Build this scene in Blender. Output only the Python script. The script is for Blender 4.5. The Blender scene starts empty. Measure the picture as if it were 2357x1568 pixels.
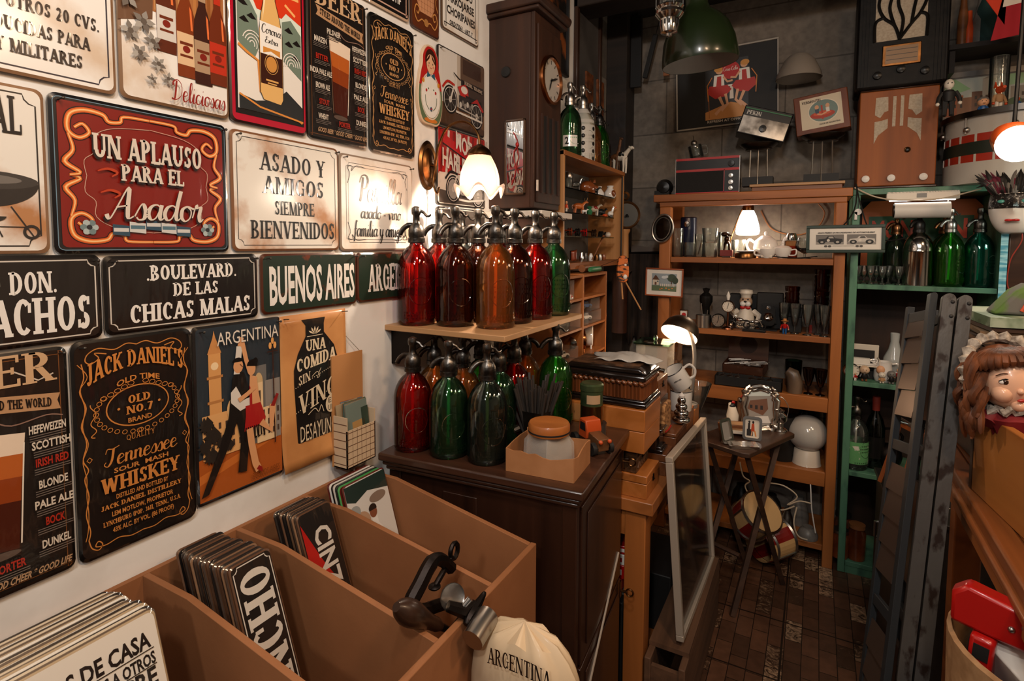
import bpy, math, random
from mathutils import Matrix, Vector, Euler
R = math.radians
sc = bpy.context.scene
C = sc.collection
random.seed(7)

# ---------------------------------------------------------------- camera
F, PIT, ROL, YAW, PX, PY = 1270., .0628, .0046, .5034, 1178.5, 639.6
CAM = Vector((1.1, 0, 1.53))
_cp, _sp, _c, _s = math.cos(PIT), math.sin(PIT), math.cos(YAW), math.sin(YAW)
FW = Vector((-_s*_cp, _c*_cp, -_sp)); _rt = Vector((_c, _s, 0)); _up = _rt.cross(FW)
RT = _rt*math.cos(ROL) + _up*math.sin(ROL); UP = _up*math.cos(ROL) - _rt*math.sin(ROL)
cd = bpy.data.cameras.new('camera'); cam = bpy.data.objects.new('camera', cd); C.objects.link(cam)
cam.matrix_world = Matrix(((RT.x, UP.x, -FW.x, CAM.x), (RT.y, UP.y, -FW.y, CAM.y), (RT.z, UP.z, -FW.z, CAM.z), (0, 0, 0, 1)))
cd.sensor_width = 36; cd.lens = F/2357*36; cd.shift_y = (PY-784)/2357; cd.clip_start = .02
sc.camera = cam
# ---------------------------------------------------------------- light
sc.view_settings.view_transform = 'Standard'; sc.view_settings.look = 'None'
sc.view_settings.gamma = 1; sc.view_settings.use_curve_mapping = False
sc.view_settings.exposure = 0.0
w = bpy.data.worlds.new('world'); sc.world = w; w.use_nodes = True
w.node_tree.nodes['Background'].inputs[0].default_value = (.9, .82, .75, 1)
w.node_tree.nodes['Background'].inputs[1].default_value = .05
WARM = (1, .66, .40); NEUT = (1, .94, .88)
def light(name, kind, loc, power, col, size=.1, aim=None, spot=None):
    l = bpy.data.lights.new(name, kind); l.energy = power; l.color = col
    if kind == 'AREA': l.size = size
    else: l.shadow_soft_size = size
    if spot: l.spot_size = R(spot); l.spot_blend = .5
    o = bpy.data.objects.new(name, l); C.objects.link(o); o.location = loc
    if aim: o.rotation_euler = (Vector(aim)-Vector(loc)).to_track_quat('-Z', 'Y').to_euler()
    return o
light('shop_ceiling_light', 'AREA', (1.75, .35, 2.65), 15, WARM, .25, (.3, .9, .8))
for x, y, p in ((1.3, -1.5, 14), (1.15, -.6, 13), (1.0, .25, 8.5)): light('track_spot', 'AREA', (x, y, 2.68), p, NEUT, .14, (.0, y+1.1, 1.5))
light('shop_ceiling_light', 'AREA', (2.5, 1.2, 2.6), 12, WARM, .25, (1.7, 1.5, .8))

# ---------------------------------------------------------------- pixel -> world on a given plane
def ray(x, y): return FW + RT*((x-PX)/F) - UP*((y-PY)/F)
def ax(x, y, X): d = ray(x, y); return CAM + d*((X-CAM.x)/d.x)
def ay(x, y, Y): d = ray(x, y); return CAM + d*((Y-CAM.y)/d.y)
def az(x, y, Z): d = ray(x, y); return CAM + d*((Z-CAM.z)/d.z)

# ---------------------------------------------------------------- materials
def lin(h):
    if isinstance(h, str):
        h = h.lstrip('#'); t = [int(h[i:i+2], 16)/255 for i in (0, 2, 4)]
        return tuple((c/12.92 if c <= .04045 else ((c+.055)/1.055)**2.4) for c in t)
    return tuple(h)
_m = {}
def mat(name, col, rough=.5, metal=0, col2=None, scale=8, stretch=(1, 1, 1), bump=0, bscale=None, coat=0, trans=0, ior=1.45, emit=0, contrast=(.35, .65), spec=.5, alpha=1, detail=4, distort=0):
    if name in _m: return _m[name]
    m = bpy.data.materials.new(name); m.use_nodes = True; _m[name] = m
    N, L = m.node_tree.nodes, m.node_tree.links; b = N['Principled BSDF']
    c = lin(col); b.inputs['Base Color'].default_value = (*c, 1)
    b.inputs['Roughness'].default_value = rough; b.inputs['Metallic'].default_value = metal
    b.inputs['Coat Weight'].default_value = coat; b.inputs['Coat Roughness'].default_value = .12
    b.inputs['Transmission Weight'].default_value = trans; b.inputs['IOR'].default_value = ior
    b.inputs['Specular IOR Level'].default_value = spec; b.inputs['Alpha'].default_value = alpha
    if emit: b.inputs['Emission Color'].default_value = (*c, 1); b.inputs['Emission Strength'].default_value = emit
    m.diffuse_color = (*c, 1)
    if col2 or bump:
        tc = N.new('ShaderNodeTexCoord'); mp = N.new('ShaderNodeMapping'); mp.inputs['Scale'].default_value = stretch
        L.new(tc.outputs['Object'], mp.inputs['Vector'])
        nz = N.new('ShaderNodeTexNoise'); nz.inputs['Scale'].default_value = scale; nz.inputs['Detail'].default_value = detail
        nz.inputs['Distortion'].default_value = distort
        L.new(mp.outputs[0], nz.inputs['Vector'])
        if col2:
            r = N.new('ShaderNodeValToRGB'); e = r.color_ramp.elements
            e[0].position, e[1].position = contrast; e[0].color = (*lin(col2), 1); e[1].color = (*c, 1)
            L.new(nz.outputs['Fac'], r.inputs[0]); L.new(r.outputs[0], b.inputs['Base Color'])
        if bump:
            n2 = nz
            if bscale:
                n2 = N.new('ShaderNodeTexNoise'); n2.inputs['Scale'].default_value = bscale; n2.inputs['Detail'].default_value = 3
                L.new(mp.outputs[0], n2.inputs['Vector'])
            bp = N.new('ShaderNodeBump'); bp.inputs['Strength'].default_value = bump; bp.inputs['Distance'].default_value = .004
            L.new(n2.outputs['Fac'], bp.inputs['Height']); L.new(bp.outputs[0], b.inputs['Normal'])
    return m
def wood(name, c1, c2, axis=2, rough=.45, scale=14, coat=.15, bump=.08):
    st = [1, 1, 1]; st[axis] = .07
    return mat(name, c1, rough, col2=c2, scale=scale, stretch=st, bump=bump, coat=coat, contrast=(.3, .7), distort=1.2)
def metal(name, col, rough=.25, **k): return mat(name, col, rough, 1, **k)
def ink(col):
    """printed enamel under a crinkled clear plastic sleeve"""
    n = 'enamel_'+col.lstrip('#')
    if n in _m: return _m[n]
    m = mat(n, col, .3, bump=0, coat=1)
    N, L = m.node_tree.nodes, m.node_tree.links; b = N['Principled BSDF']; b.inputs['Coat Roughness'].default_value = .06
    tc = N.new('ShaderNodeTexCoord'); mp = N.new('ShaderNodeMapping'); mp.inputs['Rotation'].default_value = (R(38), 0, 0); mp.inputs['Scale'].default_value = (1, 1, .22)
    nz = N.new('ShaderNodeTexNoise'); nz.inputs['Scale'].default_value = 34; nz.inputs['Detail'].default_value = 2
    L.new(tc.outputs['Object'], mp.inputs[0]); L.new(mp.outputs[0], nz.inputs['Vector'])
    bp = N.new('ShaderNodeBump'); bp.inputs['Strength'].default_value = .55; bp.inputs['Distance'].default_value = .004
    L.new(nz.outputs['Fac'], bp.inputs['Height']); L.new(bp.outputs[0], b.inputs['Coat Normal'])
    return m
def rusty(name, col, rust, amt=(.4, .56), scale=9):
    if name in _m: return _m[name]
    m = mat(name, col, .35, col2=rust, scale=scale, coat=.6, contrast=amt, detail=7); return m
def glass(name, col, through=.72, ior=1.3, dust=.0, wavy=.12):
    """tinted glass: part refracting, part straight through so that lamps light what stands behind, with a clear gloss and a little dust"""
    if name in _m: return _m[name]
    m = bpy.data.materials.new(name); m.use_nodes = True; _m[name] = m
    N, L = m.node_tree.nodes, m.node_tree.links; N.remove(N['Principled BSDF'])
    g = N.new('ShaderNodeBsdfRefraction'); g.inputs['IOR'].default_value = ior; g.inputs['Roughness'].default_value = .02
    t = N.new('ShaderNodeBsdfTransparent'); mx = N.new('ShaderNodeMixShader'); mx.inputs[0].default_value = through
    c = (*lin(col), 1); g.inputs['Color'].default_value = c; t.inputs['Color'].default_value = c
    L.new(g.outputs[0], mx.inputs[1]); L.new(t.outputs[0], mx.inputs[2])
    d = N.new('ShaderNodeBsdfTranslucent'); d2 = N.new('ShaderNodeBsdfDiffuse'); ad = N.new('ShaderNodeMixShader'); L.new(d.outputs[0], ad.inputs[1]); L.new(d2.outputs[0], ad.inputs[2])
    k = tuple(v**3 for v in lin(col))
    for q in (d, d2): q.inputs['Color'].default_value = (*k, 1)
    m1 = N.new('ShaderNodeMixShader'); m1.inputs[0].default_value = dust; L.new(mx.outputs[0], m1.inputs[1]); L.new(ad.outputs[0], m1.inputs[2])
    gl = N.new('ShaderNodeBsdfGlossy'); gl.inputs['Roughness'].default_value = .05; fr = N.new('ShaderNodeFresnel'); fr.inputs['IOR'].default_value = 1.55
    m2 = N.new('ShaderNodeMixShader'); L.new(fr.outputs[0], m2.inputs[0]); L.new(m1.outputs[0], m2.inputs[1]); L.new(gl.outputs[0], m2.inputs[2]); L.new(m2.outputs[0], N['Material Output'].inputs[0])
    tc = N.new('ShaderNodeTexCoord'); nz = N.new('ShaderNodeTexNoise'); nz.inputs['Scale'].default_value = 45; nz.inputs['Detail'].default_value = 1; L.new(tc.outputs['Object'], nz.inputs['Vector'])
    bp = N.new('ShaderNodeBump'); bp.inputs['Strength'].default_value = wavy; bp.inputs['Distance'].default_value = .004; L.new(nz.outputs['Fac'], bp.inputs['Height'])
    for q in (g, gl, fr): L.new(bp.outputs[0], q.inputs['Normal'])
    m.diffuse_color = c
    return m
def translucent(name, col, emit=.1):
    m = mat(name, col, .3, emit=emit); N, L = m.node_tree.nodes, m.node_tree.links; b = N['Principled BSDF']; t = N.new('ShaderNodeBsdfTranslucent'); t.inputs[0].default_value = (*lin(col), 1)
    x = N.new('ShaderNodeMixShader'); x.inputs[0].default_value = .6; L.new(b.outputs[0], x.inputs[1]); L.new(t.outputs[0], x.inputs[2]); L.new(x.outputs[0], N['Material Output'].inputs[0]); return m

# ---------------------------------------------------------------- mesh builder
class MB:
    def __init__(s): s.v = []; s.f = []; s.mi = []; s.sm = []; s.mats = []; s.M = Matrix()
    def at(s, x=0, y=0, z=0, rx=0, ry=0, rz=0, sc=1):
        s.M = Matrix.Translation((x, y, z)) @ Euler((R(rx), R(ry), R(rz))).to_matrix().to_4x4() @ Matrix.Scale(sc, 4); return s
    def add(s, m, vs, fs, smooth=False):
        if m not in s.mats: s.mats.append(m)
        k = s.mats.index(m); o = len(s.v); M = s.M
        s.v += [tuple(M @ Vector(v)) for v in vs]
        for f in fs: s.f.append([i+o for i in f]); s.mi.append(k); s.sm.append(smooth)
        return s
    def box(s, m, x, y, z, a, b, c):
        a, b, c = a/2, b/2, c/2
        return s.add(m, [(x+i*a, y+j*b, z+k*c) for i in (-1, 1) for j in (-1, 1) for k in (-1, 1)],
                     [(0, 1, 3, 2), (4, 6, 7, 5), (0, 4, 5, 1), (2, 3, 7, 6), (0, 2, 6, 4), (1, 5, 7, 3)])
    def bx(s, m, x0, x1, y0, y1, z0, z1): return s.box(m, (x0+x1)/2, (y0+y1)/2, (z0+z1)/2, x1-x0, y1-y0, z1-z0)
    def lathe(s, m, prof, n=20, c=(0, 0, 0), axis='z', cap=True, flute=0, nf=12):
        vs, fs = [], []
        for r, z in prof:
            for i in range(n):
                a = 2*math.pi*i/n; q = r*(1+flute*math.cos(nf*a)); p = (q*math.cos(a), q*math.sin(a), z)
                if axis == 'x': p = (p[2], p[0], p[1])
                elif axis == 'y': p = (p[0], -p[2], p[1])
                vs.append((p[0]+c[0], p[1]+c[1], p[2]+c[2]))
        for k in range(len(prof)-1):
            for i in range(n):
                j = (i+1) % n; fs.append((k*n+i, k*n+j, (k+1)*n+j, (k+1)*n+i))
        if cap:
            if prof[0][0] > 1e-5: fs.append(tuple(range(n))[::-1])
            if prof[-1][0] > 1e-5: fs.append(tuple(range((len(prof)-1)*n, len(prof)*n)))
        return s.add(m, vs, fs, True)
    def cyl(s, m, x, y, z, r, h, n=20, axis='z', r2=None): return s.lathe(m, [(r, 0), (r if r2 is None else r2, h)], n, (x, y, z), axis)
    def tube(s, m, pts, r, n=8, closed=False):
        P = [Vector(p) for p in pts]; k = len(P); rr = r if isinstance(r, (list, tuple)) else [r]*k
        vs, fs = [], []; ref = None
        for i, p in enumerate(P):
            d = (P[(i+1) % k]-P[i-1]) if closed else (P[min(i+1, k-1)]-P[max(i-1, 0)])
            d = d.normalized() if d.length > 1e-9 else Vector((0, 0, 1))
            if ref is None: ref = Vector((0, 0, 1)) if abs(d.z) < .9 else Vector((1, 0, 0))
            u = d.cross(ref); u = u.normalized() if u.length > 1e-6 else d.orthogonal().normalized()
            w_ = u.cross(d).normalized(); ref = w_
            for j in range(n):
                a = 2*math.pi*j/n; vs.append(tuple(p + (u*math.cos(a)+w_*math.sin(a))*rr[i]))
        for i in range(k if closed else k-1):
            for j in range(n):
                q = (j+1) % n; i2 = (i+1) % k
                fs.append((i*n+j, i*n+q, i2*n+q, i2*n+j))
        if not closed: fs.append(tuple(range(n))[::-1]); fs.append(tuple(range((k-1)*n, k*n)))
        return s.add(m, vs, fs, True)
    def prism(s, m, pts, h0, h1, axis='z', smooth=False):
        n = len(pts)
        def P(a, b, h): return (h, a, b) if axis == 'x' else ((a, h, b) if axis == 'y' else (a, b, h))
        vs = [P(a, b, h0) for a, b in pts]+[P(a, b, h1) for a, b in pts]
        return s.add(m, vs, [tuple(range(n))[::-1], tuple(range(n, 2*n))]+[(i, (i+1) % n, n+(i+1) % n, n+i) for i in range(n)], smooth)
    def ball(s, m, c, rx, ry=None, rz=None, n=14):
        ry = rx if ry is None else ry; rz = rx if rz is None else rz; k = max(5, n//2); vs, fs = [], []
        for i in range(k+1):
            t = math.pi*i/k
            for j in range(n):
                a = 2*math.pi*j/n; vs.append((c[0]+rx*math.sin(t)*math.cos(a), c[1]+ry*math.sin(t)*math.sin(a), c[2]-rz*math.cos(t)))
        for i in range(k):
            for j in range(n): q = (j+1) % n; fs.append((i*n+j, i*n+q, (i+1)*n+q, (i+1)*n+j))
        return s.add(m, vs, fs, True)
    def sheet(s, m, fn, nu, nv, smooth=True):
        vs = [fn(i/nu, j/nv) for j in range(nv+1) for i in range(nu+1)]
        return s.add(m, vs, [(j*(nu+1)+i, j*(nu+1)+i+1, (j+1)*(nu+1)+i+1, (j+1)*(nu+1)+i) for j in range(nv) for i in range(nu)], smooth)
    def build(s, name, parent=None, bev=0, sub=0, solid=0, loc=None, rot=None, sharp=True):
        me = bpy.data.meshes.new(name); me.from_pydata(s.v, [], s.f)
        for m in s.mats: me.materials.append(m)
        me.polygons.foreach_set('material_index', s.mi); me.polygons.foreach_set('use_smooth', [True]*len(s.f) if bev else s.sm)
        if sharp and (bev or any(s.sm)): me.set_sharp_from_angle(angle=R(42))
        me.update(); o = bpy.data.objects.new(name, me); C.objects.link(o)
        if parent: o.parent = parent
        if loc: o.location = loc
        if rot: o.rotation_euler = [R(a) for a in rot]
        if solid:
            q = o.modifiers.new('solid', 'SOLIDIFY'); q.thickness = solid; q.offset = 0
        if bev:
            q = o.modifiers.new('bevel', 'BEVEL'); q.width = bev; q.segments = 2; q.limit_method = 'ANGLE'; q.angle_limit = R(50)
        if sub:
            q = o.modifiers.new('sub', 'SUBSURF'); q.levels = q.render_levels = sub
        return o
def rrect(w, h, r, n=4, cx=0, cy=0):
    pts = []
    for sx, sy, a0 in ((1, 1, 0), (-1, 1, 90), (-1, -1, 180), (1, -1, 270)):
        for k in range(n+1):
            a = R(a0+90*k/n); pts.append((cx+sx*(w/2-r)+r*math.cos(a), cy+sy*(h/2-r)+r*math.sin(a)))
    return pts
def ell(cx, cy, rx, ry, n=24, a0=0, a1=360):
    k = n if abs(a1-a0-360) < 1e-6 else n+1
    return [(cx+rx*math.cos(R(a0+(a1-a0)*i/n)), cy+ry*math.sin(R(a0+(a1-a0)*i/n))) for i in range(k)]
def crom(pts, n=6, closed=False):
    """smooth curve through points (2-D or 3-D)"""
    P = [Vector(p) for p in pts]; out = []; k = len(P)
    for i in range(k if closed else k-1):
        if closed: a, b, c_, d = P[i-1], P[i], P[(i+1) % k], P[(i+2) % k]
        else: a, b, c_, d = P[max(i-1, 0)], P[i], P[i+1], P[min(i+2, k-1)]
        for j in range(n):
            t = j/n; out.append(.5*((2*b)+(c_-a)*t+(2*a-5*b+4*c_-d)*t*t+(3*b-a-3*c_+d)*t**3))
    if not closed: out.append(P[-1])
    return [tuple(v) for v in out]
def tag(o, label, cat, group=None):
    o['label'] = label; o['category'] = cat
    if group: o['group'] = group
    return o
def thing(name, label, cat, loc=(0, 0, 0), rz=0, group=None, rot=None):
    o = bpy.data.objects.new(name, None); C.objects.link(o); o.empty_display_size = .03
    o.location = loc; o.rotation_euler = [R(a) for a in rot] if rot else (0, 0, R(rz))
    return tag(o, label, cat, group)
def solo(mb, name, label, cat, loc=(0, 0, 0), rz=0, group=None, rot=None, **k):
    o = mb.build(name, **k); o.location = loc; o.rotation_euler = [R(a) for a in rot] if rot else (0, 0, R(rz))
    return tag(o, label, cat, group)
def struct(mb, name, **k):
    o = mb.build(name, **k); o['kind'] = 'structure'; return o
def clone(root, loc, rz=0, label=None, group=None, rot=None, scale=None):
    r = root.copy(); C.objects.link(r); r.location = loc; r.rotation_euler = [R(a) for a in rot] if rot else (0, 0, R(rz))
    if label: r['label'] = label
    if group: r['group'] = group
    if scale: r.scale = (scale,)*3 if not isinstance(scale, tuple) else scale
    for ch in list(root.children):
        c = ch.copy(); C.objects.link(c); c.parent = r
        for g in list(ch.children):
            d = g.copy(); C.objects.link(d); d.parent = c
    return r

# ---------------------------------------------------------------- lettering
def _arc(cx, cy, rx, ry, a0, a1, T, t, n=None):
    n = n or max(5, int(abs(a1-a0)/20)); T_ = [R(a0+(a1-a0)*k/n) for k in range(n+1)]
    o = [(cx+rx*math.cos(q), cy+ry*math.sin(q)) for q in T_]; i_ = [(cx+max(rx-T, .01)*math.cos(q), cy+max(ry-t, .01)*math.sin(q)) for q in T_]
    return [[o[k], o[k+1], i_[k+1], i_[k]] for k in range(len(o)-1)]
def _bar(x0, y0, x1, y1, w):
    dx, dy = x1-x0, y1-y0; l = math.hypot(dx, dy); 
    if abs(dy) > abs(dx)*.4: return [[(x0-w/2, y0), (x0+w/2, y0), (x1+w/2, y1), (x1-w/2, y1)]]
    nx, ny = -dy/l*w/2, dx/l*w/2
    return [[(x0-nx, y0-ny), (x1-nx, y1-ny), (x1+nx, y1+ny), (x0+nx, y0+ny)]]
_G = {'A': (.80, 'd .1 0 .40 1;D .41 1 .69 0;h .2 .58 .3;f .1 0;f .69 0'), 'B': (.70, 'S .16 0 1;b .3 .75 .3 .25 -90 90;b .3 .26 .36 .26 -90 90;h .16 .32 .96;h .16 .34 .5;h .16 .32 .04'),
      'C': (.70, 'b .38 .5 .35 .5 48 312;k .61 .74 .26'), 'D': (.78, 'S .16 0 1;b .3 .5 .44 .5 -90 90;h .16 .31 .96;h .16 .31 .04'), 'E': (.66, 'S .16 0 1;h .16 .6 .96;h .16 .48 .51;h .16 .62 .04;k .59 .88 .24;k .61 .12 .24;k .47 .51 .22'),
      'F': (.62, 'S .16 0 1;h .16 .6 .96;h .16 .48 .5;k .59 .88 .24;k .47 .5 .22'), 'G': (.76, 'b .38 .5 .35 .5 48 312;k .61 .74 .26;s .63 .04 .42'), 'H': (.84, 'S .16 0 1;S .68 0 1;h .16 .68 .5'), 'I': (.34, 'S .17 0 1'),
      'J': (.5, 'J .3 .2 1;b .19 .2 .2 .2 180 360'), 'K': (.8, 'S .16 0 1;d .24 .42 .66 1;D .4 .55 .7 0;f .66 1;f .7 0'), 'L': (.62, 'S .16 0 1;h .16 .58 .04;k .57 .14 .26'), 'M': (1.0, 's .12 0 1;D .16 1 .48 0;d .5 0 .82 1;S .84 0 1'),
      'N': (.86, 's .12 0 1;D .16 1 .68 0;s .72 0 1'), 'O': (.78, 'b .39 .5 .36 .5 0 360'), 'P': (.66, 'S .16 0 1;b .3 .72 .34 .28 -90 90;h .16 .32 .96;h .16 .32 .48'), 'Q': (.78, 'b .39 .5 .36 .5 0 360;D .45 .2 .68 -.15'),
      'R': (.78, 'S .16 0 1;b .3 .74 .32 .26 -90 90;h .16 .32 .96;h .16 .34 .5;D .38 .5 .68 0;f .68 0'), 'S': (.58, 'c .29 .75 .22 .25 30 270;c .29 .25 .24 .25 -150 90;k .49 .83 .24;k .09 .17 .24'), 'T': (.72, 'S .36 0 1;h .04 .68 .96;k .07 .86 .26;k .65 .86 .26'),
      'U': (.82, 'U .16 .3 1;b .41 .32 .32 .32 180 360;u .68 .3 1'), 'V': (.78, 'D .12 1 .38 0;d .4 0 .66 1;f .12 1;f .66 1'), 'W': (1.1, 'D .12 1 .32 0;d .33 0 .54 .95;D .55 .95 .76 0;d .77 0 .98 1;f .12 1;f .98 1'), 'X': (.78, 'D .14 1 .62 0;d .14 0 .62 1;f .14 1;f .62 1;f .14 0;f .62 0'),
      'Y': (.76, 'D .12 1 .38 .45;d .38 .45 .64 1;S .38 0 .46;f .12 1;f .64 1'), 'Z': (.68, 'h .08 .6 .96;h .08 .62 .04;D .54 .95 .14 .05;k .1 .86 .22;k .6 .14 .22'),
      '0': (.62, 'b .31 .5 .28 .5 0 360'), '1': (.4, 'S .2 0 1;d .06 .8 .2 1'), '2': (.6, 'c .29 .74 .24 .26 -40 170;D .46 .6 .12 .06;h .06 .54 .05'), '3': (.58, 'c .28 .75 .22 .25 -90 160;c .28 .26 .25 .26 -160 90'), '4': (.62, 'S .42 0 1;d .06 .32 .4 1;h .04 .58 .3'),
      '5': (.58, 'c .27 .32 .26 .32 -150 110;h .12 .5 .95;s .14 .55 .97'), '6': (.6, 'b .3 .3 .26 .3 0 360;c .42 .5 .38 .5 110 190'), '7': (.58, 'h .06 .54 .95;D .48 .95 .22 0'), '8': (.6, 'b .3 .74 .23 .26 0 360;b .3 .26 .27 .27 0 360'), '9': (.6, 'b .3 .7 .26 .3 0 360;c .2 .5 .36 .5 -70 10'),
      '.': (.26, 'q .13 .08'), ',': (.26, 'q .13 .08;d .13 .08 .06 -.12'), "'": (.24, 'D .12 1 .12 .7'), '-': (.4, 'h .06 .34 .42'), ' ': (.36, ''), ':': (.26, 'q .13 .12;q .13 .6'), '/': (.5, 'd .05 0 .45 1'), '(': (.34, 'c .32 .5 .24 .6 110 250'), ')': (.34, 'c .02 .5 .24 .6 -70 70'), '%': (.8, 'b .2 .75 .16 .22 0 360;b .6 .25 .16 .22 0 360;d .2 0 .6 1'), '*': (.34, 'q .17 .5')}
def serif(s, T=.19, t=.085, track=.05):
    x = 0; P = []
    for ch in s:
        w_, prog = _G.get(ch, _G[' '])
        for cmd in prog.split(';'):
            if not cmd: continue
            k, *a = cmd.split(); a = [float(q) for q in a]
            def off(L): P.extend([[(p[0]+x, p[1]) for p in g] for g in L])
            def foot(fx, fy, h=.15): off([[(fx-h, max(0, fy-t*.7) if fy > .5 else fy), (fx+h, max(0, fy-t*.7) if fy > .5 else fy), (fx+h, fy if fy > .5 else fy+t*.7), (fx-h, fy if fy > .5 else fy+t*.7)]])
            if k in 'SsJUu':
                wd = T if k in 'SJU' else t*1.15
                off(_bar(a[0], a[1], a[0], a[2], wd))
                if a[2] > .9 or a[2] < .5: foot(a[0], a[2], wd/2+.08)
                if k in 'Ss' and a[1] < .02: foot(a[0], a[1], wd/2+.08)
            elif k == 'D': off(_bar(*a, T*1.05))
            elif k == 'd': off(_bar(*a, t*1.15))
            elif k == 'h': off([[(a[0], a[2]-t/2), (a[1], a[2]-t/2), (a[1], a[2]+t/2), (a[0], a[2]+t/2)]])
            elif k == 'k': off(_bar(a[0], a[1]-a[2]/2, a[0], a[1]+a[2]/2, t*.9))
            elif k == 'f': foot(a[0], a[1])
            elif k == 'b': off(_arc(*a, T, t))
            elif k == 'c': off(_arc(*a, T*.85, t*1.3))
            elif k == 'q': off([ell(a[0], a[1], .09, .085, 8)])
        x += w_+track
    return x-track, 1., P
_S = {'a': (.54, ['.44 .4,.3 .5,.12 .42,.05 .2,.15 .02,.3 .08,.43 .4', '.46 .5,.42 .15,.48 .02,.58 .1']), 'e': (.44, ['.05 .24,.34 .34,.3 .48,.17 .5,.06 .3,.1 .06,.24 0,.46 .14']), 'l': (.3, ['.0 .12,.2 .5,.27 .9,.18 1,.12 .8,.1 .25,.18 0,.32 .12']), 'i': (.28, ['.0 .12,.12 .5,.1 .12,.17 0,.3 .12', '.13 .68,.14 .74']),
      'c': (.42, ['.36 .4,.24 .5,.08 .38,.06 .14,.2 0,.44 .14']), 'o': (.46, ['.24 .5,.08 .4,.06 .14,.2 0,.36 .12,.38 .36,.24 .5,.48 .42']), 's': (.38, ['.0 .1,.2 .5,.32 .3,.3 .05,.14 0,.06 .08']), 'd': (.58, ['.44 .4,.3 .5,.12 .42,.05 .2,.15 .02,.3 .08,.43 .4', '.54 1,.46 .5,.44 .15,.5 .02,.62 .12']), 'r': (.38, ['.0 .12,.1 .56,.14 .46,.28 .5,.24 .2,.3 .0,.4 .1']),
      'n': (.52, ['.06 .5,.08 .0', '.08 .3,.22 .5,.34 .44,.34 .12,.42 0,.54 .12']), 'm': (.74, ['.06 .5,.08 .0', '.08 .3,.2 .5,.3 .42,.3 .0', '.3 .3,.42 .5,.54 .44,.55 .1,.62 0,.76 .12']), 'v': (.46, ['.04 .46,.12 .3,.2 0,.36 .4,.38 .5,.5 .44']), 'y': (.5, ['.06 .5,.08 .16,.2 .04,.36 .2', '.4 .5,.34 -.1,.2 -.4,.06 -.3,.2 -.06,.52 .14']), 'g': (.52, ['.42 .4,.28 .5,.1 .4,.06 .18,.18 .02,.32 .1,.42 .44', '.44 .5,.38 -.1,.22 -.4,.08 -.28,.24 -.06,.54 .14']),
      'f': (.34, ['.36 .9,.26 1,.18 .8,.14 .2,.08 -.3', '.02 .46,.34 .5']), 't': (.34, ['.2 .86,.14 .3,.2 0,.36 .12', '.02 .56,.34 .6']), 'x': (.46, ['.06 .5,.36 0', '.4 .5,.04 0']), 'D': (.8, ['.3 .95,.24 .1,.06 .06,.12 .0,.4 .04,.7 .3,.66 .8,.34 1,.06 .86,.1 .7']), 'A': (.84, ['.0 .14,.1 .0,.3 .4,.58 1,.6 .4,.64 .04,.8 .1', '.26 .36,.66 .44']), 'T': (.7, ['.06 .7,.14 .94,.4 .9,.76 1', '.46 .92,.42 .3,.24 .0,.04 .12,.12 .26']),
      'P': (.66, ['.26 .92,.22 .3,.14 0', '.04 .7,.16 .96,.46 1,.62 .8,.5 .52,.24 .48']), 'C': (.66, ['.56 .84,.4 1,.14 .8,.08 .3,.26 0,.5 .06,.64 .24']), 'E': (.6, ['.5 .9,.3 1,.16 .8,.34 .56,.12 .4,.1 .1,.3 0,.56 .16']), '-': (.4, ['.06 .28,.3 .28']), ' ': (.3, []), 'O': (.7, ['.34 1,.1 .7,.1 .24,.34 0,.6 .3,.58 .76,.34 1'])}
def script(s, w0=.045, w1=.13, slant=.12, track=-.01):
    x = 0; P = []
    for ch in s:
        wd, strokes = _S.get(ch, _S[' '])
        for st in strokes:
            pts = crom([tuple(float(q) for q in p.split()) for p in st.split(',')], 4)
            L = []
            for i, p in enumerate(pts):
                a, b = pts[max(i-1, 0)], pts[min(i+1, len(pts)-1)]; dx, dy = b[0]-a[0], b[1]-a[1]; l = math.hypot(dx, dy) or 1
                q = (w0+(w1-w0)*max(0, -dy/l)**1.5)/2
                L.append(((p[0]-dy/l*q, p[1]+dx/l*q), (p[0]+dy/l*q, p[1]-dx/l*q)))
            for i in range(len(L)-1): P.append([(u+x+slant*v, v) for u, v in (L[i][0], L[i][1], L[i+1][1], L[i+1][0])])
        x += wd+track
    return x, 1., P
_tc = {}
def sans(s, bold=.02, slant=0, res=2):
    k = (s, bold, res)
    if k not in _tc:
        cu = bpy.data.curves.new('t', 'FONT'); cu.body = s; cu.size = 1; cu.resolution_u = res; cu.offset = bold; cu.fill_mode = 'FRONT'
        o = bpy.data.objects.new('t', cu); me = bpy.data.meshes.new_from_object(o)
        V = [(v.co.x, v.co.y) for v in me.vertices]; P = [[V[i] for i in p.vertices] for p in me.polygons]
        bpy.data.objects.remove(o); bpy.data.curves.remove(cu); bpy.data.meshes.remove(me)
        xs = [p[0] for p in V]; ys = [p[1] for p in V]; x0, x1 = min(xs), max(xs); H = .70
        _tc[k] = (x1-x0, 1., [[((x-x0), y/H) for x, y in g] for g in P])
    a, b, P = _tc[k]
    if slant: P = [[(x+slant*y, y) for x, y in g] for g in P]
    return a, b, P
FONT = {'serif': serif, 'script': script, 'sans': sans, 'slab': lambda s: serif(s, .23, .13, .05), 'light': lambda s: serif(s, .11, .07, .08), 'bold': lambda s: sans(s, .028), 'thin': lambda s: sans(s, .0), 'ital': lambda s: sans(s, .03, .25)}
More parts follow.
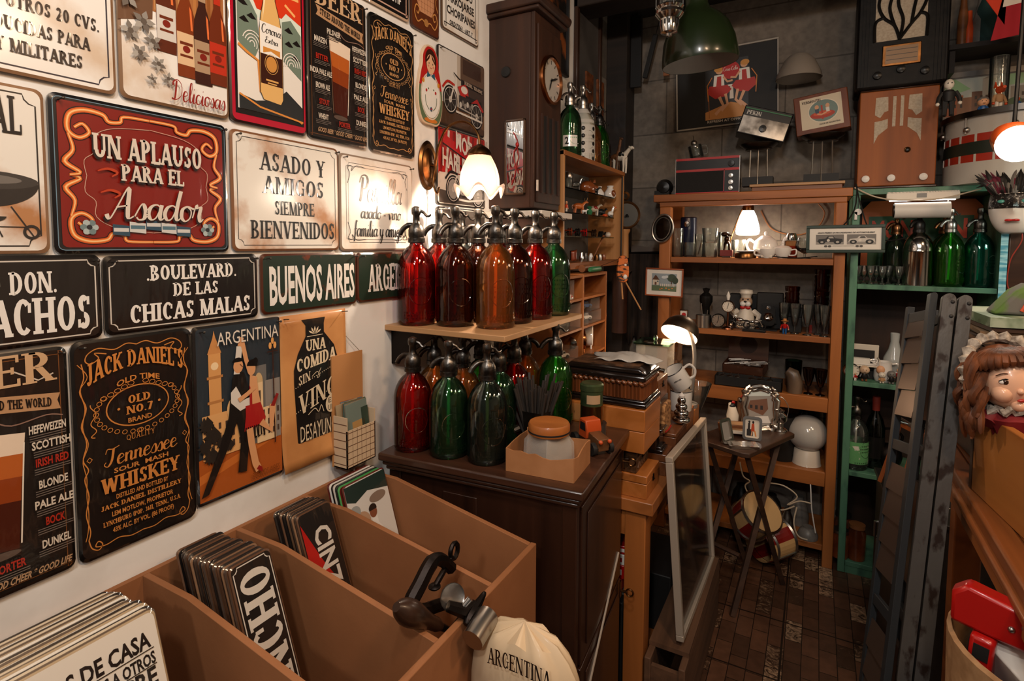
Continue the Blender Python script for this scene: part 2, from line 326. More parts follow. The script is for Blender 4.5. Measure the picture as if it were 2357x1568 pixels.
class Art:
    """flat print laid on a board: u to the right, v up, both 0..1 over W x H; x is the height above the board"""
    def __init__(s, W, H, x0=.0004, step=.00007, inkf=None): s.W, s.H, s.x, s.st = W, H, x0, step; s.ink = inkf or ink; s.P = {}; s.cur = 'picture'
    def part(s, n): s.cur = n; return s
    def poly(s, pts, col, lift=True):
        if lift: s.x += s.st
        mb = s.P.setdefault(s.cur, MB()); m = s.ink(col) if isinstance(col, str) else col
        mb.add(m, [(s.x, (u-.5)*s.W, (v-.5)*s.H) for u, v in pts], [tuple(range(len(pts)))]); return s
    def polys(s, L, col):
        s.x += s.st
        mb = s.P.setdefault(s.cur, MB()); m = s.ink(col) if isinstance(col, str) else col
        vs, fs = [], []
        for i, g in enumerate(L): fs.append(tuple(range(len(vs), len(vs)+len(g)))); vs += [(s.x+(i % 11)*1.4e-5, (u-.5)*s.W, (v-.5)*s.H) for u, v in g]
        mb.add(m, vs, fs); s.x += 1.2e-4; return s
    def rect(s, u0, v0, u1, v1, col): return s.poly([(u0, v0), (u1, v0), (u1, v1), (u0, v1)], col)
    def ell(s, cx, cy, rx, ry, col, n=24, a0=0, a1=360): return s.poly(ell(cx, cy, rx, ry, n, a0, a1), col)
    def line(s, pts, w, col, closed=False, smooth=0, rag=0):
        """w in metres"""
        if smooth: pts = crom(pts, smooth, closed)
        P = [((u-.5)*s.W, (v-.5)*s.H) for u, v in pts]; k = len(P); L = []
        for i in range(k):
            a, b = (P[i-1], P[(i+1) % k]) if closed else (P[max(i-1, 0)], P[min(i+1, k-1)])
            dx, dy = b[0]-a[0], b[1]-a[1]; l = math.hypot(dx, dy) or 1; q = w/2*(1-rag*abs(2*i/max(k-1, 1)-1))
            L.append(((P[i][0]-dy/l*q, P[i][1]+dx/l*q), (P[i][0]+dy/l*q, P[i][1]-dx/l*q)))
        s.x += s.st; mb = s.P.setdefault(s.cur, MB()); m = s.ink(col) if isinstance(col, str) else col
        vs = [(s.x, *p) for q in L for p in q]; n = k if closed else k-1
        mb.add(m, vs, [(2*i, 2*i+1, (2*i+3) % (2*k), (2*i+2) % (2*k)) for i in range(n)]); return s
    def ring(s, cx, cy, rx, ry, w, col, n=32, a0=0, a1=360):
        return s.line(ell(cx, cy, rx, ry, n, a0, a1), w, col, closed=abs(a1-a0-360) < 1e-6)
    def text(s, t, cx, cy, w, h, col, font='serif', warp=None, rot=0, shear=0):
        """centre (cx,cy); w, h fractions of the board; warp maps (-.5..5, 0..1) to an offset in v"""
        a, b, P = FONT[font](t); out = []
        for g in P:
            o = []
            for x, y in g:
                p, q = x/a-.5, y
                k = warp(p) if warp else (0, 1)
                u, v = p*w*s.W, ((q-.5)*h*k[1]+k[0])*s.H+p*shear*s.H
                if rot: u, v = u*math.cos(R(rot))-v*math.sin(R(rot)), u*math.sin(R(rot))+v*math.cos(R(rot))
                o.append((cx+u/s.W, cy+v/s.H))
            out.append(o)
        return s.polys(out, col)
    def frame(s, m, w, col, r=.012, notch=True):
        """thin border line with scooped corners; m margin in metres"""
        a, b = m/s.W, m/s.H; ru, rv = r/s.W, r/s.H; pts = []
        for cx, cy, sx, sy in ((a, b, 1, 1), (1-a, b, -1, 1), (1-a, 1-b, -1, -1), (a, 1-b, 1, -1)):
            q = [(cx+sx*ru*math.cos(R(t)), cy+sy*rv*math.sin(R(t))) for t in (90, 60, 30, 0)]
            if not notch: q = [(cx+sx*ru*(1-math.sin(R(t))), cy+sy*rv*(1-math.cos(R(t)))) for t in (0, 30, 60, 90)]
            pts += q if sx*sy > 0 else q[::-1]
        return s.line(pts, w, col, closed=True)
    def done(s, parent): return [mb.build(n, parent, sharp=False) for n, mb in s.P.items()]
def plate(mb, m, W, H, t=.006, r=.012, edge=None):
    """sheet-metal board with a rolled edge, facing +x"""
    for (x0, i0), (x1, i1), mm in (((-t, 0), (-t*.35, 0), edge or m), ((-t*.35, 0), (0, t*.8), edge or m)):
        a, b = rrect(W-2*i0, H-2*i0, r), rrect(W-2*i1, H-2*i1, r); n = len(a)
        mb.add(mm, [(x0, *p) for p in a]+[(x1, *p) for p in b], [(i, (i+1) % n, n+(i+1) % n, n+i) for i in range(n)], True)
    a = rrect(W-1.6*t, H-1.6*t, r); mb.add(m, [(0, *p) for p in a], [tuple(range(len(a)))])
    a = rrect(W, H, r); mb.add(edge or m, [(-t, *p) for p in a], [tuple(range(len(a)))[::-1]])
    return mb
# ================================================================ the room
def brickmat(name, c1, c2, mort, bw, rh, ms, rot, off=.5, rough=.8, bump=.3, blotch=None, grid=None):
    m = mat(name, c1, rough); N, L = m.node_tree.nodes, m.node_tree.links; b = N['Principled BSDF']
    tc = N.new('ShaderNodeTexCoord'); mp = N.new('ShaderNodeMapping'); mp.inputs['Rotation'].default_value = [R(a) for a in rot]
    L.new(tc.outputs['Object'], mp.inputs[0])
    def bt(w_, h_, s_, o_):
        t = N.new('ShaderNodeTexBrick'); t.offset = o_; t.inputs['Scale'].default_value = 1; t.inputs['Brick Width'].default_value = w_
        t.inputs['Row Height'].default_value = h_; t.inputs['Mortar Size'].default_value = s_; t.inputs['Mortar Smooth'].default_value = .2
        L.new(mp.outputs[0], t.inputs['Vector']); return t
    t = bt(bw, rh, ms, off)
    for k, c in (('Color1', c1), ('Color2', c2), ('Mortar', mort)): t.inputs[k].default_value = (*lin(c), 1)
    out = t.outputs['Color']
    nz = N.new('ShaderNodeTexNoise'); nz.inputs['Scale'].default_value = 30; nz.inputs['Detail'].default_value = 6; L.new(tc.outputs['Object'], nz.inputs['Vector'])
    mx = N.new('ShaderNodeMix'); mx.data_type = 'RGBA'; mx.blend_type = 'MULTIPLY'; mx.inputs[0].default_value = .6
    rp = N.new('ShaderNodeValToRGB'); rp.color_ramp.elements[0].position = .3; rp.color_ramp.elements[1].position = .7
    rp.color_ramp.elements[0].color = (.45, .45, .45, 1); L.new(nz.outputs['Fac'], rp.inputs[0])
    L.new(out, mx.inputs[6]); L.new(rp.outputs[0], mx.inputs[7]); out = mx.outputs[2]
    if blotch:
        n2 = N.new('ShaderNodeTexNoise'); n2.inputs['Scale'].default_value = 26; n2.inputs['Detail'].default_value = 6; n2.inputs['Distortion'].default_value = 2.5; n2.inputs['Roughness'].default_value = .7; L.new(tc.outputs['Object'], n2.inputs['Vector'])
        t2 = bt(bw, rh, ms, off); t2.inputs['Color1'].default_value = (0, 0, 0, 1); t2.inputs['Color2'].default_value = (1, 1, 1, 1); t2.inputs['Bias'].default_value = -.25
        mu = N.new('ShaderNodeMath'); mu.operation = 'MULTIPLY'; L.new(t2.outputs['Color'], mu.inputs[0]); L.new(n2.outputs['Fac'], mu.inputs[1])
        r2 = N.new('ShaderNodeValToRGB'); r2.color_ramp.elements[0].position = .27; r2.color_ramp.elements[1].position = .48; L.new(mu.outputs[0], r2.inputs[0])
        m2 = N.new('ShaderNodeMix'); m2.data_type = 'RGBA'; L.new(r2.outputs[0], m2.inputs[0]); L.new(out, m2.inputs[6]); m2.inputs[7].default_value = (*lin(blotch), 1); out = m2.outputs[2]
    if grid:
        g = bt(grid, grid, .004, 0); m3 = N.new('ShaderNodeMix'); m3.data_type = 'RGBA'; L.new(g.outputs['Fac'], m3.inputs[0]); L.new(out, m3.inputs[6]); m3.inputs[7].default_value = (*lin(mort), 1); out = m3.outputs[2]
    L.new(out, b.inputs['Base Color'])
    bp = N.new('ShaderNodeBump'); bp.inputs['Strength'].default_value = bump; bp.inputs['Distance'].default_value = .004; bp.invert = True
    L.new(t.outputs['Fac'], bp.inputs['Height']); L.new(bp.outputs[0], b.inputs['Normal'])
    return m
PLASTER = mat('white_plaster', '#e4dfd8', .7, col2='#cfc7bd', scale=6, bump=.12, bscale=40, contrast=(.2, .55))
BLOCK = brickmat('grey_concrete_blocks', '#857b70', '#786e64', '#5b534b', .62, .31, .004, (90, 0, 0), bump=.15)
FLOORM = brickmat('brown_mosaic_tiles', '#6f4a35', '#38251a', '#21160f', .125, .058, .0016, (0, 0, 90), rough=.38, bump=.2, blotch='#c9a07c', grid=.345)
DARK = mat('dark_ceiling_boards', '#2b2522', .8, col2='#1b1715', scale=5)
YB = 3.28
struct(MB().bx(PLASTER, -.1, 0, -2.2, 3.0, -.1, 2.95), 'wall_left')
struct(MB().bx(BLOCK, -.1, 0, 3.0, YB+.1, -.1, 2.95), 'wall_left_corner')
struct(MB().bx(BLOCK, 0, 3.4, YB, YB+.1, -.1, 2.95), 'wall_back')
struct(MB().bx(PLASTER, 3.4, 3.5, -2.2, YB+.1, -.1, 2.95), 'wall_right')
struct(MB().bx(FLOORM, 0, 3.4, -2.2, YB, -.1, 0), 'floor')
struct(MB().bx(DARK, 0, 3.4, -2.2, YB, 2.85, 2.95), 'ceiling')
BEAM = wood('dark_roof_timber', '#2c211a', '#171210', 0, .7)
struct(MB().bx(BEAM, 0, 3.4, 2.62, 2.80, 2.7, 2.85), 'trim_1', bev=.006)
struct(MB().bx(BEAM, .0, .12, 3.12, YB, 0, 2.85), 'trim_2', bev=.004)

# ================================================================ signs on the left wall
WH, CREAM, BLK, RED, ORG = '#e6dfd5', '#d9cdbd', '#15110f', '#9c1b14', '#d9822b'
RUSTW = rusty('rust_stained_white_enamel', '#e2dacd', '#b07a4e', (.36, .5), 7)
PALEW = rusty('faint_stained_white_enamel', '#e6dfd5', '#cdb59c', (.34, .5), 7)
NAIL = metal('dull_nail_steel', '#5b554e', .5)
WSIGN = 'tin signs on the white wall'
def sign(name, label, y0, y1, z0, z1, base, edge=None, x=.0095, cat='sign', r=.012, t=.006, nails=2, group=WSIGN):
    W, H = y1-y0, z1-z0
    o = thing(name, label, cat, (x, (y0+y1)/2, (z0+z1)/2), group=group)
    b = ink(base) if isinstance(base, str) else base
    plate(MB(), b, W, H, t, r, ink(edge) if isinstance(edge, str) else edge).build('plate', o, sharp=False)
    if nails:
        for s in (-1, 1)[:nails]:
            MB().tube(NAIL, [(-.008, s*(W/2-.012), H/2-.012), (.012, s*(W/2-.012)+.004, H/2-.01)], .0014, 6).ball(NAIL, (.012, s*(W/2-.012)+.004, H/2-.01), .0028, n=8).build('nail', o)
    return o, Art(W, H)
# --- A rules board
o, a = sign('tin_sign', 'white tin sign with black rules about towels and offers, upper left corner', .229, .532, 1.787, 2.06, PALEW, '#8f6b4d', nails=0)
a.part('border').frame(.012, .0022, '#2a2230', .016)
a.part('lettering')
for t, y, w_, h in (('PAGUE SU JABON Y TOALLA', .80, .72, .075), ('APROVECHE LAS OFERTAS', .665, .80, .088), ('DE LA CASA', .54, .46, .088), ('A C/ BRASERO OTROS 20 CVS.', .405, .84, .075), ('TARIFAS REDUCIDAS PARA', .275, .74, .075), ('POLICIAS Y MILITARES', .155, .66, .075)):
    a.text(t, .5, y, w_, h, '#2a1d19', 'slab')
a.done(o)
# --- B four beer bottles
o, a = sign('tin_sign', 'tall tin sign with four painted beer bottles, wheat and hops', .538, .746, 1.787, 2.17, PALEW, '#7b5a3e')
a.rect(.22, .44, .96, .99, '#a5683a').poly([(.0, .35), (.28, .4), (.34, .98), (.02, .98)], '#6b4a34')
for i in range(9): a.poly([(.3+i*.07, .45), (.33+i*.07, .45), (.34+i*.07, .98), (.31+i*.07, .98)], ['#c08a55', '#8d5327', '#b3753f'][i % 3])
for bx0, by, cc, lc in ((.40, .26, '#5b2410', '#cfc6bb'), (.575, .165, '#7a3312', '#d9b48a'), (.735, .15, '#3a1a12', '#a98a6b'), (.885, .165, '#6b2a12', '#b8311b')):
    k = [(-.085, 0), (.085, 0), (.09, .25), (.08, .32), (.035, .40), (.032, .56), (-.032, .56), (-.035, .40), (-.08, .32), (-.09, .25)]
    a.poly([(bx0+u, by+v) for u, v in k], cc)
    a.rect(bx0-.085, by+.06, bx0+.085, by+.22, lc).rect(bx0-.06, by+.16, bx0+.06, by+.175, '#6b2a12').rect(bx0-.06, by+.1, bx0+.06, by+.112, '#6b2a12').ell(bx0, by+.14, .035, .018, '#7c1f14').rect(bx0-.034, by+.42, bx0+.034, by+.49, lc)
    a.rect(bx0-.04, by+.56, bx0+.04, by+.59, '#b9b2a6').poly([(bx0+.045, by+.24), (bx0+.065, by+.24), (bx0+.055, by+.34), (bx0+.035, by+.36)], '#e0703a')
for s in range(5):
    for k in range(8): a.ell(.06+.055*s+.008*k, .60+.05*k-.02*(s % 2), .02, .02, ['#c67a35', '#a85d25'][k % 2], 8)
for s, t, r_ in ((.07, .46, .10), (.19, .37, .10), (.08, .31, .09), (.26, .29, .08), (.15, .22, .08), (.30, .19, .07), (.38, .13, .06), (.24, .11, .05)):
    for q in range(5):
        an = R(72*q+s*400); u, v = math.cos(an), math.sin(an)
        a.poly([(s, t), (s+r_*.5*u-r_*.28*v, t+.55*(r_*.5*v+r_*.28*u)), (s+r_*u, t+.55*r_*v), (s+r_*.5*u+r_*.28*v, t+.55*(r_*.5*v-r_*.28*u))], ['#8f877d', '#776e64', '#a59d92', '#6a6057', '#938b80'][q])
    a.ell(s, t, r_*.28, r_*.16, '#5d5248', 7)
a.part('lettering').text('Deliciosas', .66, .085, .52, .10, '#8d1f17', 'script')
a.done(o)
# --- C beer bottle at the beach
o, a = sign('tin_sign', 'tin sign of a pale beer bottle on a beach under orange sun rays', .748, .9485, 1.786, 2.17, '#b3122c', '#2a1512')
a.rect(.06, .05, .95, .985, '#1a1412').rect(.09, .08, .93, .98, '#e7dfd3')
a.poly([(.1, .62), (.93, .60), (.93, .98), (.1, .98)], '#d8e0cf').poly([(.1, .78), (.3, .70), (.34, .66), (.66, .66), (.72, .70), (.93, .66), (.93, .98), (.1, .98)], '#d43a1a')
for k in range(8):
    t0 = R(-30+k*32); a.line([(.5+.24*math.cos(t0), .8+.10*math.sin(t0)), (.5+.40*math.cos(t0), min(.975, .8+.19*math.sin(t0)))], .006, '#f0b06a')
a.poly([(.1, .74), (.24, .70), (.34, .62), (.36, .45), (.30, .38), (.16, .42), (.1, .45)], '#71806f').poly([(.66, .64), (.78, .67), (.92, .60), (.92, .33), (.8, .37), (.66, .42)], '#71806f')
for cx, cy in ((.17, .66), (.27, .6), (.18, .57), (.75, .60), (.86, .54), (.75, .52), (.84, .45)): a.poly([(cx-.06, cy), (cx, cy+.025), (cx+.06, cy-.005), (cx, cy-.01)], '#1a1412')
for k in range(4): a.ring(.27, .45, .03+.03*k, .02+.018*k, .0022, '#e7dfd3', 12, -30, 160).ring(.78, .40, .03+.03*k, .02+.018*k, .0022, '#e7dfd3', 12, 0, 190)
a.line([(.1, .43), (.2, .40), (.34, .37), (.36, .2), (.55, .16), (.92, .07)], .006, '#d98a3c').poly([(.1, .08), (.93, .08), (.93, .16), (.7, .24), (.55, .17), (.3, .14), (.1, .16)], '#2b2c2c').line([(.1, .16), (.35, .11), (.93, .075)], .004, '#d98a3c')
k = [(.36, .20), (.40, .16), (.62, .15), (.65, .18), (.65, .55), (.62, .64), (.565, .74), (.555, .98), (.44, .98), (.43, .74), (.385, .64), (.36, .55)]
a.poly([(u*1.0+(.008 if u > .5 else -.008), v) for u, v in k], '#1a1412').poly(k, '#e0b06a').poly([(.40, .6), (.44, .72), (.46, .97), (.43, .97), (.42, .74)], '#f4dcae')
a.rect(.365, .42, .647, .60, '#eee7dc').rect(.365, .25, .647, .42, '#3a1a10').ell(.505, .37, .07, .045, '#c98a42').ring(.505, .37, .085, .055, .0012, '#d9a45c').poly([(.4, .425), (.5, .445), (.62, .425), (.62, .46), (.4, .46)], '#d08a3a').rect(.43, .27, .59, .28, '#d9a45c').rect(.45, .255, .57, .262, '#d9a45c')
a.rect(.43, .9, .565, .98, '#eee7dc')
a.part('lettering').text('Corona', .505, .565, .25, .05, '#1a1412', 'script').text('Extra', .505, .505, .17, .035, '#1a1412', 'script')
a.done(o)
# --- beer styles posters (two)
def beer_styles(y0, y1, z0, z1, label):
    o, a = sign('tin_sign', label, y0, y1, z0, z1, '#1c1613', '#0e0b0a')
    a.part('border').frame(.006, .0012, '#7a4a26', .006, False)
    a.part('picture').poly([(.14, .79), (.94, .73), (.92, .77), (.94, .80), (.14, .855), (.17, .82)], '#b58a63')
    g = [(.40, .17), (.64, .15), (.70, .66), (.34, .69)]
    a.poly(g, '#25130c').poly([(.42, .20), (.63, .18), (.655, .40), (.385, .42)], '#45180b').poly([(.395, .40), (.655, .38), (.68, .58), (.35, .60)], '#8a3a12').poly([(.39, .5), (.67, .48), (.685, .58), (.345, .6)], '#b35a20').poly([(.35, .595), (.685, .575), (.70, .66), (.34, .69)], '#e4cdb4').line([(.645, .2), (.69, .62)], .002, '#e7d8c5').line([(.40, .19), (.355, .64)], .0012, '#8a6a52').ell(.52, .17, .12, .016, '#5b4a40')
    a.line([(.62, .93), (.8, .87), (.9, .89)], .0022, '#c8b8a6').line([(.5, .74), (.62, .70), (.84, .715), (.95, .70)], .002, '#8a6a5a', smooth=4)
    a.part('lettering').text('BEER', .52, .925, .78, .13, '#c9a37b', 'serif').text('STYLES AROUND THE WORLD', .54, .795, .68, .038, '#1c1613', 'slab', shear=-.055)
    Lc, Rc = '#d2c3b0', '#a8291a'
    for t, x_, y_, c_ in (('PILSNER', .42, .715, Lc), ('MARZEN', .2, .64, Lc), ('BITTER', .22, .53, Rc), ('INDIA PALE ALE', .2, .435, Lc), ('BROWN ALE', .22, .345, Lc), ('STOUT', .24, .245, Rc), ('WHEAT', .22, .15, Lc),
                         ('HEFEWEIZEN', .84, .665, Lc), ('SCOTTISH', .86, .595, Lc), ('IRISH RED', .86, .52, Rc), ('BLONDE', .86, .425, Lc), ('PALE ALE', .86, .34, Lc), ('BOCK', .86, .26, Rc), ('PORTER', .56, .125, Rc), ('DUNKEL', .86, .165, Lc)):
        a.text(t, x_, y_, .034*len(t)*(.72 if len(t) > 8 else .95), .034, c_, 'bold')
        a.part('picture')
        for q in range(3): a.rect(x_-.12, y_-.030-.010*q, x_+.12-.05*(q == 2), y_-.0265-.010*q, '#6e6259')
        a.part('lettering')
    a.text('GOOD BEER * GOOD CHEER * GOOD LIFE', .53, .06, .84, .028, '#b08a66', 'ital')
    a.done(o)
beer_styles(.952, 1.153, 1.786, 2.166, 'black beer styles sign in the upper row beside the beach bottle sign')
beer_styles(.238, .440, .975, 1.356, 'black beer styles sign in the bottom row at the left edge')
# --- whiskey label (two)
def whiskey(y0, y1, z0, z1, label, col):
    o, a = sign('tin_sign', label, y0, y1, z0, z1, '#171210', '#0b0908', r=.016)
    a.part('border')
    def flip(L): return [(1-u, v) for u, v in L]
    top = [(.5, .955), (.42, .965), (.32, .945), (.2, .96), (.12, .94), (.10, .91), (.14, .895), (.2, .915), (.17, .94), (.26, .93)]
    sd = [(.07, .90), (.085, .84), (.055, .78), (.085, .70), (.06, .62), (.085, .54), (.055, .47), (.09, .42), (.06, .38), (.085, .30), (.06, .22), (.085, .14), (.07, .1)]
    bt = [(.07, .1), (.09, .06), (.14, .04), (.17, .06), (.14, .08), (.12, .06), (.2, .05), (.3, .06), (.4, .045), (.5, .05)]
    for L in (top, sd, bt): a.line(L, .0018, col, smooth=5).line(flip(L), .0018, col, smooth=5)
    sd2 = [(u+.03*math.sin(v*40), v) for u, v in sd]
    a.line(sd2, .0013, col, smooth=5).line(flip(sd2), .0013, col, smooth=5)
    for u in (.1, .9): a.line([(u, .475), (u+.02, .463), (u, .451), (u-.02, .463)], .0014, col, closed=True)
    a.ring(.5, .665, .26, .095, .0022, col, 36)
    for s in (-1, 1):
        a.line([(.5+s*(.36-.02*math.cos(8*t)), .665-.12*math.sin(t)*.9) for t in [q*.11 for q in range(-4, 14)]], .0016, col, smooth=2)
        for q in range(12):
            t = R(-35+q*11.5); a.ring(.5+s*.34*math.cos(t), .66-.118*math.sin(t), .02, .010, .0012, col, 8)
        for q in range(5): a.ring(.5+s*(.06+.055*q), .775-.012*q, .026, .010, .0012, col, 8)
    a.ell(.33, .665, .012, .006, col, 8).ell(.67, .665, .012, .006, col, 8)
    L_ = a.part('lettering')
    arch = lambda p: (.052*(.25-p*p)*4-.0, .9+1.1*p*p)
    a.text("JACK DANIEL'S", .5, .845, .80, .085, col, 'slab', warp=arch)
    a.text('OLD TIME', .5, .793, .36, .026, col, 'sans', warp=lambda p: (.02*(.25-p*p)*4-.012, 1))
    a.text('OLD', .5, .70, .19, .038, col, 'slab').text('NO.7', .5, .65, .22, .038, col, 'slab').text('BRAND', .5, .602, .2, .022, col, 'sans')
    a.text('QUALITY', .5, .522, .24, .025, col, 'light').text('Tennessee', .5, .455, .62, .085, col, 'script').text('SOUR  MASH', .5, .385, .46, .022, col, 'sans').text('WHISKEY', .5, .325, .66, .072, col, 'slab')
    for t, y_, w_ in (('DISTILLED AND BOTTLED BY', .262, .44), ('JACK DANIEL DISTILLERY', .226, .68), ('LEM MOTLOW, PROPRIETOR', .187, .52), ('LYNCHBURG (POP. 3611, TENN., U.S.A.', .150, .66), ('43% ALC. BY VOL. (86 PROOF)', .112, .52)):
        a.text(t, .5, y_, w_, .022, col, 'slab' if y_ in (.226, .15) else 'sans')
    a.done(o)
whiskey(1.163, 1.359, 1.785, 2.163, 'small black and gold whiskey label sign beside the nesting doll', '#c8935c')
whiskey(.445, .650, .971, 1.359, 'black and orange whiskey label sign in the lower row beside the tango poster', '#c87f3d')
# --- F, G, H top right
o, a = sign('tin_sign', 'black aperitif tin sign cut by the top edge above the whiskey sign', 1.035, 1.337, 2.187, 2.45, '#171312', '#c9a98a', nails=0)
a.part('border').frame(.010, .004, '#c9a08a', .006, False); a.part('lettering').text('MEILLEUR APERITIF', .56, .18, .62, .08, WH, 'bold').text('CINZANO', .5, .45, .74, .22, WH, 'bold'); a.done(o)
o, a = sign('tin_sign', 'brown tin sign with a brick oven and painted scrolls', 1.345, 1.487, 2.182, 2.42, '#5d2c16', '#3a1a0e', nails=0)
a.poly([(.2, .35), (.3, .24), (.7, .24), (.8, .35), (.8, .9), (.2, .9)], '#c98f67')
for k in range(9): a.line([(.2, .3+.07*k), (.8, .3+.07*k)], .0009, '#8a5535')
for k in range(6): a.line([(.25+.1*k, .26), (.25+.1*k, .9)], .0008, '#8a5535')
for s in (0, 1):
    a.line([((1-u) if s else u, v) for u, v in [(.5, .1), (.36, .15), (.2, .10), (.1, .2), (.16, .3), (.26, .27), (.22, .2), (.17, .22)]], .004, '#c98a4a', smooth=5)
    a.line([((1-u) if s else u, v) for u, v in [(.08, .34), (.16, .46), (.08, .6), (.14, .75), (.08, .9)]], .003, '#c98a4a', smooth=5)
a.ell(.5, .13, .08, .05, '#a8743f'); a.done(o)
o, a = sign('tin_sign', 'small white tin sign forbidding thrown sausages, beside the tall clock', 1.500, 1.724, 2.230, 2.425, PALEW, '#57402e', nails=1)
a.part('border').frame(.011, .003, '#2a2420', .012, False); a.part('lettering')
for t, y_, w_, h in (('PROHIBIDO', .77, .62, .13), ('ARROJARSE', .57, .70, .13), ('CHORIPANES', .36, .76, .13), ('ORD:75561 - ART. 7', .165, .62, .07)): a.text(t, .5, y_, w_, h, '#2a2420', 'bold')
a.done(o)
# --- second row
o, a = sign('tin_sign', 'rust edged white tin sign with a kettle barbecue, at the left edge', .123, .425, 1.51, 1.77, RUSTW, '#8f6b4d', nails=1)
a.part('border').frame(.012, .002, '#2a2420', .016)
a.ell(.72, .42, .24, .15, '#2b2623', 24, 180, 360).ell(.72, .43, .24, .055, '#3c3733').ell(.7, .435, .19, .03, '#6d665f').ell(.66, .36, .1, .06, '#cfc6bb', 16, 180, 360)
for u0, u1 in ((.6, .5), (.84, .93), (.74, .8)): a.line([(u0, .28), (u1, .1)], .002, '#2b2623')
a.ell(.72, .22, .1, .04, '#2b2623', 16, 180, 360).ring(.92, .13, .03, .036, .004, '#2b2623').line([(.5, .16), (.9, .16)], .0014, '#2b2623').line([(.46, .5), (.5, .45)], .004, '#2b2623')
a.part('lettering').text('ASADOR OFICIAL', .48, .82, .84, .22, '#1d1715', 'serif'); a.done(o)
o, a = sign('tin_sign', 'dark red tin sign with orange scrolls toasting the grill cook', .4305, .737, 1.509, 1.772, '#1b1416', '#0f0c0d')
a.part('border').line(rrect(.965, .955, .03, 3, .5, .5), .0012, '#6d8a9a', closed=True)
a.part('picture').poly(rrect(.93, .92, .03, 3, .5, .5), '#7d170f')
for sx in (0, 1):
    for sy in (0, 1):
        f = lambda L: [((1-u) if sx else u, (1-v) if sy else v) for u, v in L]
        for wd, c_ in ((.0125, '#140d0c'), (.009, '#c9541c'), (.005, '#e58a3a'), (.002, '#f2c48a')):
            a.line(f([(.5, .075), (.36, .08), (.34, .12), (.28, .13), (.25, .09), (.16, .08), (.09, .12), (.08, .22), (.13, .26), (.18, .22), (.15, .17), (.11, .2)]), wd, c_, smooth=5, rag=.4)
            a.line(f([(.08, .24), (.10, .34), (.06, .42), (.13, .48), (.08, .5)]), wd, c_, smooth=5, rag=.5)
        a.line(f([(.5, .14), (.3, .17), (.2, .24), (.2, .34), (.15, .4), (.16, .5)]), .0011, '#c9a08a', smooth=4)
for sx in (.16, .84):
    for q in range(6): a.ell(sx+.028*math.cos(R(60*q)), .17+.032*math.sin(R(60*q)), .018, .02, ['#a9b3b0', '#6d7f7f'][q % 2], 9)
    a.ell(sx, .17, .014, .016, '#2b2b30')
for q in range(5):
    x_ = .32+.09*q; y_ = .19-.02*abs(q-2); a.poly([(x_-.045, y_-.025), (x_+.045, y_-.035), (x_+.045, y_+.035), (x_-.045, y_+.045)], ['#2f4a5a', '#c9c6c0'][q % 2]).rect(x_-.04, y_-.005, x_+.04, y_+.02, '#c9c6c0' if q % 2 == 0 else '#51707c')
for x_, y_ in ((.26, .54), (.27, .40)): a.line([(x_-.05, y_), (x_, y_+.02), (x_+.05, y_), (x_+.02, y_-.03)], .005, '#b33a18', smooth=4, rag=.6)
a.part('lettering')
for dx, dy, c_ in ((-.008, -.016, '#1c1013'), (0, 0, '#d8c9b8')):
    a.text('UN APLAUSO', .5+dx, .705+dy, .62, .155, c_, 'slab', warp=lambda p: (-.03*p*0, 1)).text('PARA EL', .51+dx, .545+dy, .36, .11, c_, 'slab').text('Asador', .52+dx, .34+dy, .56, .22, c_, 'script')
a.done(o)
o, a = sign('tin_sign', 'rust edged white tin sign welcoming friends to the roast', .746, 1.046, 1.510, 1.770, RUSTW, '#7b5236')
a.part('border').frame(.013, .0014, '#1d1715', .013); a.part('lettering')
for t, y_, w_, h in (('ASADO Y', .775, .62, .155), ('AMIGOS', .575, .58, .15), ('SIEMPRE', .38, .38, .12), ('BIENVENIDOS', .185, .80, .155)): a.text(t, .54, y_, w_, h, '#1d1715', 'serif')
a.done(o)
o, a = sign('tin_sign', 'white grill house tin sign glaring beside the lit tulip wall lamp', 1.050, 1.344, 1.508, 1.763, PALEW, '#8f7a68')
a.part('border').frame(.022, .0011, '#2a2420', .010).line(rrect(.80, .76, .02, 3, .5, .5), .0009, '#2a2420', closed=True)
for sx in (0, 1):
    for sy in (0, 1): a.line([((1-u) if sx else u, (1-v) if sy else v) for u, v in [(.09, .3), (.12, .2), (.09, .13), (.15, .12), (.14, .17), (.2, .11), (.32, .12)]], .0016, '#2a2420', smooth=4)
a.part('lettering').text('Parrilla', .52, .665, .60, .28, '#3a332e', 'script').text('asado - vino', .53, .42, .56, .15, '#1d1715', 'script').text('familia y amigos', .52, .235, .72, .17, '#1d1715', 'script'); a.done(o)
# --- street plates
def street(label, y0, y1, z0, z1, lines, base='#191311', edge='#0d0a09', fr=True, m_=.009, col=WH):
    o, a = sign('street_sign', label, y0, y1, z0, z1, base, edge)
    if fr: a.part('border').frame(m_, .0022, '#c9bfb2', .011)
    a.part('lettering')
    for t, x_, y_, w_, h, f in lines: a.text(t, x_, y_, w_, h, col, f)
    a.done(o); return o
street('black street plate of macho men, left end of the street plate row', .190, .495, 1.362, 1.507, [('BOULEVARD DON.', .42, .70, .74, .24, 'slab'), ('MUCHACHOS', .52, .33, .84, .40, 'slab')])
street('black street plate of the bad girls boulevard with cream border', .499, .803, 1.363, 1.504, [('.BOULEVARD.', .53, .765, .60, .20, 'slab'), ('DE LAS', .54, .525, .30, .18, 'slab'), ('CHICAS MALAS', .53, .24, .80, .24, 'slab')])
GRN = rusty('chipped_dark_green_enamel', '#1c2b20', '#6b2f16', (.3, .38), 22)
street('chipped dark green city street plate in the middle of the row', .812, 1.106, 1.365, 1.503, [('BUENOS AIRES', .52, .47, .90, .62, 'bold')], GRN, '#4a2010', False)
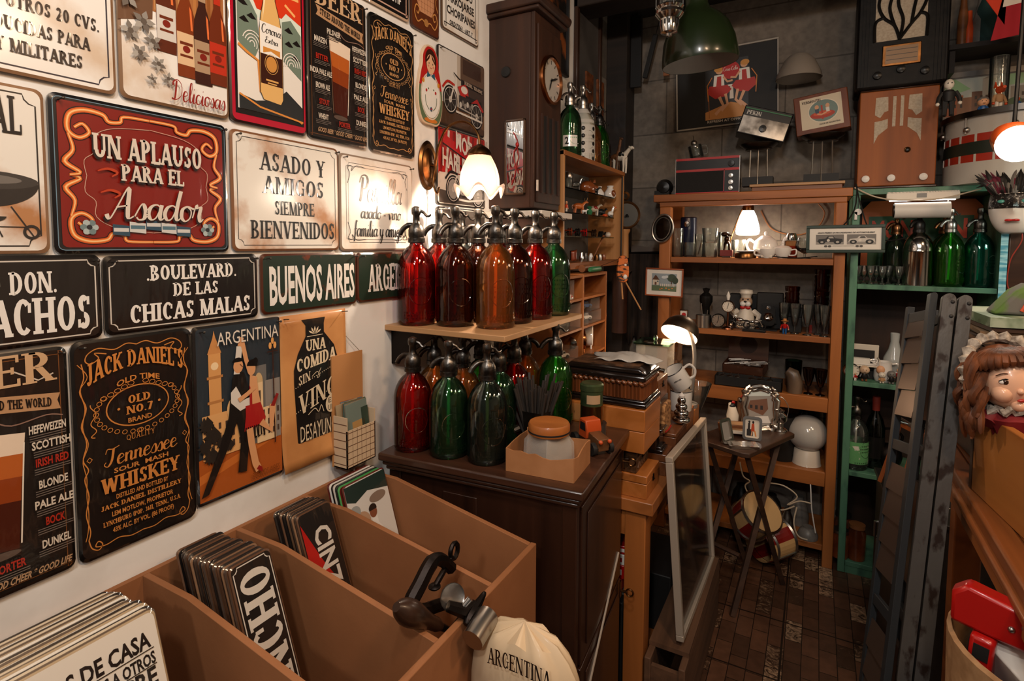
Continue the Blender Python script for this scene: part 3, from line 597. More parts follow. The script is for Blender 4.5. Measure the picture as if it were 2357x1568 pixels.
street('chipped green country street plate half behind the red siphon', 1.110, 1.400, 1.366, 1.502, [('ARGENTINA', .56, .47, .84, .56, 'slab')], GRN, '#4a2010', False)
# --- tango poster
o, a = sign('tin_sign', 'travel tin poster of a dancing tango couple in a city', .653, .860, .984, 1.357, '#2d343a', '#14100f', r=.008)
a.poly([(.02, .02), (.98, .02), (.98, .30), (.02, .26)], '#a85420').poly([(.02, .12), (.98, .26), (.98, .30), (.02, .17)], '#c26a2c')
def bld(u0, u1, v0, v1, c_, wins=0):
    a.rect(u0, v0, u1, v1, c_)
    for i in range(wins):
        for j in range(3): a.rect(u0+(i+.3)*(u1-u0)/wins, v0+.04+j*.06, u0+(i+.65)*(u1-u0)/wins, v0+.075+j*.06, '#4a3a30')
bld(.62, .80, .25, .72, '#6d6a66', 2); bld(.78, .97, .25, .62, '#8a8178', 3)
bld(.14, .27, .45, .84, '#d69a5c'); a.poly([(.13, .84), (.28, .84), (.22, .93), (.205, .97), (.19, .93)], '#c98a50').ell(.205, .77, .04, .022, '#f0d2a4').rect(.12, .70, .29, .715, '#b57a44').rect(.12, .56, .29, .575, '#b57a44')
bld(.06, .50, .25, .50, '#dba468', 6); a.ell(.40, .5, .08, .07, '#e0b27a').poly([(.39, .56), (.41, .56), (.4, .63)], '#e0b27a')
bld(.66, .90, .25, .46, '#e2c193', 4); bld(.64, .74, .3, .62, '#e2c193'); a.ell(.69, .62, .05, .06, '#c9a878', 14, 0, 180).rect(.67, .5, .71, .57, '#4a3a30')
for x_, y_, r_ in ((.06, .45, .07), (.12, .38, .08), (.04, .33, .06), (.22, .33, .06), (.1, .27, .07), (.3, .3, .05)): a.poly([(x_+.03+r_*(1+.3*math.sin(q*2.7))*math.cos(R(q*18)), y_+r_*.6*(1+.3*math.cos(q*3.1))*math.sin(R(q*18))) for q in range(20)], '#2b2520')
a.line([(.88, .22), (.87, .82)], .003, '#3a2018').ell(.84, .83, .02, .022, '#e0a05a', 8).ell(.9, .83, .02, .022, '#e0a05a', 8).ell(.87, .86, .018, .022, '#e0a05a', 8).rect(.80, .79, .94, .797, '#3a2018')
SK, SU = '#d69a6a', '#1a1614'
a.poly([(.02, .05), (.10, .06), (.30, .27), (.42, .42), (.46, .30), (.42, .12), (.52, .11), (.56, .3), (.56, .46), (.54, .58), (.36, .60), (.33, .46), (.22, .3)], SU)
a.poly([(.36, .58), (.38, .68), (.43, .72), (.52, .70), (.56, .60), (.54, .52)], SU).poly([(.36, .60), (.42, .63), (.5, .54), (.62, .55), (.6, .5), (.46, .48), (.36, .54)], '#d8cfc2')
a.line([(.43, .70), (.45, .78), (.47, .86)], .014, '#d8cfc2').line([(.47, .86), (.5, .91)], .010, SK).line([(.58, .70), (.54, .78), (.5, .89)], .010, SK)
a.ell(.45, .745, .055, .04, SK).ell(.445, .77, .062, .026, '#120e0d', 14, 0, 180).line([(.47, .755), (.50, .735)], .002, '#7c4a30')
a.ell(.60, .715, .05, .04, SK).ell(.61, .735, .062, .034, '#120e0d', 14, -20, 180).ell(.65, .755, .03, .022, '#120e0d')
a.poly([(.58, .68), (.66, .66), (.68, .56), (.70, .5), (.60, .5), (.57, .6)], SK).poly([(.57, .62), (.6, .58), (.6, .49), (.57, .5)], '#a01f1c')
a.poly([(.52, .50), (.70, .50), (.76, .40), (.74, .37), (.50, .35), (.52, .44)], '#a51f1d')
for q in range(9): a.line([(.52+.025*q, .37), (.51+.026*q+.01*(q % 3), .29+.01*(q % 2))], .003, '#1a1211')
a.line([(.56, .36), (.58, .26), (.62, .14), (.66, .09)], .016, SK).line([(.70, .38), (.82, .31), (.84, .42), (.85, .47)], .015, SK).poly([(.82, .46), (.87, .45), (.93, .52), (.9, .53)], '#8a1a18').poly([(.63, .1), (.7, .07), (.7, .1), (.66, .12)], '#8a1a18')
a.line([(.44, .545), (.54, .57), (.63, .6)], .010, SK)
a.part('lettering').text('ARGENTINA', .58, .92, .72, .075, '#e0d3c2', 'thin').text('BUENOS AIRES', .75, .065, .34, .04, '#7a3a14', 'thin')
a.done(o)
# --- wine poster (paper)
PAPER = mat('aged_tan_paper', '#c98d52', .6, col2='#a86c38', scale=6, coat=.25, contrast=(.3, .6))
o = thing('paper_poster', 'tan paper poster of a black wine jar shape with hand lettering', 'poster', (.007, .96, 1.168))
W_, H_ = .205, .376
MB().sheet(PAPER, lambda u, v: (.002+.012*max(0, .2-v)**2*20+.02*max(0, u-.75)**2*4*(1-v), (u-.5)*W_, (v-.5)*H_), 16, 16).build('sheet', o, solid=.0006)
a = Art(W_, H_, x0=.003)
a.poly([(.3, .96), (.66, .96), (.64, .92), (.64, .86), (.80, .76), (.86, .66), (.86, .56), (.80, .16), (.72, .135), (.30, .135), (.22, .16), (.18, .55), (.18, .64), (.24, .74), (.36, .85), (.36, .92)], '#1a1615')
a.part('lettering'); Wc = '#d8c4a4'
for q in (-60, -30, 0, 30, 60): a.poly([(.5+.06*math.sin(R(q))*.2, .855), (.5+.075*math.sin(R(q-10)), .855+.035*math.cos(R(q-10))), (.5+.11*math.sin(R(q)), .855+.055*math.cos(R(q))), (.5+.075*math.sin(R(q+10)), .855+.035*math.cos(R(q+10)))], Wc)
a.line([(.38, .845), (.62, .845)], .0016, Wc).text('UNA', .51, .785, .30, .075, Wc, 'slab').text('COMIDA', .52, .685, .60, .085, Wc, 'slab', shear=.04).text('SIN', .33, .575, .18, .06, Wc, 'serif', shear=.02).line([(.44, .575), (.52, .60), (.56, .57), (.52, .56), (.58, .62)], .0016, Wc, smooth=4)
for q in range(22): a.ell(.20+.03*q, .525+.005*q, .006, .004, Wc, 6).ell(.20+.03*q, .36+.010*q*.6, .006, .004, Wc, 6)
a.text('VINO', .52, .45, .58, .13, Wc, 'serif', shear=.09).ell(.72, .36, .09, .062, Wc).line([(.36, .33), (.46, .36), (.52, .33), (.56, .37), (.6, .32)], .002, Wc, smooth=5)
a.text('DESAYUNO', .52, .215, .56, .115, Wc, 'thin', warp=lambda p: (0, 1-.2*abs(p)))
a.text('ES', .72, .385, .09, .035, '#1a1615', 'thin').text('UN', .72, .335, .10, .04, '#1a1615', 'thin')
a.done(o)
for s in (-1, 1): MB().tube(NAIL, [(0, s*.09, .18), (.022, s*.092, .182)], .0014, 6).build('nail', o)
# --- motorcycle photographs (three)
def moto(label, y0, y1, z0, z1, kind):
    o, a = sign('tin_sign', label, y0, y1, z0, z1, '#3a2a22' if kind == 0 else '#d8cfc4', '#1a1512', nails=1)
    if kind == 0:
        a.rect(.02, .3, .45, .98, '#d5cdc4').rect(.38, .30, .52, .98, '#b9aa9a').rect(.45, .66, .98, .98, '#5a4232').rect(.5, .76, .9, .96, '#3a2318').rect(.46, .6, .96, .68, '#211815').rect(.03, .03, .98, .30, '#4a3222').poly([(.03, .3), (.98, .1), (.98, .3)], '#6b4a30')
        wh = ((.24, .36), (.80, .26))
    elif kind == 1:
        a.rect(.02, .40, .98, .98, '#a81c18')
        for q in range(10): a.poly([(.05+.1*q, .42), (.09+.1*q, .42), (.14+.1*q, .97), (.1+.1*q, .97)], '#c9bfb5' if q % 2 else '#7c1512')
        a.poly([(.1, .80), (.98, .52), (.98, .62), (.1, .92)], '#b3161a').poly([(.1, .78), (.98, .50), (.98, .52), (.1, .80)], '#1a1512').rect(.03, .03, .98, .42, '#cfc6bb').poly([(.03, .03), (.98, .03), (.98, .12), (.03, .2)], '#4a403a')
        wh = ((.30, .22), (.82, .18))
    else:
        a.rect(.02, .03, .98, .97, '#4a403a').poly([(.03, .1), (.98, .3), (.98, .5), (.03, .5)], '#8a8078'); wh = ((.25, .35), (.78, .3))
    for cx, cy in wh:
        a.ell(cx, cy, .145, .185, '#161312').ring(cx, cy, .12, .155, .003, '#c9c0b6').ell(cx, cy, .1, .13, '#2b2522' if kind == 0 else '#a59c93').ell(cx, cy, .03, .04, '#cfc6bb')
        for q in range(8): a.line([(cx, cy), (cx+.11*math.cos(R(45*q+10)), cy+.145*math.sin(R(45*q+10)))], .0009, '#b5ada4')
    (x0, y0_), (x1, y1_) = wh
    a.line([(x0, y0_), (x0+.10, y0_+.30), (x0+.06, y0_+.36)], .007, '#cfc6bb').line([(x0+.06, y0_+.36), (x0+.2, y0_+.30)], .004, '#1a1512').line([(x0-.16, y0_+.12), (x0-.06, y0_+.22), (x0+.08, y0_+.2)], .008, '#b3261c' if kind == 0 else '#1a1512', smooth=4)
    a.poly([(x0+.14, y0_+.2), (x0+.3, y0_+.27), (x1-.2, y0_+.22), (x1-.18, y1_+.16), (x0+.2, y0_+.1)], '#b3221c').ell(x0+.28, y0_+.19, .07, .05, '#d5cbc0').poly([(x0+.3, y0_+.13), (x1+.1, y1_+.22), (x1+.12, y1_+.16), (x0+.34, y0_+.05)], '#171312')
    a.rect(x0+.17, y0_-.10, x1-.17, y0_+.10, '#2a2422')
    for q in range(6): a.ell(x0+.2+.05*q, y0_-.02+.03*(q % 2), .026, .04, ['#bdb4aa', '#6b625b', '#8f867d'][q % 3], 9)
    a.line([(x0+.1, y0_-.13), (x0+.3, y0_-.14), (x1+.12, y1_-.06)], .007, '#cfc6bb').line([(x0+.15, y0_-.06), (x1+.05, y1_-.01)], .005, '#a59c93')
    a.poly([(x1-.14, y1_+.15), (x1, y1_+.24), (x1+.16, y1_+.1), (x1+.12, y1_+.08), (x1, y1_+.18)], '#a51f1d')
    a.part('lettering')
    if kind == 0: a.text('KIEHL TRADE', .72, .635, .4, .045, '#b09a86', 'slab', shear=-.03)
    elif kind == 1: a.text('MOTOR', .62, .78, .56, .22, '#d5cbc0', 'bold', shear=-.2).text('HARLEY', .36, .56, .56, .22, '#d5cbc0', 'bold', shear=-.12)
    a.done(o)
moto('photo tin sign of a red motorcycle parked in a street', 1.476, 1.765, 1.917, 2.173, 0)
moto('red and white motorcycle tin sign right behind the tulip lamp', 1.471, 1.77, 1.656, 1.913, 1)
moto('dark grey motorcycle tin sign low behind the upper siphons', 1.471, 1.77, 1.395, 1.650, 2)
# --- wooden nesting doll plaque
o = thing('wooden_doll', 'flat painted wooden nesting doll hanging on the white wall', 'wall decoration', (.012, 1.436, 2.028))
sil = crom([(0, -.125), (.04, -.12), (.06, -.08), (.063, -.03), (.052, .03), (.042, .06), (.04, .09), (.022, .118), (0, .124), (-.022, .118), (-.04, .09), (-.042, .06), (-.052, .03), (-.063, -.03), (-.06, -.08), (-.04, -.12)], 4, True)
MB().prism(mat('pale_plywood', '#cdb091', .5), sil, -.012, 0, 'x').build('board', o, bev=.002)
a = Art(.13, .25, x0=.0003); q_ = lambda L, s=1: [(u/.13*s+.5, v/.25*s+.5) for u, v in L]
a.poly(q_(sil, .95), '#5f6f4e').poly([(u, max(v, .47)) for u, v in q_(sil, .95)], '#b3201d').ell(.5, .06, .26, .03, '#c9752c')
a.ell(.5, .36, .36, .27, '#e6dfd5').poly([(.42, .62), (.58, .62), (.68, .5), (.32, .5)], '#e6dfd5').ring(.5, .36, .38, .285, .004, '#d8c9b8').ell(.5, .80, .22, .145, '#3a1a10').ell(.5, .76, .17, .12, '#e0b08a').poly([(.5, .90), (.34, .80), (.32, .76), (.44, .82)], '#3a1a10').poly([(.5, .90), (.66, .80), (.68, .76), (.56, .82)], '#3a1a10')
for s in (-1, 1):
    a.ell(.5+s*.07, .765, .014, .012, '#1a1412', 8).ell(.5+s*.10, .73, .03, .014, '#d0806a', 8).poly([(.5, .615), (.5+s*.14, .66), (.5+s*.16, .58)], '#2a5a70').ell(.5+s*.30, .53, .05, .03, '#d08a2c', 8).ell(.5+s*.18, .42, .035, .02, '#b3201d', 8).ell(.5+s*.10, .45, .02, .01, '#4a5f3a', 8)
    a.line([(.5+s*.08, .19), (.5+s*.2, .26), (.5+s*.22, .36)], .002, '#4a5f3a', smooth=4)
a.ell(.5, .2, .05, .028, '#2a5a70', 8).ell(.5, .2, .025, .014, '#b3201d', 8).line([(.46, .715), (.5, .705), (.54, .715)], .0012, '#a0301f')
a.done(o)
# ================================================================ shared materials
PEWT = metal('worn_pewter', '#6f6a65', .34, col2='#3b3733', scale=40, bump=.25, bscale=90)
CHROME = metal('bright_chrome', '#c9c5c0', .12); STEEL = metal('brushed_steel', '#a9a49e', .3); IRON = metal('dark_iron', '#2b2624', .45, bump=.2, scale=60)
BRASS = metal('aged_brass', '#8a5f38', .3, col2='#5b3c22', scale=20)
BLACKP = mat('black_plastic', '#121110', .35); BLACKM = mat('black_matte_paint', '#171514', .6)
MDF = mat('raw_fibreboard', '#94603a', .75, col2='#875531', scale=5, bump=.05, bscale=120); MDFE = mat('fibreboard_edge', '#a8744a', .75)
CABW = wood('dark_polished_walnut', '#351d12', '#1f0f08', 2, .35, 10, .25, .04); CABT = wood('dark_walnut_top', '#4a2d1f', '#2b180f', 0, .35, 12, .4, .05)
CLKW = wood('clock_case_walnut', '#3d2111', '#261308', 2, .55, 12, 0, .04)
PINE = wood('orange_pine', '#a8642e', '#834a1f', 2, .5, 10, .12); PINEX = wood('orange_pine_boards', '#a8642e', '#834a1f', 0, .5, 10, .12); PINEY = wood('orange_pine_planks', '#a4622f', '#7d481f', 1, .5, 10, .12)
PALEP = wood('pale_pine', '#c08b58', '#a3703f', 2, .5, 9, .1); PALEX = wood('pale_plywood_shelf', '#b98d62', '#a37a50', 0, .5, 8, .1)
OAK = wood('brown_oak_box', '#8a5530', '#643a1d', 0, .45, 14, .2); DKW = wood('dark_stained_wood', '#3d2417', '#24140c', 0, .35, 14, .4)
CLEAR = glass('clear_glass', '#f7f9f7', .86, 1.3, .03); CLEARP = mat('clear_acrylic', '#c9c2ba', .08, alpha=.07, coat=1)
WHITEP = mat('white_porcelain', '#dcd6cf', .18, coat=.5); CREAMP = mat('cream_plastic', '#d3c8b8', .4)
REDP = mat('red_plastic', '#a5120f', .3, coat=.3); ORANGEP = mat('orange_plastic', '#c8481c', .35, coat=.3); BLUEP = mat('blue_plastic', '#1f4f86', .35); GREENP = mat('green_plastic', '#2f6b45', .35)
BRNP = mat('glazed_brown_clay', '#7a3f1c', .2, coat=.5); SKINP = mat('toy_skin', '#d09a72', .45); GREYP = mat('grey_plastic', '#6c6863', .4); TANP = mat('tan_cloth', '#a9825c', .8)
PAPERW = mat('white_paper', '#dcd5ca', .7); CARD = mat('brown_cardboard', '#a9744a', .8, col2='#986439', scale=10)
def tint(n, c, *k): return glass(n, c, *(k or (.75, 1.3, .035)))
RG, AMB, OG, GG, DG, TG = tint('red_glass', '#f5968a'), tint('dark_amber_glass', '#d6a48a'), tint('orange_glass', '#f8d6aa', .78, 1.3, .09), tint('green_glass', '#c2e2c8'), tint('dark_smoky_green_glass', '#cdd5cc'), tint('teal_glass', '#8fe0d2')
BG = tint('bright_green_glass', '#baf0b0'); 
TUBE = {RG: mat('red_tube', '#c22016', .4), AMB: mat('amber_tube', '#7c2f14', .4), OG: mat('pale_orange_tube', '#dd8f55', .4), GG: mat('green_tube', '#4f9a68', .4), DG: mat('olive_tube', '#6d7f45', .4), BG: mat('bright_green_tube', '#5fae4a', .4), TG: mat('teal_tube', '#1f8f80', .4), CLEAR: mat('clear_tube', '#bdb6ac', .4)}

# ================================================================ siphons
def siphon(label, loc, g, h=.345, rz=0, group=None, metalm=None, painted=None, fat=True):
    """soda siphon of unit height h: glass bottle, tube, pewter head with spout and lever"""
    k = h/.345; pm = metalm or PEWT
    o = thing('soda_siphon', label, 'siphon', loc, rz, group); f = min(.056/.0535/k, 1.1) if fat else 1; o.scale = (k*f, k*f, k)
    out = [(.0, .004), (.040, .004), (.048, 0), (.0525, .006), (.0535, .02), (.0535, .150)]
    sh = lambda t, r0: .0165+(r0-.0165)*(1-t**2.3)**.72
    out += [(sh(t, .0535), .148+.084*t) for t in (.12, .25, .4, .55, .7, .82, .92, .98)]+[(.0185, .236), (.018, .245)]
    inn = [(.015, .245)]+[(sh(t, .0535)-.003, .146+.083*t) for t in (.96, .86, .7, .55, .4, .25, .12)]+[(.0505, .022), (.046, .012), (.0, .010)]
    MB().lathe(g, out+inn, 28, cap=False).build('bottle', o)
    MB().tube(TUBE.get(g, TUBE[CLEAR]), [(.002, 0, .03), (0, .002, .14), (0, 0, .25)], .0045, 8).build('inner_tube', o)
    e = MB(); c0 = R(-38-rz)
    for r_, n_, z0 in ((.026, 22, .10),):
        ring = []
        for q in range(28):
            t = 2*math.pi*q/28; s_ = r_*math.cos(t)*1.25/.0537; z = z0+r_*1.5*math.sin(t); ring.append((.0537*math.cos(s_+c0), .0537*math.sin(s_+c0), z))
        e.tube(g, ring, .0014, 5, True)
    for row, (z, n_, wd) in enumerate(((.118, 6, .5), (.104, 8, .6), (.090, 6, .5), (.038, 12, 1.0), (.030, 14, 1.0), (.022, 12, 1.0))):
        for q in range(n_):
            t = c0+(q-(n_-1)/2)*wd*2/n_; e.at(.0537*math.cos(t), .0537*math.sin(t), z, rz=math.degrees(t)).box(g, 0, 0, 0, .003, .0042, .0058 if (q*7+row) % 3 else .004)
    e.at(); e.build('embossing', o)
    if painted:
        f = MB().lathe(painted, [(.0542, .03), (.0542, .135)], 28, cap=False); f.build('painted_band', o)
    hd = MB().lathe(pm, [(.021, .238), (.024, .240), (.024, .252), (.0215, .254), (.0225, .262), (.0225, .276), (.018, .288), (.0125, .294), (.010, .300), (.0095, .318), (.0125, .322), (.0135, .332), (.012, .341), (.006, .345)], 20)
    hd.build('head', o)
    MB().tube(pm, crom([(.006, 0, .288), (.022, 0, .290), (.038, 0, .278), (.047, 0, .262)], 3), [.0085, .0085, .008, .008, .0078, .0076, .0075, .0073, .0072, .0072][:10], 10).build('spout', o)
    MB().tube(pm, crom([(-.006, 0, .333), (-.020, 0, .328), (-.028, 0, .318), (-.036, 0, .317), (-.041, 0, .322)], 3), [.005, .005, .0045, .0045, .004, .004, .004, .0035, .0035, .003, .003, .0025, .002], 7).build('lever', o)
    return o
ZU, ZL = 1.29, .96
SU_, SL_ = 'siphons on the plywood wall shelf', 'siphons on the dark cabinet'
for lab, x, y, g, rz in (('red soda siphon at the left end of the wall shelf, front', .070, 1.287, RG, -150), ('dark amber soda siphon between the red and orange ones, shelf front', .182, 1.325, AMB, -120), ('clear orange soda siphon at the front corner of the wall shelf', .303, 1.350, OG, -140),
                       ('dark red soda siphon just behind the clear orange one', .302, 1.464, AMB, -150), ('red soda siphon next to the green one at the shelf right side', .315, 1.578, RG, -150), ('green soda siphon at the right end of the wall shelf', .328, 1.692, GG, -150),
                       ('red soda siphon behind, against the wall, on the wall shelf', .066, 1.405, RG, -150), ('red amber soda siphon in the middle behind the front row', .180, 1.450, AMB, -140), ('red soda siphon at back under the tulip lamp', .185, 1.575, RG, -145), ('pale soda siphon at the back against the wall', .068, 1.53, CLEAR, -140)):
    siphon(lab, (x, y, ZU+.001), g, .345, rz, SU_)
for lab, x, y, g, rz, h in (('red soda siphon at the left front of the dark cabinet', .132, 1.19, RG, -165, .309), ('green soda siphon between the red and the smoky one on the cabinet', .246, 1.20, GG, -150, .309), ('dark smoky soda siphon nearest the viewer on the cabinet', .358, 1.215, DG, -130, .309),
                          ('orange soda siphon behind the red one on the cabinet', .120, 1.305, OG, -160, .305), ('amber orange soda siphon behind the green one on the cabinet', .213, 1.318, OG, -165, .305), ('green soda siphon half hidden right of the smoky one', .325, 1.330, GG, -150, .305),
                          ('red soda siphon behind the straw tin on the cabinet', .310, 1.450, RG, -165, .305), ('bright green soda siphon beside the straws, nearest the carved chest', .395, 1.565, BG, -140, .32), ('orange soda siphon behind the red one at the back of the cabinet', .285, 1.570, OG, 40, .305), ('green soda siphon deep at the back of the cabinet', .195, 1.445, BG, -160, .305)):
    siphon(lab, (x, y, ZL+.001), g, h, rz, SL_)
# wall shelf
o = thing('wall_shelf', 'pale plywood shelf on the white wall holding the red and orange siphons', 'shelf', (0, 0, 0))
MB().bx(PALEX, .0, .405, 1.225, 1.76, ZU-.016, ZU).build('board', o, bev=.002)
for y in (1.26, 1.72): MB().prism(IRON, [(0, ZU-.017), (.16, ZU-.017), (.16, ZU-.024), (.012, ZU-.12), (0, ZU-.12)], y-.006, y+.006, 'y').build('bracket', o)

# ================================================================ dark cabinet with key doors
o = thing('wooden_cabinet', 'dark polished walnut cabinet carrying the green and red siphons', 'cabinet', (.345, 1.375, 0), 4.5)
MB().bx(CABT, -.29, .29, -.245, .24, .938, .96).bx(CABT, -.282, .282, -.237, .236, .925, .938).bx(CABT, -.275, .275, -.23, .234, .912, .925).build('top', o, bev=.005)
b = MB().bx(CABW, -.262, .262, -.215, .234, .06, .912)
for x in (-.25, .25): b.bx(CABW, x-.018, x+.018, -.222, -.2, .06, .912)
b.bx(CABW, -.1, .0, -.219, -.215, .1, .88).bx(CABW, -.262, .262, -.222, .234, .02, .08)
b.build('body', o, bev=.003)
for z0, z1 in ((.50, .90), (.09, .49)):
    d = MB().bx(CABW, .262, .272, -.19, .22, z0, z1).bx(CABW, .272, .276, -.15, .19, z0+.03, z1-.03).build('door', o, bev=.003)
    MB().bx(BRASS, .276, .279, .198, .212, z1-.05, z1-.0).build('escutcheon', d)
    MB().tube(BRASS, [(.276, .205, z1-.03), (.30, .205, z1-.03)], .004, 8).tube(BRASS, [(.306+.011*math.cos(R(q)), .205, z1-.03+.011*math.sin(R(q))) for q in range(0, 360, 30)], .0028, 6, True).build('key', d)
MB().tube(mat('pale_scraped_edge', '#9a8d80', .4), [(.2775, -.16, .39), (.2775, .17, .60)], .003, 6).build('scratched_strip', o)

# ================================================================ display bin of fibreboard
XF, DIV = .55, (-.14, .24, .54, .73, .91, 1.083)
o = thing('display_bin', 'brown fibreboard display bin with slanted dividers under the signs', 'display bin')
MB().bx(MDF, .004, .016, -.14, 1.085, .60, .905).build('back_panel', o)
for y in DIV:
    p = [(.016, .60), (XF, .60), (XF, .845), (.155, .905), (.016, .905)] if y < 1.05 else [(.016, .60), (XF, .60), (XF, .845), (.155, .915), (.016, .915)]
    MB().prism(MDF, p, y, y+.012, 'y').build('divider', o, bev=.001)
MB().bx(MDF, XF, XF+.014, -.14, 1.095, .58, .847).build('front_panel', o, bev=.002)
MB().bx(MDF, .004, XF, -.14, 1.095, .585, .60).build('bottom', o)
for x, y in ((.05, -.1), (.5, -.1), (.05, 1.05), (.5, 1.05)): MB().bx(MDF, x-.02, x+.02, y-.02, y+.02, 0, .585).build('leg', o)
def stack(kind, n, y0, w, h, x_top, z_top, lean, pitch, group, labels, col, front=None, jit=.006):
    """n sheet signs leaning back, the first one in front"""
    proto = None
    cols = [ink(c) for c in col]
    for i in range(n):
        wi, hi = w, h
        loc = (x_top-i*pitch, y0+(random.uniform(-jit, jit) if i else 0), z_top-.0004*i+random.uniform(-.0012, .0012))
        if i == 0:
            r = thing('stacked_tin_sign', labels[0], 'sign', loc, group=group, rot=(0, -lean, 0))
            mb = plate(MB(), cols[0], wi, hi, .0035, .010, ink(col[1])); mb.v = [(x, y, z-h/2) for x, y, z in mb.v]; mb.build('plate', r)
            a = Art(wi, hi, x0=.0005); front(a)
            for ob in a.done(r): ob.location = (0, 0, -h/2)
        else:
            k = i % len(cols)
            if i <= len(cols) or not proto:
                mb = plate(MB(), cols[k], wi, hi, .0035, .010, cols[(k+1) % len(cols)]); mb.v = [(x, y, z-h/2) for x, y, z in mb.v]
                q = mb.build('stacked_tin_sign'); (proto := proto or {})[k] = q
            else: q = proto.get(k, next(iter(proto.values()))).copy(); C.objects.link(q)
            q.location = loc; q.rotation_euler = (0, R(-lean), 0); tag(q, labels[1], 'sign', group)
DKC = ('#1b1614', '#5b3d2a', '#3a2c24', '#7a5a40', '#241c18')
def f_pincho(a):
    a.part('border').frame(.006, .002, '#c9bfb2', .009)
    a.part('lettering').text('PINCHO', .5, .5, 3.05, .20, '#c9bfb2', 'slab', rot=90)
def f_cinz(a):
    a.part('picture').poly([(.06, .98), (.06, .35), (.55, .35), (.94, .02), (.94, .02), (.06, .02)], '#171312').poly([(.05, .93), (.05, .30), (.9, .30), (.42, .62)], '#a81a14')
    a.part('lettering').text('CINZANO', .58, .44, 2.65, .14, '#c9bfb2', 'bold', rot=-90)
def f_reglas(a):
    a.part('lettering')
    for t, x_, y_, w_, h in (('REGLAS DE CASA', .57, .885, .74, .07), ('AYUDARNOS UNOS A OTROS', .55, .80, .80, .05), ('SIEMPRE', .73, .725, .42, .075), ('DECIR POR FAVOR Y GRACIAS', .55, .65, .8, .05), ('DIVERTIRSE', .7, .575, .46, .065), ('SIN GRITAR NI FALTAR', .55, .50, .8, .05)): a.text(t, x_, y_, w_, h, '#1d1715', 'bold')
    a.part('border').rect(.12, .838, .95, .842, '#1d1715').rect(.12, .768, .95, .772, '#1d1715')
def f_photo(a):
    a.rect(.02, .02, .98, .98, '#c9c4bc').poly([(.02, .84), (.2, .80), (.5, .86), (.98, .80), (.98, .98), (.02, .98)], '#23312c').ell(.25, .6, .2, .1, '#a9876b').ell(.7, .76, .2, .05, '#7c6a5c').ell(.15, .72, .12, .06, '#8d8f8b')
    a.poly([(.48, .60), (.46, .52), (.38, .46), (.36, .02), (.7, .02), (.68, .46), (.6, .52), (.6, .6)], '#d8d3cb').ell(.53, .64, .085, .055, '#7a4630').ell(.53, .675, .09, .045, '#1a1614', 16, -10, 190).rect(.44, .66, .62, .69, '#1a1614')
stack('a', 26, .628, .086, .30, .205, .95, 20, .0062, 'tin signs filed in the bin behind the skewer sign', ('black snack street plate with cream letters, front of its stack in the bin', 'thin tin sign filed edge on behind the skewer street plate'), DKC, f_pincho)
stack('b', 16, .836, .095, .30, .135, .938, 20, .0045, 'tin signs filed in the bin behind the vermouth sign', ('red and black vermouth tin sign turned sideways, front of its stack', 'thin tin sign filed edge on behind the vermouth sign'), DKC, f_cinz)
stack('c', 24, .338, .235, .33, .215, .962, 18, .0055, 'tin signs filed in the bin behind the house rules', ('white house rules tin sign at the lower left, front of its stack', 'thin tin sign filed edge on behind the house rules sign'), ('#d9d0c2', '#a89070', '#5b4a3c', '#c9b79c', '#2b221d'), f_reglas)
stack('d', 7, 1.004, .145, .25, .125, .945, 17, .008, 'picture plates leaning in the bin compartment by the cabinet', ('photo tin plate of a man in a white shirt leaning in the bin', 'coloured tin plate leaning behind the photo of the man'), ('#c9c4bc', '#5a1c18', '#3f8a4a', '#1c2320', '#b9b2a8', '#2b221d'), f_photo)

# ---------------- antique clamp-on grinder sitting on the bin rail
GR = Vector((.55, .72, .86))
o = thing('vegetable_slicer', 'antique iron clamp-on slicer with dark wooden handle hooked over the bin', 'kitchen tool', GR)
def gp(cx, cy, X): return tuple(ax(900+cx/5.8, 1230+cy/5.8, X)-GR)
MB().tube(IRON, crom([gp(800, 450, .5), gp(690, 350, .5), gp(590, 335, .5), gp(500, 440, .5), gp(380, 680, .5), gp(270, 900, .5), gp(290, 1010, .5), gp(420, 1030, .5), gp(540, 980, .5), gp(690, 930, .5)], 4), [.012]*10+[.014]*20+[.012]*7, 8).build('clamp_arm', o)
c_ = Vector(gp(842, 222, .5))
MB().tube(IRON, [gp(800, 320, .5), gp(590, 690, .5)], .0058, 8).tube(IRON, [tuple(c_+Vector((0, .0125*math.cos(R(q)), .0150*math.sin(R(q))))) for q in range(0, 360, 30)], .0048, 7, True).ball(IRON, gp(580, 700, .5), .012, .012, .005).build('thumb_screw', o)
h0, h1 = Vector(gp(70, 970, .505)), Vector(gp(660, 1230, .525)); P_ = [h0.lerp(h1, q/10) for q in range(11)]
MB().tube(wood('dark_turned_handle', '#3a2418', '#20130c', 2, .35), [tuple(p) for p in P_], [.008, .017, .0215, .0225, .021, .0185, .016, .0135, .0125, .012, .008], 16).build('handle', o)
MB().tube(IRON, [tuple(h1), gp(800, 1290, .53), gp(960, 1100, .55)], .007, 8).build('crank', o)
MB().at(*gp(815, 840, .535), rx=28, ry=64).lathe(STEEL, [(0, -.002), (.023, -.002), (.024, .003), (.021, .001), (0, 0)], 22).build('round_plate', o)
MB().tube(IRON, [gp(760, 960, .54), gp(960, 1020, .56), gp(1120, 950, .57)], [.010, .014, .010], 8).tube(STEEL, [gp(950, 990, .56), gp(1060, 860, .57)], .006, 10).build('bracket', o)
MB().tube(IRON, crom([gp(1000, 1210, .575), gp(1080, 1060, .575), gp(1170, 920, .575), gp(1255, 775, .575)], 4), [.006, .008, .009, .010, .010, .010, .009, .009, .008, .007, .006, .005, .003], 8).build('blade', o)
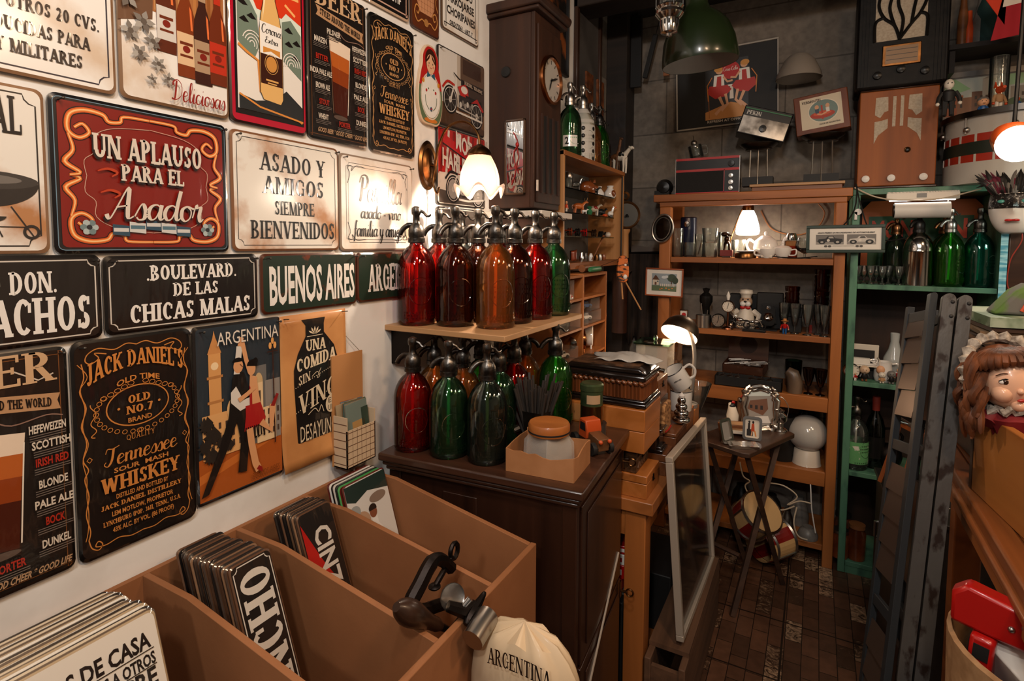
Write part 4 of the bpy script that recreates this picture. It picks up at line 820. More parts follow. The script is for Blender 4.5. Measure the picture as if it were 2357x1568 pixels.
c0, c1 = Vector(gp(1010, 1270, .60)), Vector(gp(1330, 1190, .60)); d_ = (Vector(gp(1290, 1080, .60))-Vector(gp(1090, 1400, .60)))
MB().tube(STEEL, [gp(1300, 1085, .60), gp(1190, 1250, .60), gp(1085, 1420, .60)], .0205, 20).build('cylinder', o)
# ---------------- paper sack
o = thing('paper_sack', 'white paper sack printed with a country name in front of the bin', 'sack', (.672, .83, 0))
SACK = mat('crumpled_white_sack', '#cdb594', .55, bump=1.0, bscale=5, scale=9, coat=.05)
def sk(u, v):
    t = 2*math.pi*u; z = .862*v; q = (1-max(0, (v-.86)/.14)**2.4)**.5 if v > .86 else 1.
    return ((.108+.004*math.sin(9*v+2*t)-.006*abs(math.sin(8*v+5*t)))*math.cos(t)*q, (.050+.005*abs(math.sin(11*v+2.5*t))-.006*abs(math.sin(5*v-4*t+1)))*math.sin(t)*q**.7, z-.004*math.sin(9*t))
MB().sheet(SACK, sk, 40, 40).build('sack', o)
a = Art(.118, .046, x0=0); a.part('lettering').text('ARGENTINA', .5, .5, 1, .62, '#171210', 'serif', warp=lambda p: (.35*(.25-p*p), 1))
q = a.done(o)[0]; q.location = (.018, -.0585, .826); q.rotation_euler = (0, 0, R(-90))

# ---------------- card rack with postcards
o = thing('card_box', 'checked cardboard box hanging on the wall with a tall back flap', 'box', (.0, 1.062, .945))
CHK = mat('cream_checked_card', '#c9ae8d', .7); CHKL = mat('brown_check_line', '#5b3a26', .7); CARDB = mat('tan_card', '#b07a48', .7)
MB().bx(CARDB, .012, .016, -.055, .055, 0, .29).build('back_flap', o)
b = MB().bx(CHK, .06, .063, -.052, .052, 0, .10).bx(CHK, .016, .063, -.052, -.049, 0, .135).bx(CHK, .016, .063, .049, .052, 0, .135).bx(CHK, .016, .063, -.052, .052, 0, .003)
for q in range(6): b.bx(CHKL, .0631, .0634, -.052, .052, .008+.017*q, .0095+.017*q).bx(CHKL, .016, .063, -.0524, -.0521, .01+.021*q, .012+.021*q)
for q in range(7): b.bx(CHKL, .0631, .0634, -.048+.016*q, -.0472+.016*q, 0, .10)
b.build('tray', o)
MB().tube(mat('string', '#8d7a63', .8), [(.014, .05, .286), (.004, -.03, .37), (.014, -.05, .20)], .0008, 5).build('string', o)
for i in range(9):
    c_ = ['#6d7a70', '#8a7a63', '#3f5f5a', '#7a5a3c', '#4a5a3f', '#a08a6a', '#5f6d78', '#8d4a2c', '#3a4a40'][i]
    p = MB().bx(mat('card_'+c_[1:], c_, .5), -.0012, .0012, -.038, .038, 0, .16)
    if i == 0: p.bx(mat('card_ochre', '#a9834f', .5), .0013, .0016, -.02, .025, .03, .11).bx(mat('card_dark', '#2f3f33', .5), .0013, .0016, .015, .04, .02, .14)
    solo(p, 'postcard', 'old picture postcard standing in front of the others in the checked box' if i == 0 else 'old picture postcard filed in the checked box', 'postcard', (.0545-.0040*i, 1.064+random.uniform(-.008, .008), .949), group='postcards in the checked box', rot=(random.uniform(-3, 3), -4, 0))

# ---------------- tulip wall lamp
o = thing('wall_lamp', 'brass wall lamp with lit frilled glass tulip shade', 'lamp', (0, 1.428, 1.776))
MB().lathe(BRASS, [(.0, 0), (.044, 0), (.046, .006), (.040, .012), (.032, .010), (.024, .016), (.014, .019), (0, .02)], 28, axis='x').build('back_plate', o); 
o.children[0].scale = (1, 1, 1.7)
MB().tube(BRASS, crom([(.018, 0, .0), (.035, 0, .0), (.045, .0, .05), (.075, 0, .105), (.12, 0, .125), (.165, 0, .115), (.195, 0, .08), (.20, 0, .045)], 5), .0042, 8).tube(BRASS, crom([(.035, 0, .0), (.025, .0, -.05), (.04, 0, -.09), (.05, 0, -.07)], 5), .0032, 7).build('arm', o)
MB().lathe(BRASS, [(.008, .06), (.016, .055), (.034, .042), (.038, .03), (.034, .024)], 20, (.20, 0, -.01)).build('shade_cap', o)
FROST = translucent('frosted_peach_glass', '#f0dccb', .55); m_ = FROST
def tul(u, v):
    t = 2*math.pi*u; r = .030+.035*v+.012*math.sin(math.pi*v)-.010*v*v; fr = max(0, v-.72)/.28
    r += fr*fr*(.020+.010*math.cos(6*t)); z = .022-.125*v+fr*fr*(.02*math.cos(6*t)+.012)
    return (.20+r*math.cos(t), r*math.sin(t), z)
MB().sheet(FROST, tul, 60, 22).build('glass_shade', o, solid=.002)
BULB = mat('lit_bulb', (1, .82, .62), emit=14); MB().ball(BULB, (.20, 0, -.045), .024, .024, .030).build('bulb', o)
MB().tube(mat('white_cord', '#c9c2b8', .6), crom([(.004, .0, -.075), (.006, .004, -.13), (.005, -.006, -.2), (.005, .004, -.3)], 4), .002, 6).build('cord', o)
l_ = light('tulip_lamp_light', 'POINT', (.20, 1.428, 1.688), 9, (1, .80, .62), .012)

# ---------------- long-case wall clock
o = thing('wall_clock', 'tall dark walnut wall clock with silver dial on the white wall', 'clock', (0, 1.81, 1.66))
MB().bx(CLKW, 0, .175, 0, .225, 0, .70).bx(CLKW, .175, .192, 0, .225, 0, .70).build('case', o, bev=.003)
MB().bx(CLKW, 0, .215, -.018, .245, .70, .715).prism(CLKW, [(0, .715), (.222, .715), (.232, .735), (.225, .75), (0, .75)], -.025, .25, 'y').build('crown', o, bev=.006)
d = MB().bx(CLKW, .192, .202, .012, .213, .02, .66).build('door', o, bev=.003)
MB().lathe(metal('copper_bezel', '#a86a40', .25), [(.090, .202), (.090, .214), (.080, .217), (.078, .206)], 36, (0, .112, .48), 'x', cap=False).build('bezel', d)
dl = MB().lathe(mat('silver_dial', '#b5aea4', .35, .2), [(0, .204), (.079, .204), (.079, .2055), (0, .2055)], 32, (0, .112, .48), 'x')
for q in range(12): dl.at(.206, .112+.066*math.sin(R(30*q)), .48+.066*math.cos(R(30*q)), rx=-30*q).box(BLACKM, 0, 0, 0, .0006, .004, .014)
dl.at().build('dial', d)
for an, ln in ((70, .062), (205, .045)): MB().at(.2075, .112, .48, rx=-an).prism(BLACKM, [(-.003, -.008), (.003, -.008), (.004, ln*.6), (0, ln), (-.004, ln*.6)], 0, .001, 'x').build('hand', d)
p = MB().bx(BLACKM, .1925, .2025, .04, .185, .06, .34)
for y in (.04, .087, .136, .185): p.bx(CLKW, .2, .208, y-.006, y+.006, .055, .345)
p.build('pendulum_window', d)
MB().bx(CREAMP, .2, .206, .004, .010, .06, .10).build('hinge', d)
MB().lathe(BLACKM, [(0, 0), (.02, 0), (.018, .004), (0, .005)], 18, (.075, -.003, .50), 'y').build('side_plug', o)
MB().bx(mat('white_worn_shelf_edge', '#c9c0b5', .7), .0, .24, -.03, .25, -.035, -.012).prism(CLKW, [(0, -.035), (.20, -.035), (.16, -.10), (.08, -.13), (0, -.14)], .0, .22, 'y').build('bracket', o, bev=.003)
# framed mirror hung on the clock side
o = thing('framed_mirror', 'narrow framed mirror hanging on the side of the wall clock', 'mirror', (.118, 1.806, 1.845), -90)
FRW = wood('thin_brown_frame', '#5b3d24', '#3a2616', 2, .4); hw, hh = .042, .137
b = MB()
for (y0, y1, z0, z1) in ((-hw, hw, hh-.007, hh), (-hw, hw, -hh, -hh+.007), (-hw, -hw+.006, -hh, hh), (hw-.006, hw, -hh, hh)): b.bx(FRW, .0, .010, y0, y1, z0, z1)
b.build('frame', o, bev=.001); MB().bx(metal('mirror_silver', '#cfcac4', .03), .001, .005, -hw+.005, hw-.005, -hh+.006, hh-.006).build('glass', o)
RIB = mat('red_ribbon', '#a01814', .5); solo(MB().tube(RIB, crom([(0, -.006, .09), (0, .012, .05), (0, -.004, .01), (0, .004, -.05), (0, -.012, -.10)], 5), .0016, 6).tube(RIB, crom([(0, .006, .05), (0, .016, .0), (0, .006, -.03), (0, .016, -.06)], 5), .0013, 6).ball(RIB, (.0, .010, .045), .004, .006, .009), 'red_ribbon', 'thin red ribbon trailing over the narrow mirror', 'ribbon', (.118, 1.798, 1.845), -90)
# ================================================================ makers for small things
def crit(name, label, loc, col, L, rz=0, cat='figurine', legs=.45, neck=(.5, .55), col2=None, horn=None, group=None, fat=.24, tail=True, ear=True):
    """small four-legged figurine, length L, head towards +x"""
    b = MB(); H = L*legs; zb = H+L*fat*.8
    b.ball(col, (0, 0, zb), L*.46, L*fat*.8, L*fat, 14)
    for x in (-.3, .3):
        for y in (-.11, .11): b.tube(col, [(x*L, y*L, zb-.05*L), (x*1.05*L, y*L, H*.45), (x*L, y*L, 0)], [L*.085, L*.055, L*.05], 7)
    hx, hz = .38*L+neck[0]*L*.4, zb+neck[1]*L*.55
    b.tube(col, [(.3*L, 0, zb+.05*L), ((.3*L+hx)/2, 0, (zb+hz)/2+.03*L), (hx, 0, hz)], [L*.15, L*.11, L*.09], 8).ball(col, (hx+.06*L, 0, hz), L*.15, L*.095, L*.10, 10).ball(col, (hx+.18*L, 0, hz-.03*L), L*.07, L*.06, L*.055, 8)
    if ear:
        for y in (-1, 1): b.ball(col, (hx, y*.1*L, hz+.07*L), L*.03, L*.045, L*.03, 6)
    if tail: b.tube(col, crom([(-.44*L, 0, zb+.08*L), (-.54*L, 0, zb+.02*L), (-.52*L, 0, zb-.2*L)], 3), L*.025, 5)
    o = b.build(name); o.location = loc; o.rotation_euler = (0, 0, R(rz)); tag(o, label, cat, group)
    if col2:
        p = MB()
        for x, y, z, r in ((.1, -.14, .1, .17), (-.25, -.1, .08, .14), (-.05, .12, .12, .16), (.28, -.1, .05, .10)): p.ball(col2, (x*L, y*L, zb+z*L), r*L, .07*L, r*.8*L, 8)
        p.build('colour_patch', o)
    if horn: MB().tube(horn, crom([(hx, -.04*L, hz+.08*L), (hx+.02*L, -.2*L, hz+.15*L), (hx+.06*L, -.2*L, hz+.32*L)], 3), [L*.035]*3+[L*.02]*4, 6).tube(horn, crom([(hx, .04*L, hz+.08*L), (hx+.02*L, .2*L, hz+.15*L), (hx+.06*L, .2*L, hz+.32*L)], 3), [L*.035]*3+[L*.02]*4, 6).build('horns', o)
    return o
def car(label, loc, col, L=.06, rz=0, group='toy cars in the rack', name='toy_car'):
    o = thing(name, label, 'toy car', loc, rz, group)
    MB().prism(col, [(-.5*L, .1*L), (.5*L, .1*L), (.5*L, .24*L), (.34*L, .3*L), (.22*L, .3*L), (.12*L, .46*L), (-.2*L, .46*L), (-.3*L, .3*L), (-.5*L, .28*L)], -.2*L, .2*L, 'y').build('body', o, bev=L*.03)
    MB().prism(BLACKP, [(.17*L, .31*L), (.11*L, .43*L), (-.18*L, .43*L), (-.26*L, .31*L)], -.205*L, .205*L, 'y').build('windows', o)
    for x in (-.3, .3):
        for y in (-.2, .2): MB().lathe(BLACKP, [(.0, -.03*L), (.11*L, -.03*L), (.11*L, .03*L), (0, .03*L)], 12, (x*L, y*L, .11*L), 'y').build('wheel', o)
    return o
def acrylic(label, loc, w, d, h, rz=0, group='clear boxes in the rack'):
    o = thing('clear_box', label, 'box', loc, rz, group); t = .0012
    MB().bx(CLEARP, -d/2, d/2, -w/2, w/2, 0, t).bx(CLEARP, -d/2, d/2, -w/2, -w/2+t, 0, h).bx(CLEARP, -d/2, d/2, w/2-t, w/2, 0, h).bx(CLEARP, d/2-t, d/2, -w/2, w/2, 0, h).bx(CLEARP, -d/2, -d/2+t, -w/2, w/2, 0, h).build('case', o)
    MB().bx(CLEARP, -d/2, d/2, -w/2, w/2, h, h+t).build('lid', o); return o
def wbox(label, loc, w, d, h, m, rz=0, lid=.35, latch=True, group=None, name='wooden_box', m2=None, cat='box'):
    """box w along x, d along y; clasp on +x"""
    o = thing(name, label, cat, loc, rz, group); zl = h*(1-lid)
    MB().bx(m, -w/2, w/2, -d/2, d/2, 0, zl-.001).build('body', o, bev=.002)
    MB().bx(m2 or m, -w/2-.001, w/2+.001, -d/2-.001, d/2+.001, zl, h).build('lid', o, bev=.003)
    if latch: MB().bx(IRON, w/2, w/2+.003, -.006, .006, zl-.012, zl+.010).ball(IRON, (w/2+.004, 0, zl-.006), .003).build('latch', o)
    return o
def tumbler(label, loc, r, h, g=None, group='glasses on the lamp shelf', name='drinking_glass', cat='glass', flare=1.0, rings=()):
    g = g or CLEAR; t = .0022
    p = [(0, 0), (r*.9, 0), (r, .004)]+[(r*(1+.08*(k % 2)), h*z) for k, z in enumerate(rings)]+[(r*flare, h), (r*flare-t, h), (r-t, .010), (0, .009)]
    return solo(MB().lathe(g, p, 22, cap=False), name, label, cat, loc, group=group)
def goblet(label, loc, r, h, g=None, stem=.35, group=None, name='stem_glass'):
    g = g or CLEAR
    p = [(0, 0), (r*.75, 0), (r*.7, .003), (.005, .008), (.004, h*stem*.8), (r*.45, h*stem), (r*.85, h*.7), (r, h), (r-.002, h), (r*.83, h*.7), (r*.4, h*stem+.006), (0, h*stem+.003)]
    return solo(MB().lathe(g, p, 20, cap=False), name, label, 'glass', loc, group=group)
def dialclock(label, loc, r, rz, rim, face, name='alarm_clock', feet=True, t=.03, hands=BLACKM, group=None, bells=False):
    """round clock facing local +x"""
    o = thing(name, label, 'clock', loc, rz, group); z = r+(.008 if feet else 0)
    MB().lathe(rim, [(0, -t), (r*.9, -t), (r, -t*.5), (r, .004), (r*.9, .008), (r*.88, .002)], 26, (0, 0, z), 'x', cap=False).build('case', o)
    f = MB().lathe(face, [(0, .001), (r*.88, .001), (r*.88, .003), (0, .003)], 26, (0, 0, z), 'x')
    for q in range(12): f.at(.0035, r*.72*math.sin(R(30*q)), z+r*.72*math.cos(R(30*q)), rx=-30*q).box(hands, 0, 0, 0, .0006, r*.05, r*.16)
    f.at().build('dial', o)
    for an, ln in ((10, .65), (200, .45)): MB().at(.0045, 0, z, rx=-an).bx(hands, 0, .0008, -r*.03, r*.03, -.1*r, ln*r).build('hand', o)
    if feet:
        for s in (-1, 1): MB().tube(rim, [(0, s*r*.5, z-r*.8), (0, s*r*.62, 0)], r*.08, 6).build('foot', o)
    if bells:
        for s in (-1, 1): MB().ball(rim, (-.01, s*r*.55, z+r*1.05), r*.32, r*.32, r*.22, 10).build('bell', o)
    return o
def toyman(label, loc, h, shirt, legs, skin=None, hair=None, rz=0, hat=None, name='toy_figure', group=None, head=.14):
    """little toy figure facing local +x"""
    o = thing(name, label, 'toy figure', loc, rz, group); skin = skin or SKINP
    b = MB().ball(skin, (0, 0, h*(1-head)), h*head*.82, h*head*.82, h*head, 12).tube(skin, [(0, 0, h*.62), (0, 0, h*.75)], h*.05, 8)
    for s in (-1, 1): b.ball(skin, (h*.05, s*h*.24, h*.34), h*.05, n=8)
    b.build('head_and_hands', o)
    s_ = MB().lathe(shirt, [(h*.12, h*.40), (h*.14, h*.5), (h*.15, h*.64), (h*.10, h*.70), (h*.04, h*.72)], 12)
    for s in (-1, 1): s_.tube(shirt, [(0, s*h*.14, h*.65), (h*.02, s*h*.21, h*.52), (h*.05, s*h*.24, h*.38)], [h*.06, h*.055, h*.05], 7)
    s_.build('shirt', o); l_ = MB()
    for s in (-1, 1): l_.tube(legs, [(0, s*h*.07, h*.42), (0, s*h*.075, h*.2), (0, s*h*.08, h*.02)], [h*.075, h*.06, h*.055], 8).ball(legs, (h*.04, s*h*.08, h*.025), h*.09, h*.055, h*.03, 8)
    l_.build('trousers', o)
    if hair: MB().ball(hair, (-h*.02, 0, h*(1-head)+h*head*.3), h*head*.9, h*head*.92, h*head*.85, 10).build('hair', o)
    if hat: MB().lathe(hat, [(h*head*1.7, h*.975-h*head*.55), (h*head*1.8, h*.99-h*head*.5), (h*head*.85, h*1.0-h*head*.4), (h*head*.75, h*1.07), (0, h*1.09)], 16).build('hat', o)
    e = MB()
    for s in (-1, 1): e.ball(BLACKP, (h*head*.78, s*h*head*.3, h*(1-head)+h*.01), h*.016, n=6)
    e.build('eyes', o); return o

# ================================================================ glass showcase on the left wall
SY0, SY1, SX = 2.075, 2.855, .2
o = thing('glass_showcase', 'wooden wall showcase with glass shelves full of figurines beside the tall clock', 'showcase')
MB().bx(PALEP, .0, SX, SY0-.016, SY0, 1.425, 1.905).build('side_panel', o, bev=.001); MB().bx(PALEP, .0, SX, SY1-.016, SY1, 1.425, 1.905).build('side_panel', o, bev=.001)
MB().bx(PINEY, .0, SX+.004, SY0-.016, SY1, 1.885, 1.905).build('top', o, bev=.002); MB().bx(PINEY, .0, SX+.004, SY0-.016, SY1, 1.42, 1.447).build('bottom', o, bev=.002)
MB().bx(mat('grey_showcase_back', '#6d6862', .6, col2='#54504b', scale=7), .002, .008, SY0, SY1-.016, 1.447, 1.885).build('back', o)
for z in (1.763, 1.662, 1.562): MB().bx(glass('shelf_glass', '#cfe0dc', .7), .010, SX-.012, SY0+.002, SY1-.12, z-.005, z).build('glass_shelf', o)
MB().tube(BLACKM, [(SX-.004, SY1-.02, 1.45), (SX-.004, SY1-.02, 1.88)], .004, 6).tube(BLACKM, [(SX-.004, SY0+.004, 1.45), (SX-.004, SY0+.004, 1.88)], .003, 6).build('door_track', o)
def SHY(px, X): return ax(px, 450, X).y
G1 = 'figurines in the wall showcase'
Z1, Z2, Z3, Z4 = 1.7635, 1.6625, 1.5625, 1.4475
PIG = MB().ball(BRNP, (0, 0, .036), .044, .03, .031, 16).ball(BRNP, (.042, 0, .036), .012, .015, .014, 10).lathe(BRNP, [(.011, 0), (.012, .012), (0, .012)], 12, (.046, 0, .036), 'x')
for s in (-1, 1):
    PIG.prism(BRNP, [(.018, .058), (.034, .058), (.03, .075)], s*.016-.004, s*.016+.004, 'y')
    for x in (-.02, .022): PIG.tube(BRNP, [(x, s*.014, .02), (x, s*.015, 0)], [.011, .009], 8)
solo(PIG, 'piggy_bank', 'glossy brown clay piggy bank on the top glass shelf of the showcase', 'figurine', (.125, SHY(1352, .125), Z1), 60)
tumbler('silver topped crystal shaker at the left of the top showcase shelf', (.13, SHY(1309, .13), Z1), .018, .055, CLEAR, None, 'shaker', 'shaker')
MB().lathe(STEEL, [(.019, .056), (.02, .068), (.014, .08), (0, .082)], 18).build('shaker_cap', bpy.data.objects['shaker'])
crit('glass_dog', 'clear glass dog figurine left of the brown piggy bank', (.14, SHY(1325, .14), Z1), CLEAR, .05, 30, neck=(.3, .9))
solo(MB().lathe(WHITEP, [(0, 0), (.02, 0), (.022, .006), (.045, .05), (.046, .056), (.042, .05), (.0, .01)], 22, cap=False), 'porcelain_bowl', 'white porcelain bowl behind the brown piggy bank', 'bowl', (.05, SHY(1352, .05), Z1))
crit('elephant_figurine', 'small black elephant figurine in front of the white vases', (.15, SHY(1369, .15), Z1), BLACKP, .04, 40, fat=.3, legs=.35)
def vase(label, loc, s, m, m2=None, p=None):
    o = solo(MB().lathe(m, [(r*s, z*s) for r, z in (p or [(0, 0), (.45, 0), (.62, .25), (.60, .6), (.36, .95), (.28, 1.1), (.38, 1.3), (.33, 1.3), (.24, 1.1), (0, 1.0)])], 20, cap=False), 'porcelain_vase', label, 'vase', loc)
    if m2: MB().ball(m2, (.45*s, -.25*s, .5*s), .25*s, .3*s, .36*s, 12).build('painted_patch', o)
vase('small clear pearly vase right of the elephant figurine', (.11, SHY(1378, .11), Z1), .045, WHITEP); vase('tall white porcelain vase with a red flower at the right of the showcase', (.09, SHY(1394, .09), Z1), .06, WHITEP, REDP)
vase('white and brown egg shaped vase at the right end of the top showcase shelf', (.15, SHY(1404, .15), Z1), .05, WHITEP, BRNP)
OCW = mat('orange_cow_glaze', '#b5602a', .35, coat=.3)
toyman('little orange and white figure at the left of the second showcase shelf', (.15, SHY(1304, .15), Z2), .05, ORANGEP, WHITEP)
crit('bull_figurine', 'brown horned bull figurine on the second showcase shelf', (.13, SHY(1332, .13), Z2), OCW, .062, 50, horn=TANP)
crit('rabbit_figurine', 'tiny white rabbit figurine between the bull and the spotted cow', (.16, SHY(1346, .16), Z2), WHITEP, .025, 40)
crit('cow_figurine', 'cream cow figurine with red patches on the second showcase shelf', (.10, SHY(1366, .10), Z2), CREAMP, .066, 50, col2=REDP)
solo(MB().lathe(GREENP, [(0, 0), (.010, 0), (.016, .014), (.008, .028), (.014, .036), (.004, .042), (0, .043)], 16), 'green_vase', 'small green gourd ornament in front of the spotted cow', 'ornament', (.165, SHY(1357, .165), Z2))
crit('bear_figurine', 'black bear figurine right of the spotted cow', (.13, SHY(1385, .13), Z2), BLACKP, .05, 60, fat=.33, legs=.3)
solo(MB().ball(ORANGEP, (0, 0, .008), .014, .010, .008), 'orange_pebble', 'small orange ornament beside the black bear', 'ornament', (.165, SHY(1393, .165), Z2))
o = solo(MB().ball(WHITEP, (0, 0, .022), .016, .012, .014).tube(WHITEP, crom([(.008, 0, .03), (.014, 0, .05), (.018, 0, .056)], 3), [.007, .006, .006, .005, .006, .007, .007], 8).ball(ORANGEP, (.026, 0, .056), .007, .004, .003), 'duck_figurine', 'white duck figurine on wheels at the right of the second shelf', 'figurine', (.155, SHY(1406, .155), Z2), 40)
for y in (-.012, .012): MB().lathe(BLACKP, [(0, -.002), (.008, -.002), (.008, .002), (0, .002)], 12, (0, y, .008), 'y').build('wheel', o)
def specs(label, loc, m, rz=0, tilt=0):
    b = MB(); 
    for s in (-1, 1): b.tube(m, [(.0, s*.025+.021*math.cos(R(q)), .018+.017*math.sin(R(q))) for q in range(0, 360, 24)], .0028, 6, True).tube(m, [(0, s*.046, .024), (-.05, s*.044, .028), (-.062, s*.043, .014)], .0022, 6)
    b.tube(m, [(0, -.005, .022), (0, .005, .022)], .0024, 6)
    o = solo(b, 'spectacles', label, 'spectacles', loc, rz, 'spectacles in the wall showcase')
    for s in (-1, 1): MB().lathe(mat('tinted_lens', '#3a241a', .1, alpha=.55), [(0, -.0004), (.018, -.0004), (.018, .0004), (0, .0004)], 16, (0, s*.025, .018), 'x').build('lens', o)
TORT = mat('tortoise_frame', '#7c2f14', .25, coat=.5)
for i, (px, m, lb) in enumerate(((1312, TORT, 'brown framed spectacles at the left of the third showcase shelf'), (1330, BLACKP, 'dark spectacles second on the third showcase shelf'), (1346, REDP, 'red framed spectacles in the middle of the third showcase shelf'), (1368, BRASS, 'gold rimmed spectacles right of the red framed ones'))):
    specs(lb, (.13, SHY(px, .13), Z3), m, 35)
solo(MB().prism(BLACKP, [(-.03, 0), (.03, 0), (.02, .018), (-.01, .03)], -.012, .012, 'x'), 'spectacle_case', 'black spectacle case right of the gold rimmed spectacles', 'case', (.13, SHY(1386, .13), Z3))
solo(MB().ball(CREAMP, (0, 0, .015), .018, .02, .015).ball(GREYP, (.01, .02, .012), .012, .014, .012), 'shell_ornament', 'pale shell ornament at the right end of the third showcase shelf', 'ornament', (.12, SHY(1401, .12), Z3))
o = solo(MB().sheet(TORT, lambda u, v: (.02-.05*abs(u-.5)**2*4*.5, (u-.5)*.15, .006+.05*v*(1-.3*abs(u-.5))), 18, 5), 'sunglasses', 'large brown visor sunglasses on the showcase floor', 'sunglasses', (.14, SHY(1318, .14), Z4), 25, solid=.003)
for i, px in enumerate((1340, 1350, 1362, 1374, 1383, 1392)):
    solo(MB().lathe([CHROME, CLEAR, WHITEP, BRASS, STEEL, BRNP][i], [(0, 0), (.010, 0), (.011, .02), (.007, .03), (.006, .042-.004*i), (0, .044-.004*i)], 12), 'scent_bottle', ['chrome', 'clear', 'white', 'brass', 'steel', 'brown'][i]+' little scent bottle standing on the showcase floor', 'bottle', (.155, SHY(px, .155), Z4))
solo(MB().tube(OAK, [(0, 0, 0), (0, .16, .115)], [.003, .0055], 8).tube(BLACKP, [(0, .16, .115), (0, .185, .132)], [.007, .004], 8), 'paint_brush', 'long wooden brush leaning across the lower half of the showcase', 'brush', (.175, 2.46, Z4+.006))
# round wooden drum clock with handle hanging at the showcase's right
c_ = ay(1443, 495, 2.905); o = thing('hanging_gauge', 'round brass drum gauge with pale handle hanging right of the showcase', 'instrument', c_, -55)
DULLB = metal('dull_brass_sheet', '#9c7a55', .4)
MB().lathe(DULLB, [(0, -.07), (.072, -.07), (.075, -.065), (.075, .0), (.068, .006), (.062, .0)], 28, axis='x', cap=False).build('drum', o); MB().lathe(BLACKP, [(0, -.004), (.066, -.004), (.066, -.001), (0, -.001)], 26, axis='x').build('dial', o)
MB().tube(BLACKM, [(0, 0, 0), (.02, .0, -.01)], .006, 8).build('knob', o); MB().lathe(PALEP, [(.024, -.23), (.022, -.10), (.03, -.085), (.03, -.075), (.0, -.07)], 18, (-.035, 0, 0)).build('handle', o)
MB().lathe(DULLB, [(.020, -.012), (.026, 0), (.020, .012), (.012, 0)], 18, (-.035, 0, .105), 'x', cap=False).build('hanging_ring', o)

# ---- on top of the showcase
ZT = 1.906
def onshow(px, X): return (X, ax(px, 330, X).y, ZT)
G2 = 'old siphons on top of the showcase'
o = siphon('clear green siphon with a white number 2 label, nearest on the showcase', onshow(1311, .115), GG, .34, -120, G2, STEEL, fat=False)
q = MB(); 
for u in range(8): t0, t1 = R(20+u*9), R(29+u*9); q.add(WHITEP, [(.0545*math.cos(t), .0545*math.sin(t), z) for t, z in ((t0, .05), (t1, .05), (t1, .10), (t0, .10))], [(0, 1, 2, 3)])
q.build('paper_label', o); a = Art(.02, .034, x0=0); a.part('label_lettering').text('2', .5, .5, .9, .9, '#1a1614', 'bold'); q = a.done(o)[0]; q.location = (.0552*math.cos(R(40)), .0552*math.sin(R(40)), .076); q.rotation_euler = (0, 0, R(40))
siphon('teal siphon squeezed behind the number 2 siphon', onshow(1324, .075), TG, .33, -120, G2, STEEL, fat=False)
SPOT = mat('white_enamel_sleeve', '#bfb9b0', .35)
o = siphon('white siphon sleeve with dark round dots on the showcase', onshow(1341, .11), CLEAR, .37, -130, G2, STEEL, fat=False)
MB().lathe(SPOT, [(.0548, 0), (.0548, .15), (.05, .185), (.03, .225), (.022, .238)], 28, cap=False).build('sleeve', o); q = MB()
for k in range(5):
    for s in (0, 1, 2):
        t = R(64+55*(s-1)); q.at(.0552*math.cos(t), .0552*math.sin(t), .02+.032*k, rz=math.degrees(t)).lathe(BLACKP, [(0, 0), (.009, 0), (.008, .0006), (0, .0008)], 12, axis='x')
q.at().build('dots', o)
siphon('orange glass siphon with a red half moon label on the showcase', onshow(1361, .10), OG, .32, -130, G2, STEEL, fat=False)
siphon('slim green siphon at the right of the showcase top', onshow(1380, .10), BG, .33, -130, G2, PEWT, fat=False)
siphon('amber siphon behind the slim green one on the showcase', onshow(1388, .05), AMB, .30, -130, G2, PEWT, fat=False)
GIR = mat('giraffe_brown', '#6b4326', .5, col2='#3f2616', scale=60)
crit('giraffe_figurine', 'brown wooden giraffe figurine standing on the showcase', onshow(1416, .13), GIR, .075, -30, neck=(.5, 2.2), legs=1.0)
crit('cow_ornament', 'white and black cow ornament at the right end of the showcase top', onshow(1428, .16), CREAMP, .10, -20, col2=BLACKP, neck=(.7, .7), legs=.7)
# plaques and frames on the left wall above the showcase
TOOL = mat('tooled_leather', '#8a4a1f', .45, col2='#4a2410', scale=30, bump=.5)
for i, (px, py, w_, h_) in enumerate(((1358, 235, .10, .30), (1383, 250, .10, .30))):
    c_ = ax(px, py, .02); solo(MB().bx(TOOL, -.006, .006, -w_/2, w_/2, -h_/2, h_/2), 'carved_plaque', ('first carved brown plaque on the wall above the siphons', 'second carved brown plaque on the wall, nearer the corner')[i], 'plaque', (.014, c_.y, c_.z), bev=.002)
PFR = wood('dark_picture_frame', '#3f2617', '#22130b', 2, .4)
def wallframe(label, y0, y1, z0, z1, inner, fw=.03, name='wall_picture', m=None, x=.002):
    o = thing(name, label, 'picture', (x, (y0+y1)/2, (z0+z1)/2)); w_, h_ = (y1-y0)/2, (z1-z0)/2; m = m or PFR
    b = MB().bx(m, 0, .022, -w_, w_, h_-fw, h_).bx(m, 0, .022, -w_, w_, -h_, -h_+fw).bx(m, 0, .022, -w_, -w_+fw, -h_, h_).bx(m, 0, .022, w_-fw, w_, -h_, h_); b.build('frame', o, bev=.004)
    MB().bx(inner, .002, .008, -w_+fw, w_-fw, -h_+fw, h_-fw).build('picture', o); return o
wallframe('large dark wooden frame high on the wall near the corner', 2.62, 2.98, 2.24, 2.80, mat('dim_grey_print', '#55504b', .5, col2='#3a3633', scale=4))
wallframe('black picture of a winged eagle above the tall clock', 2.22, 2.52, 2.33, 2.75, mat('eagle_print', '#16120f', .4, col2='#8a4a1f', scale=7, contrast=(.38, .5)), .012, m=BLACKM)
wallframe('red and white film poster cut by the top edge above the clock', 2.04, 2.20, 2.42, 2.75, mat('red_print', '#a5130f', .4, col2='#d5c9bb', scale=6, contrast=(.35, .4)), .012, m=WHITEP)
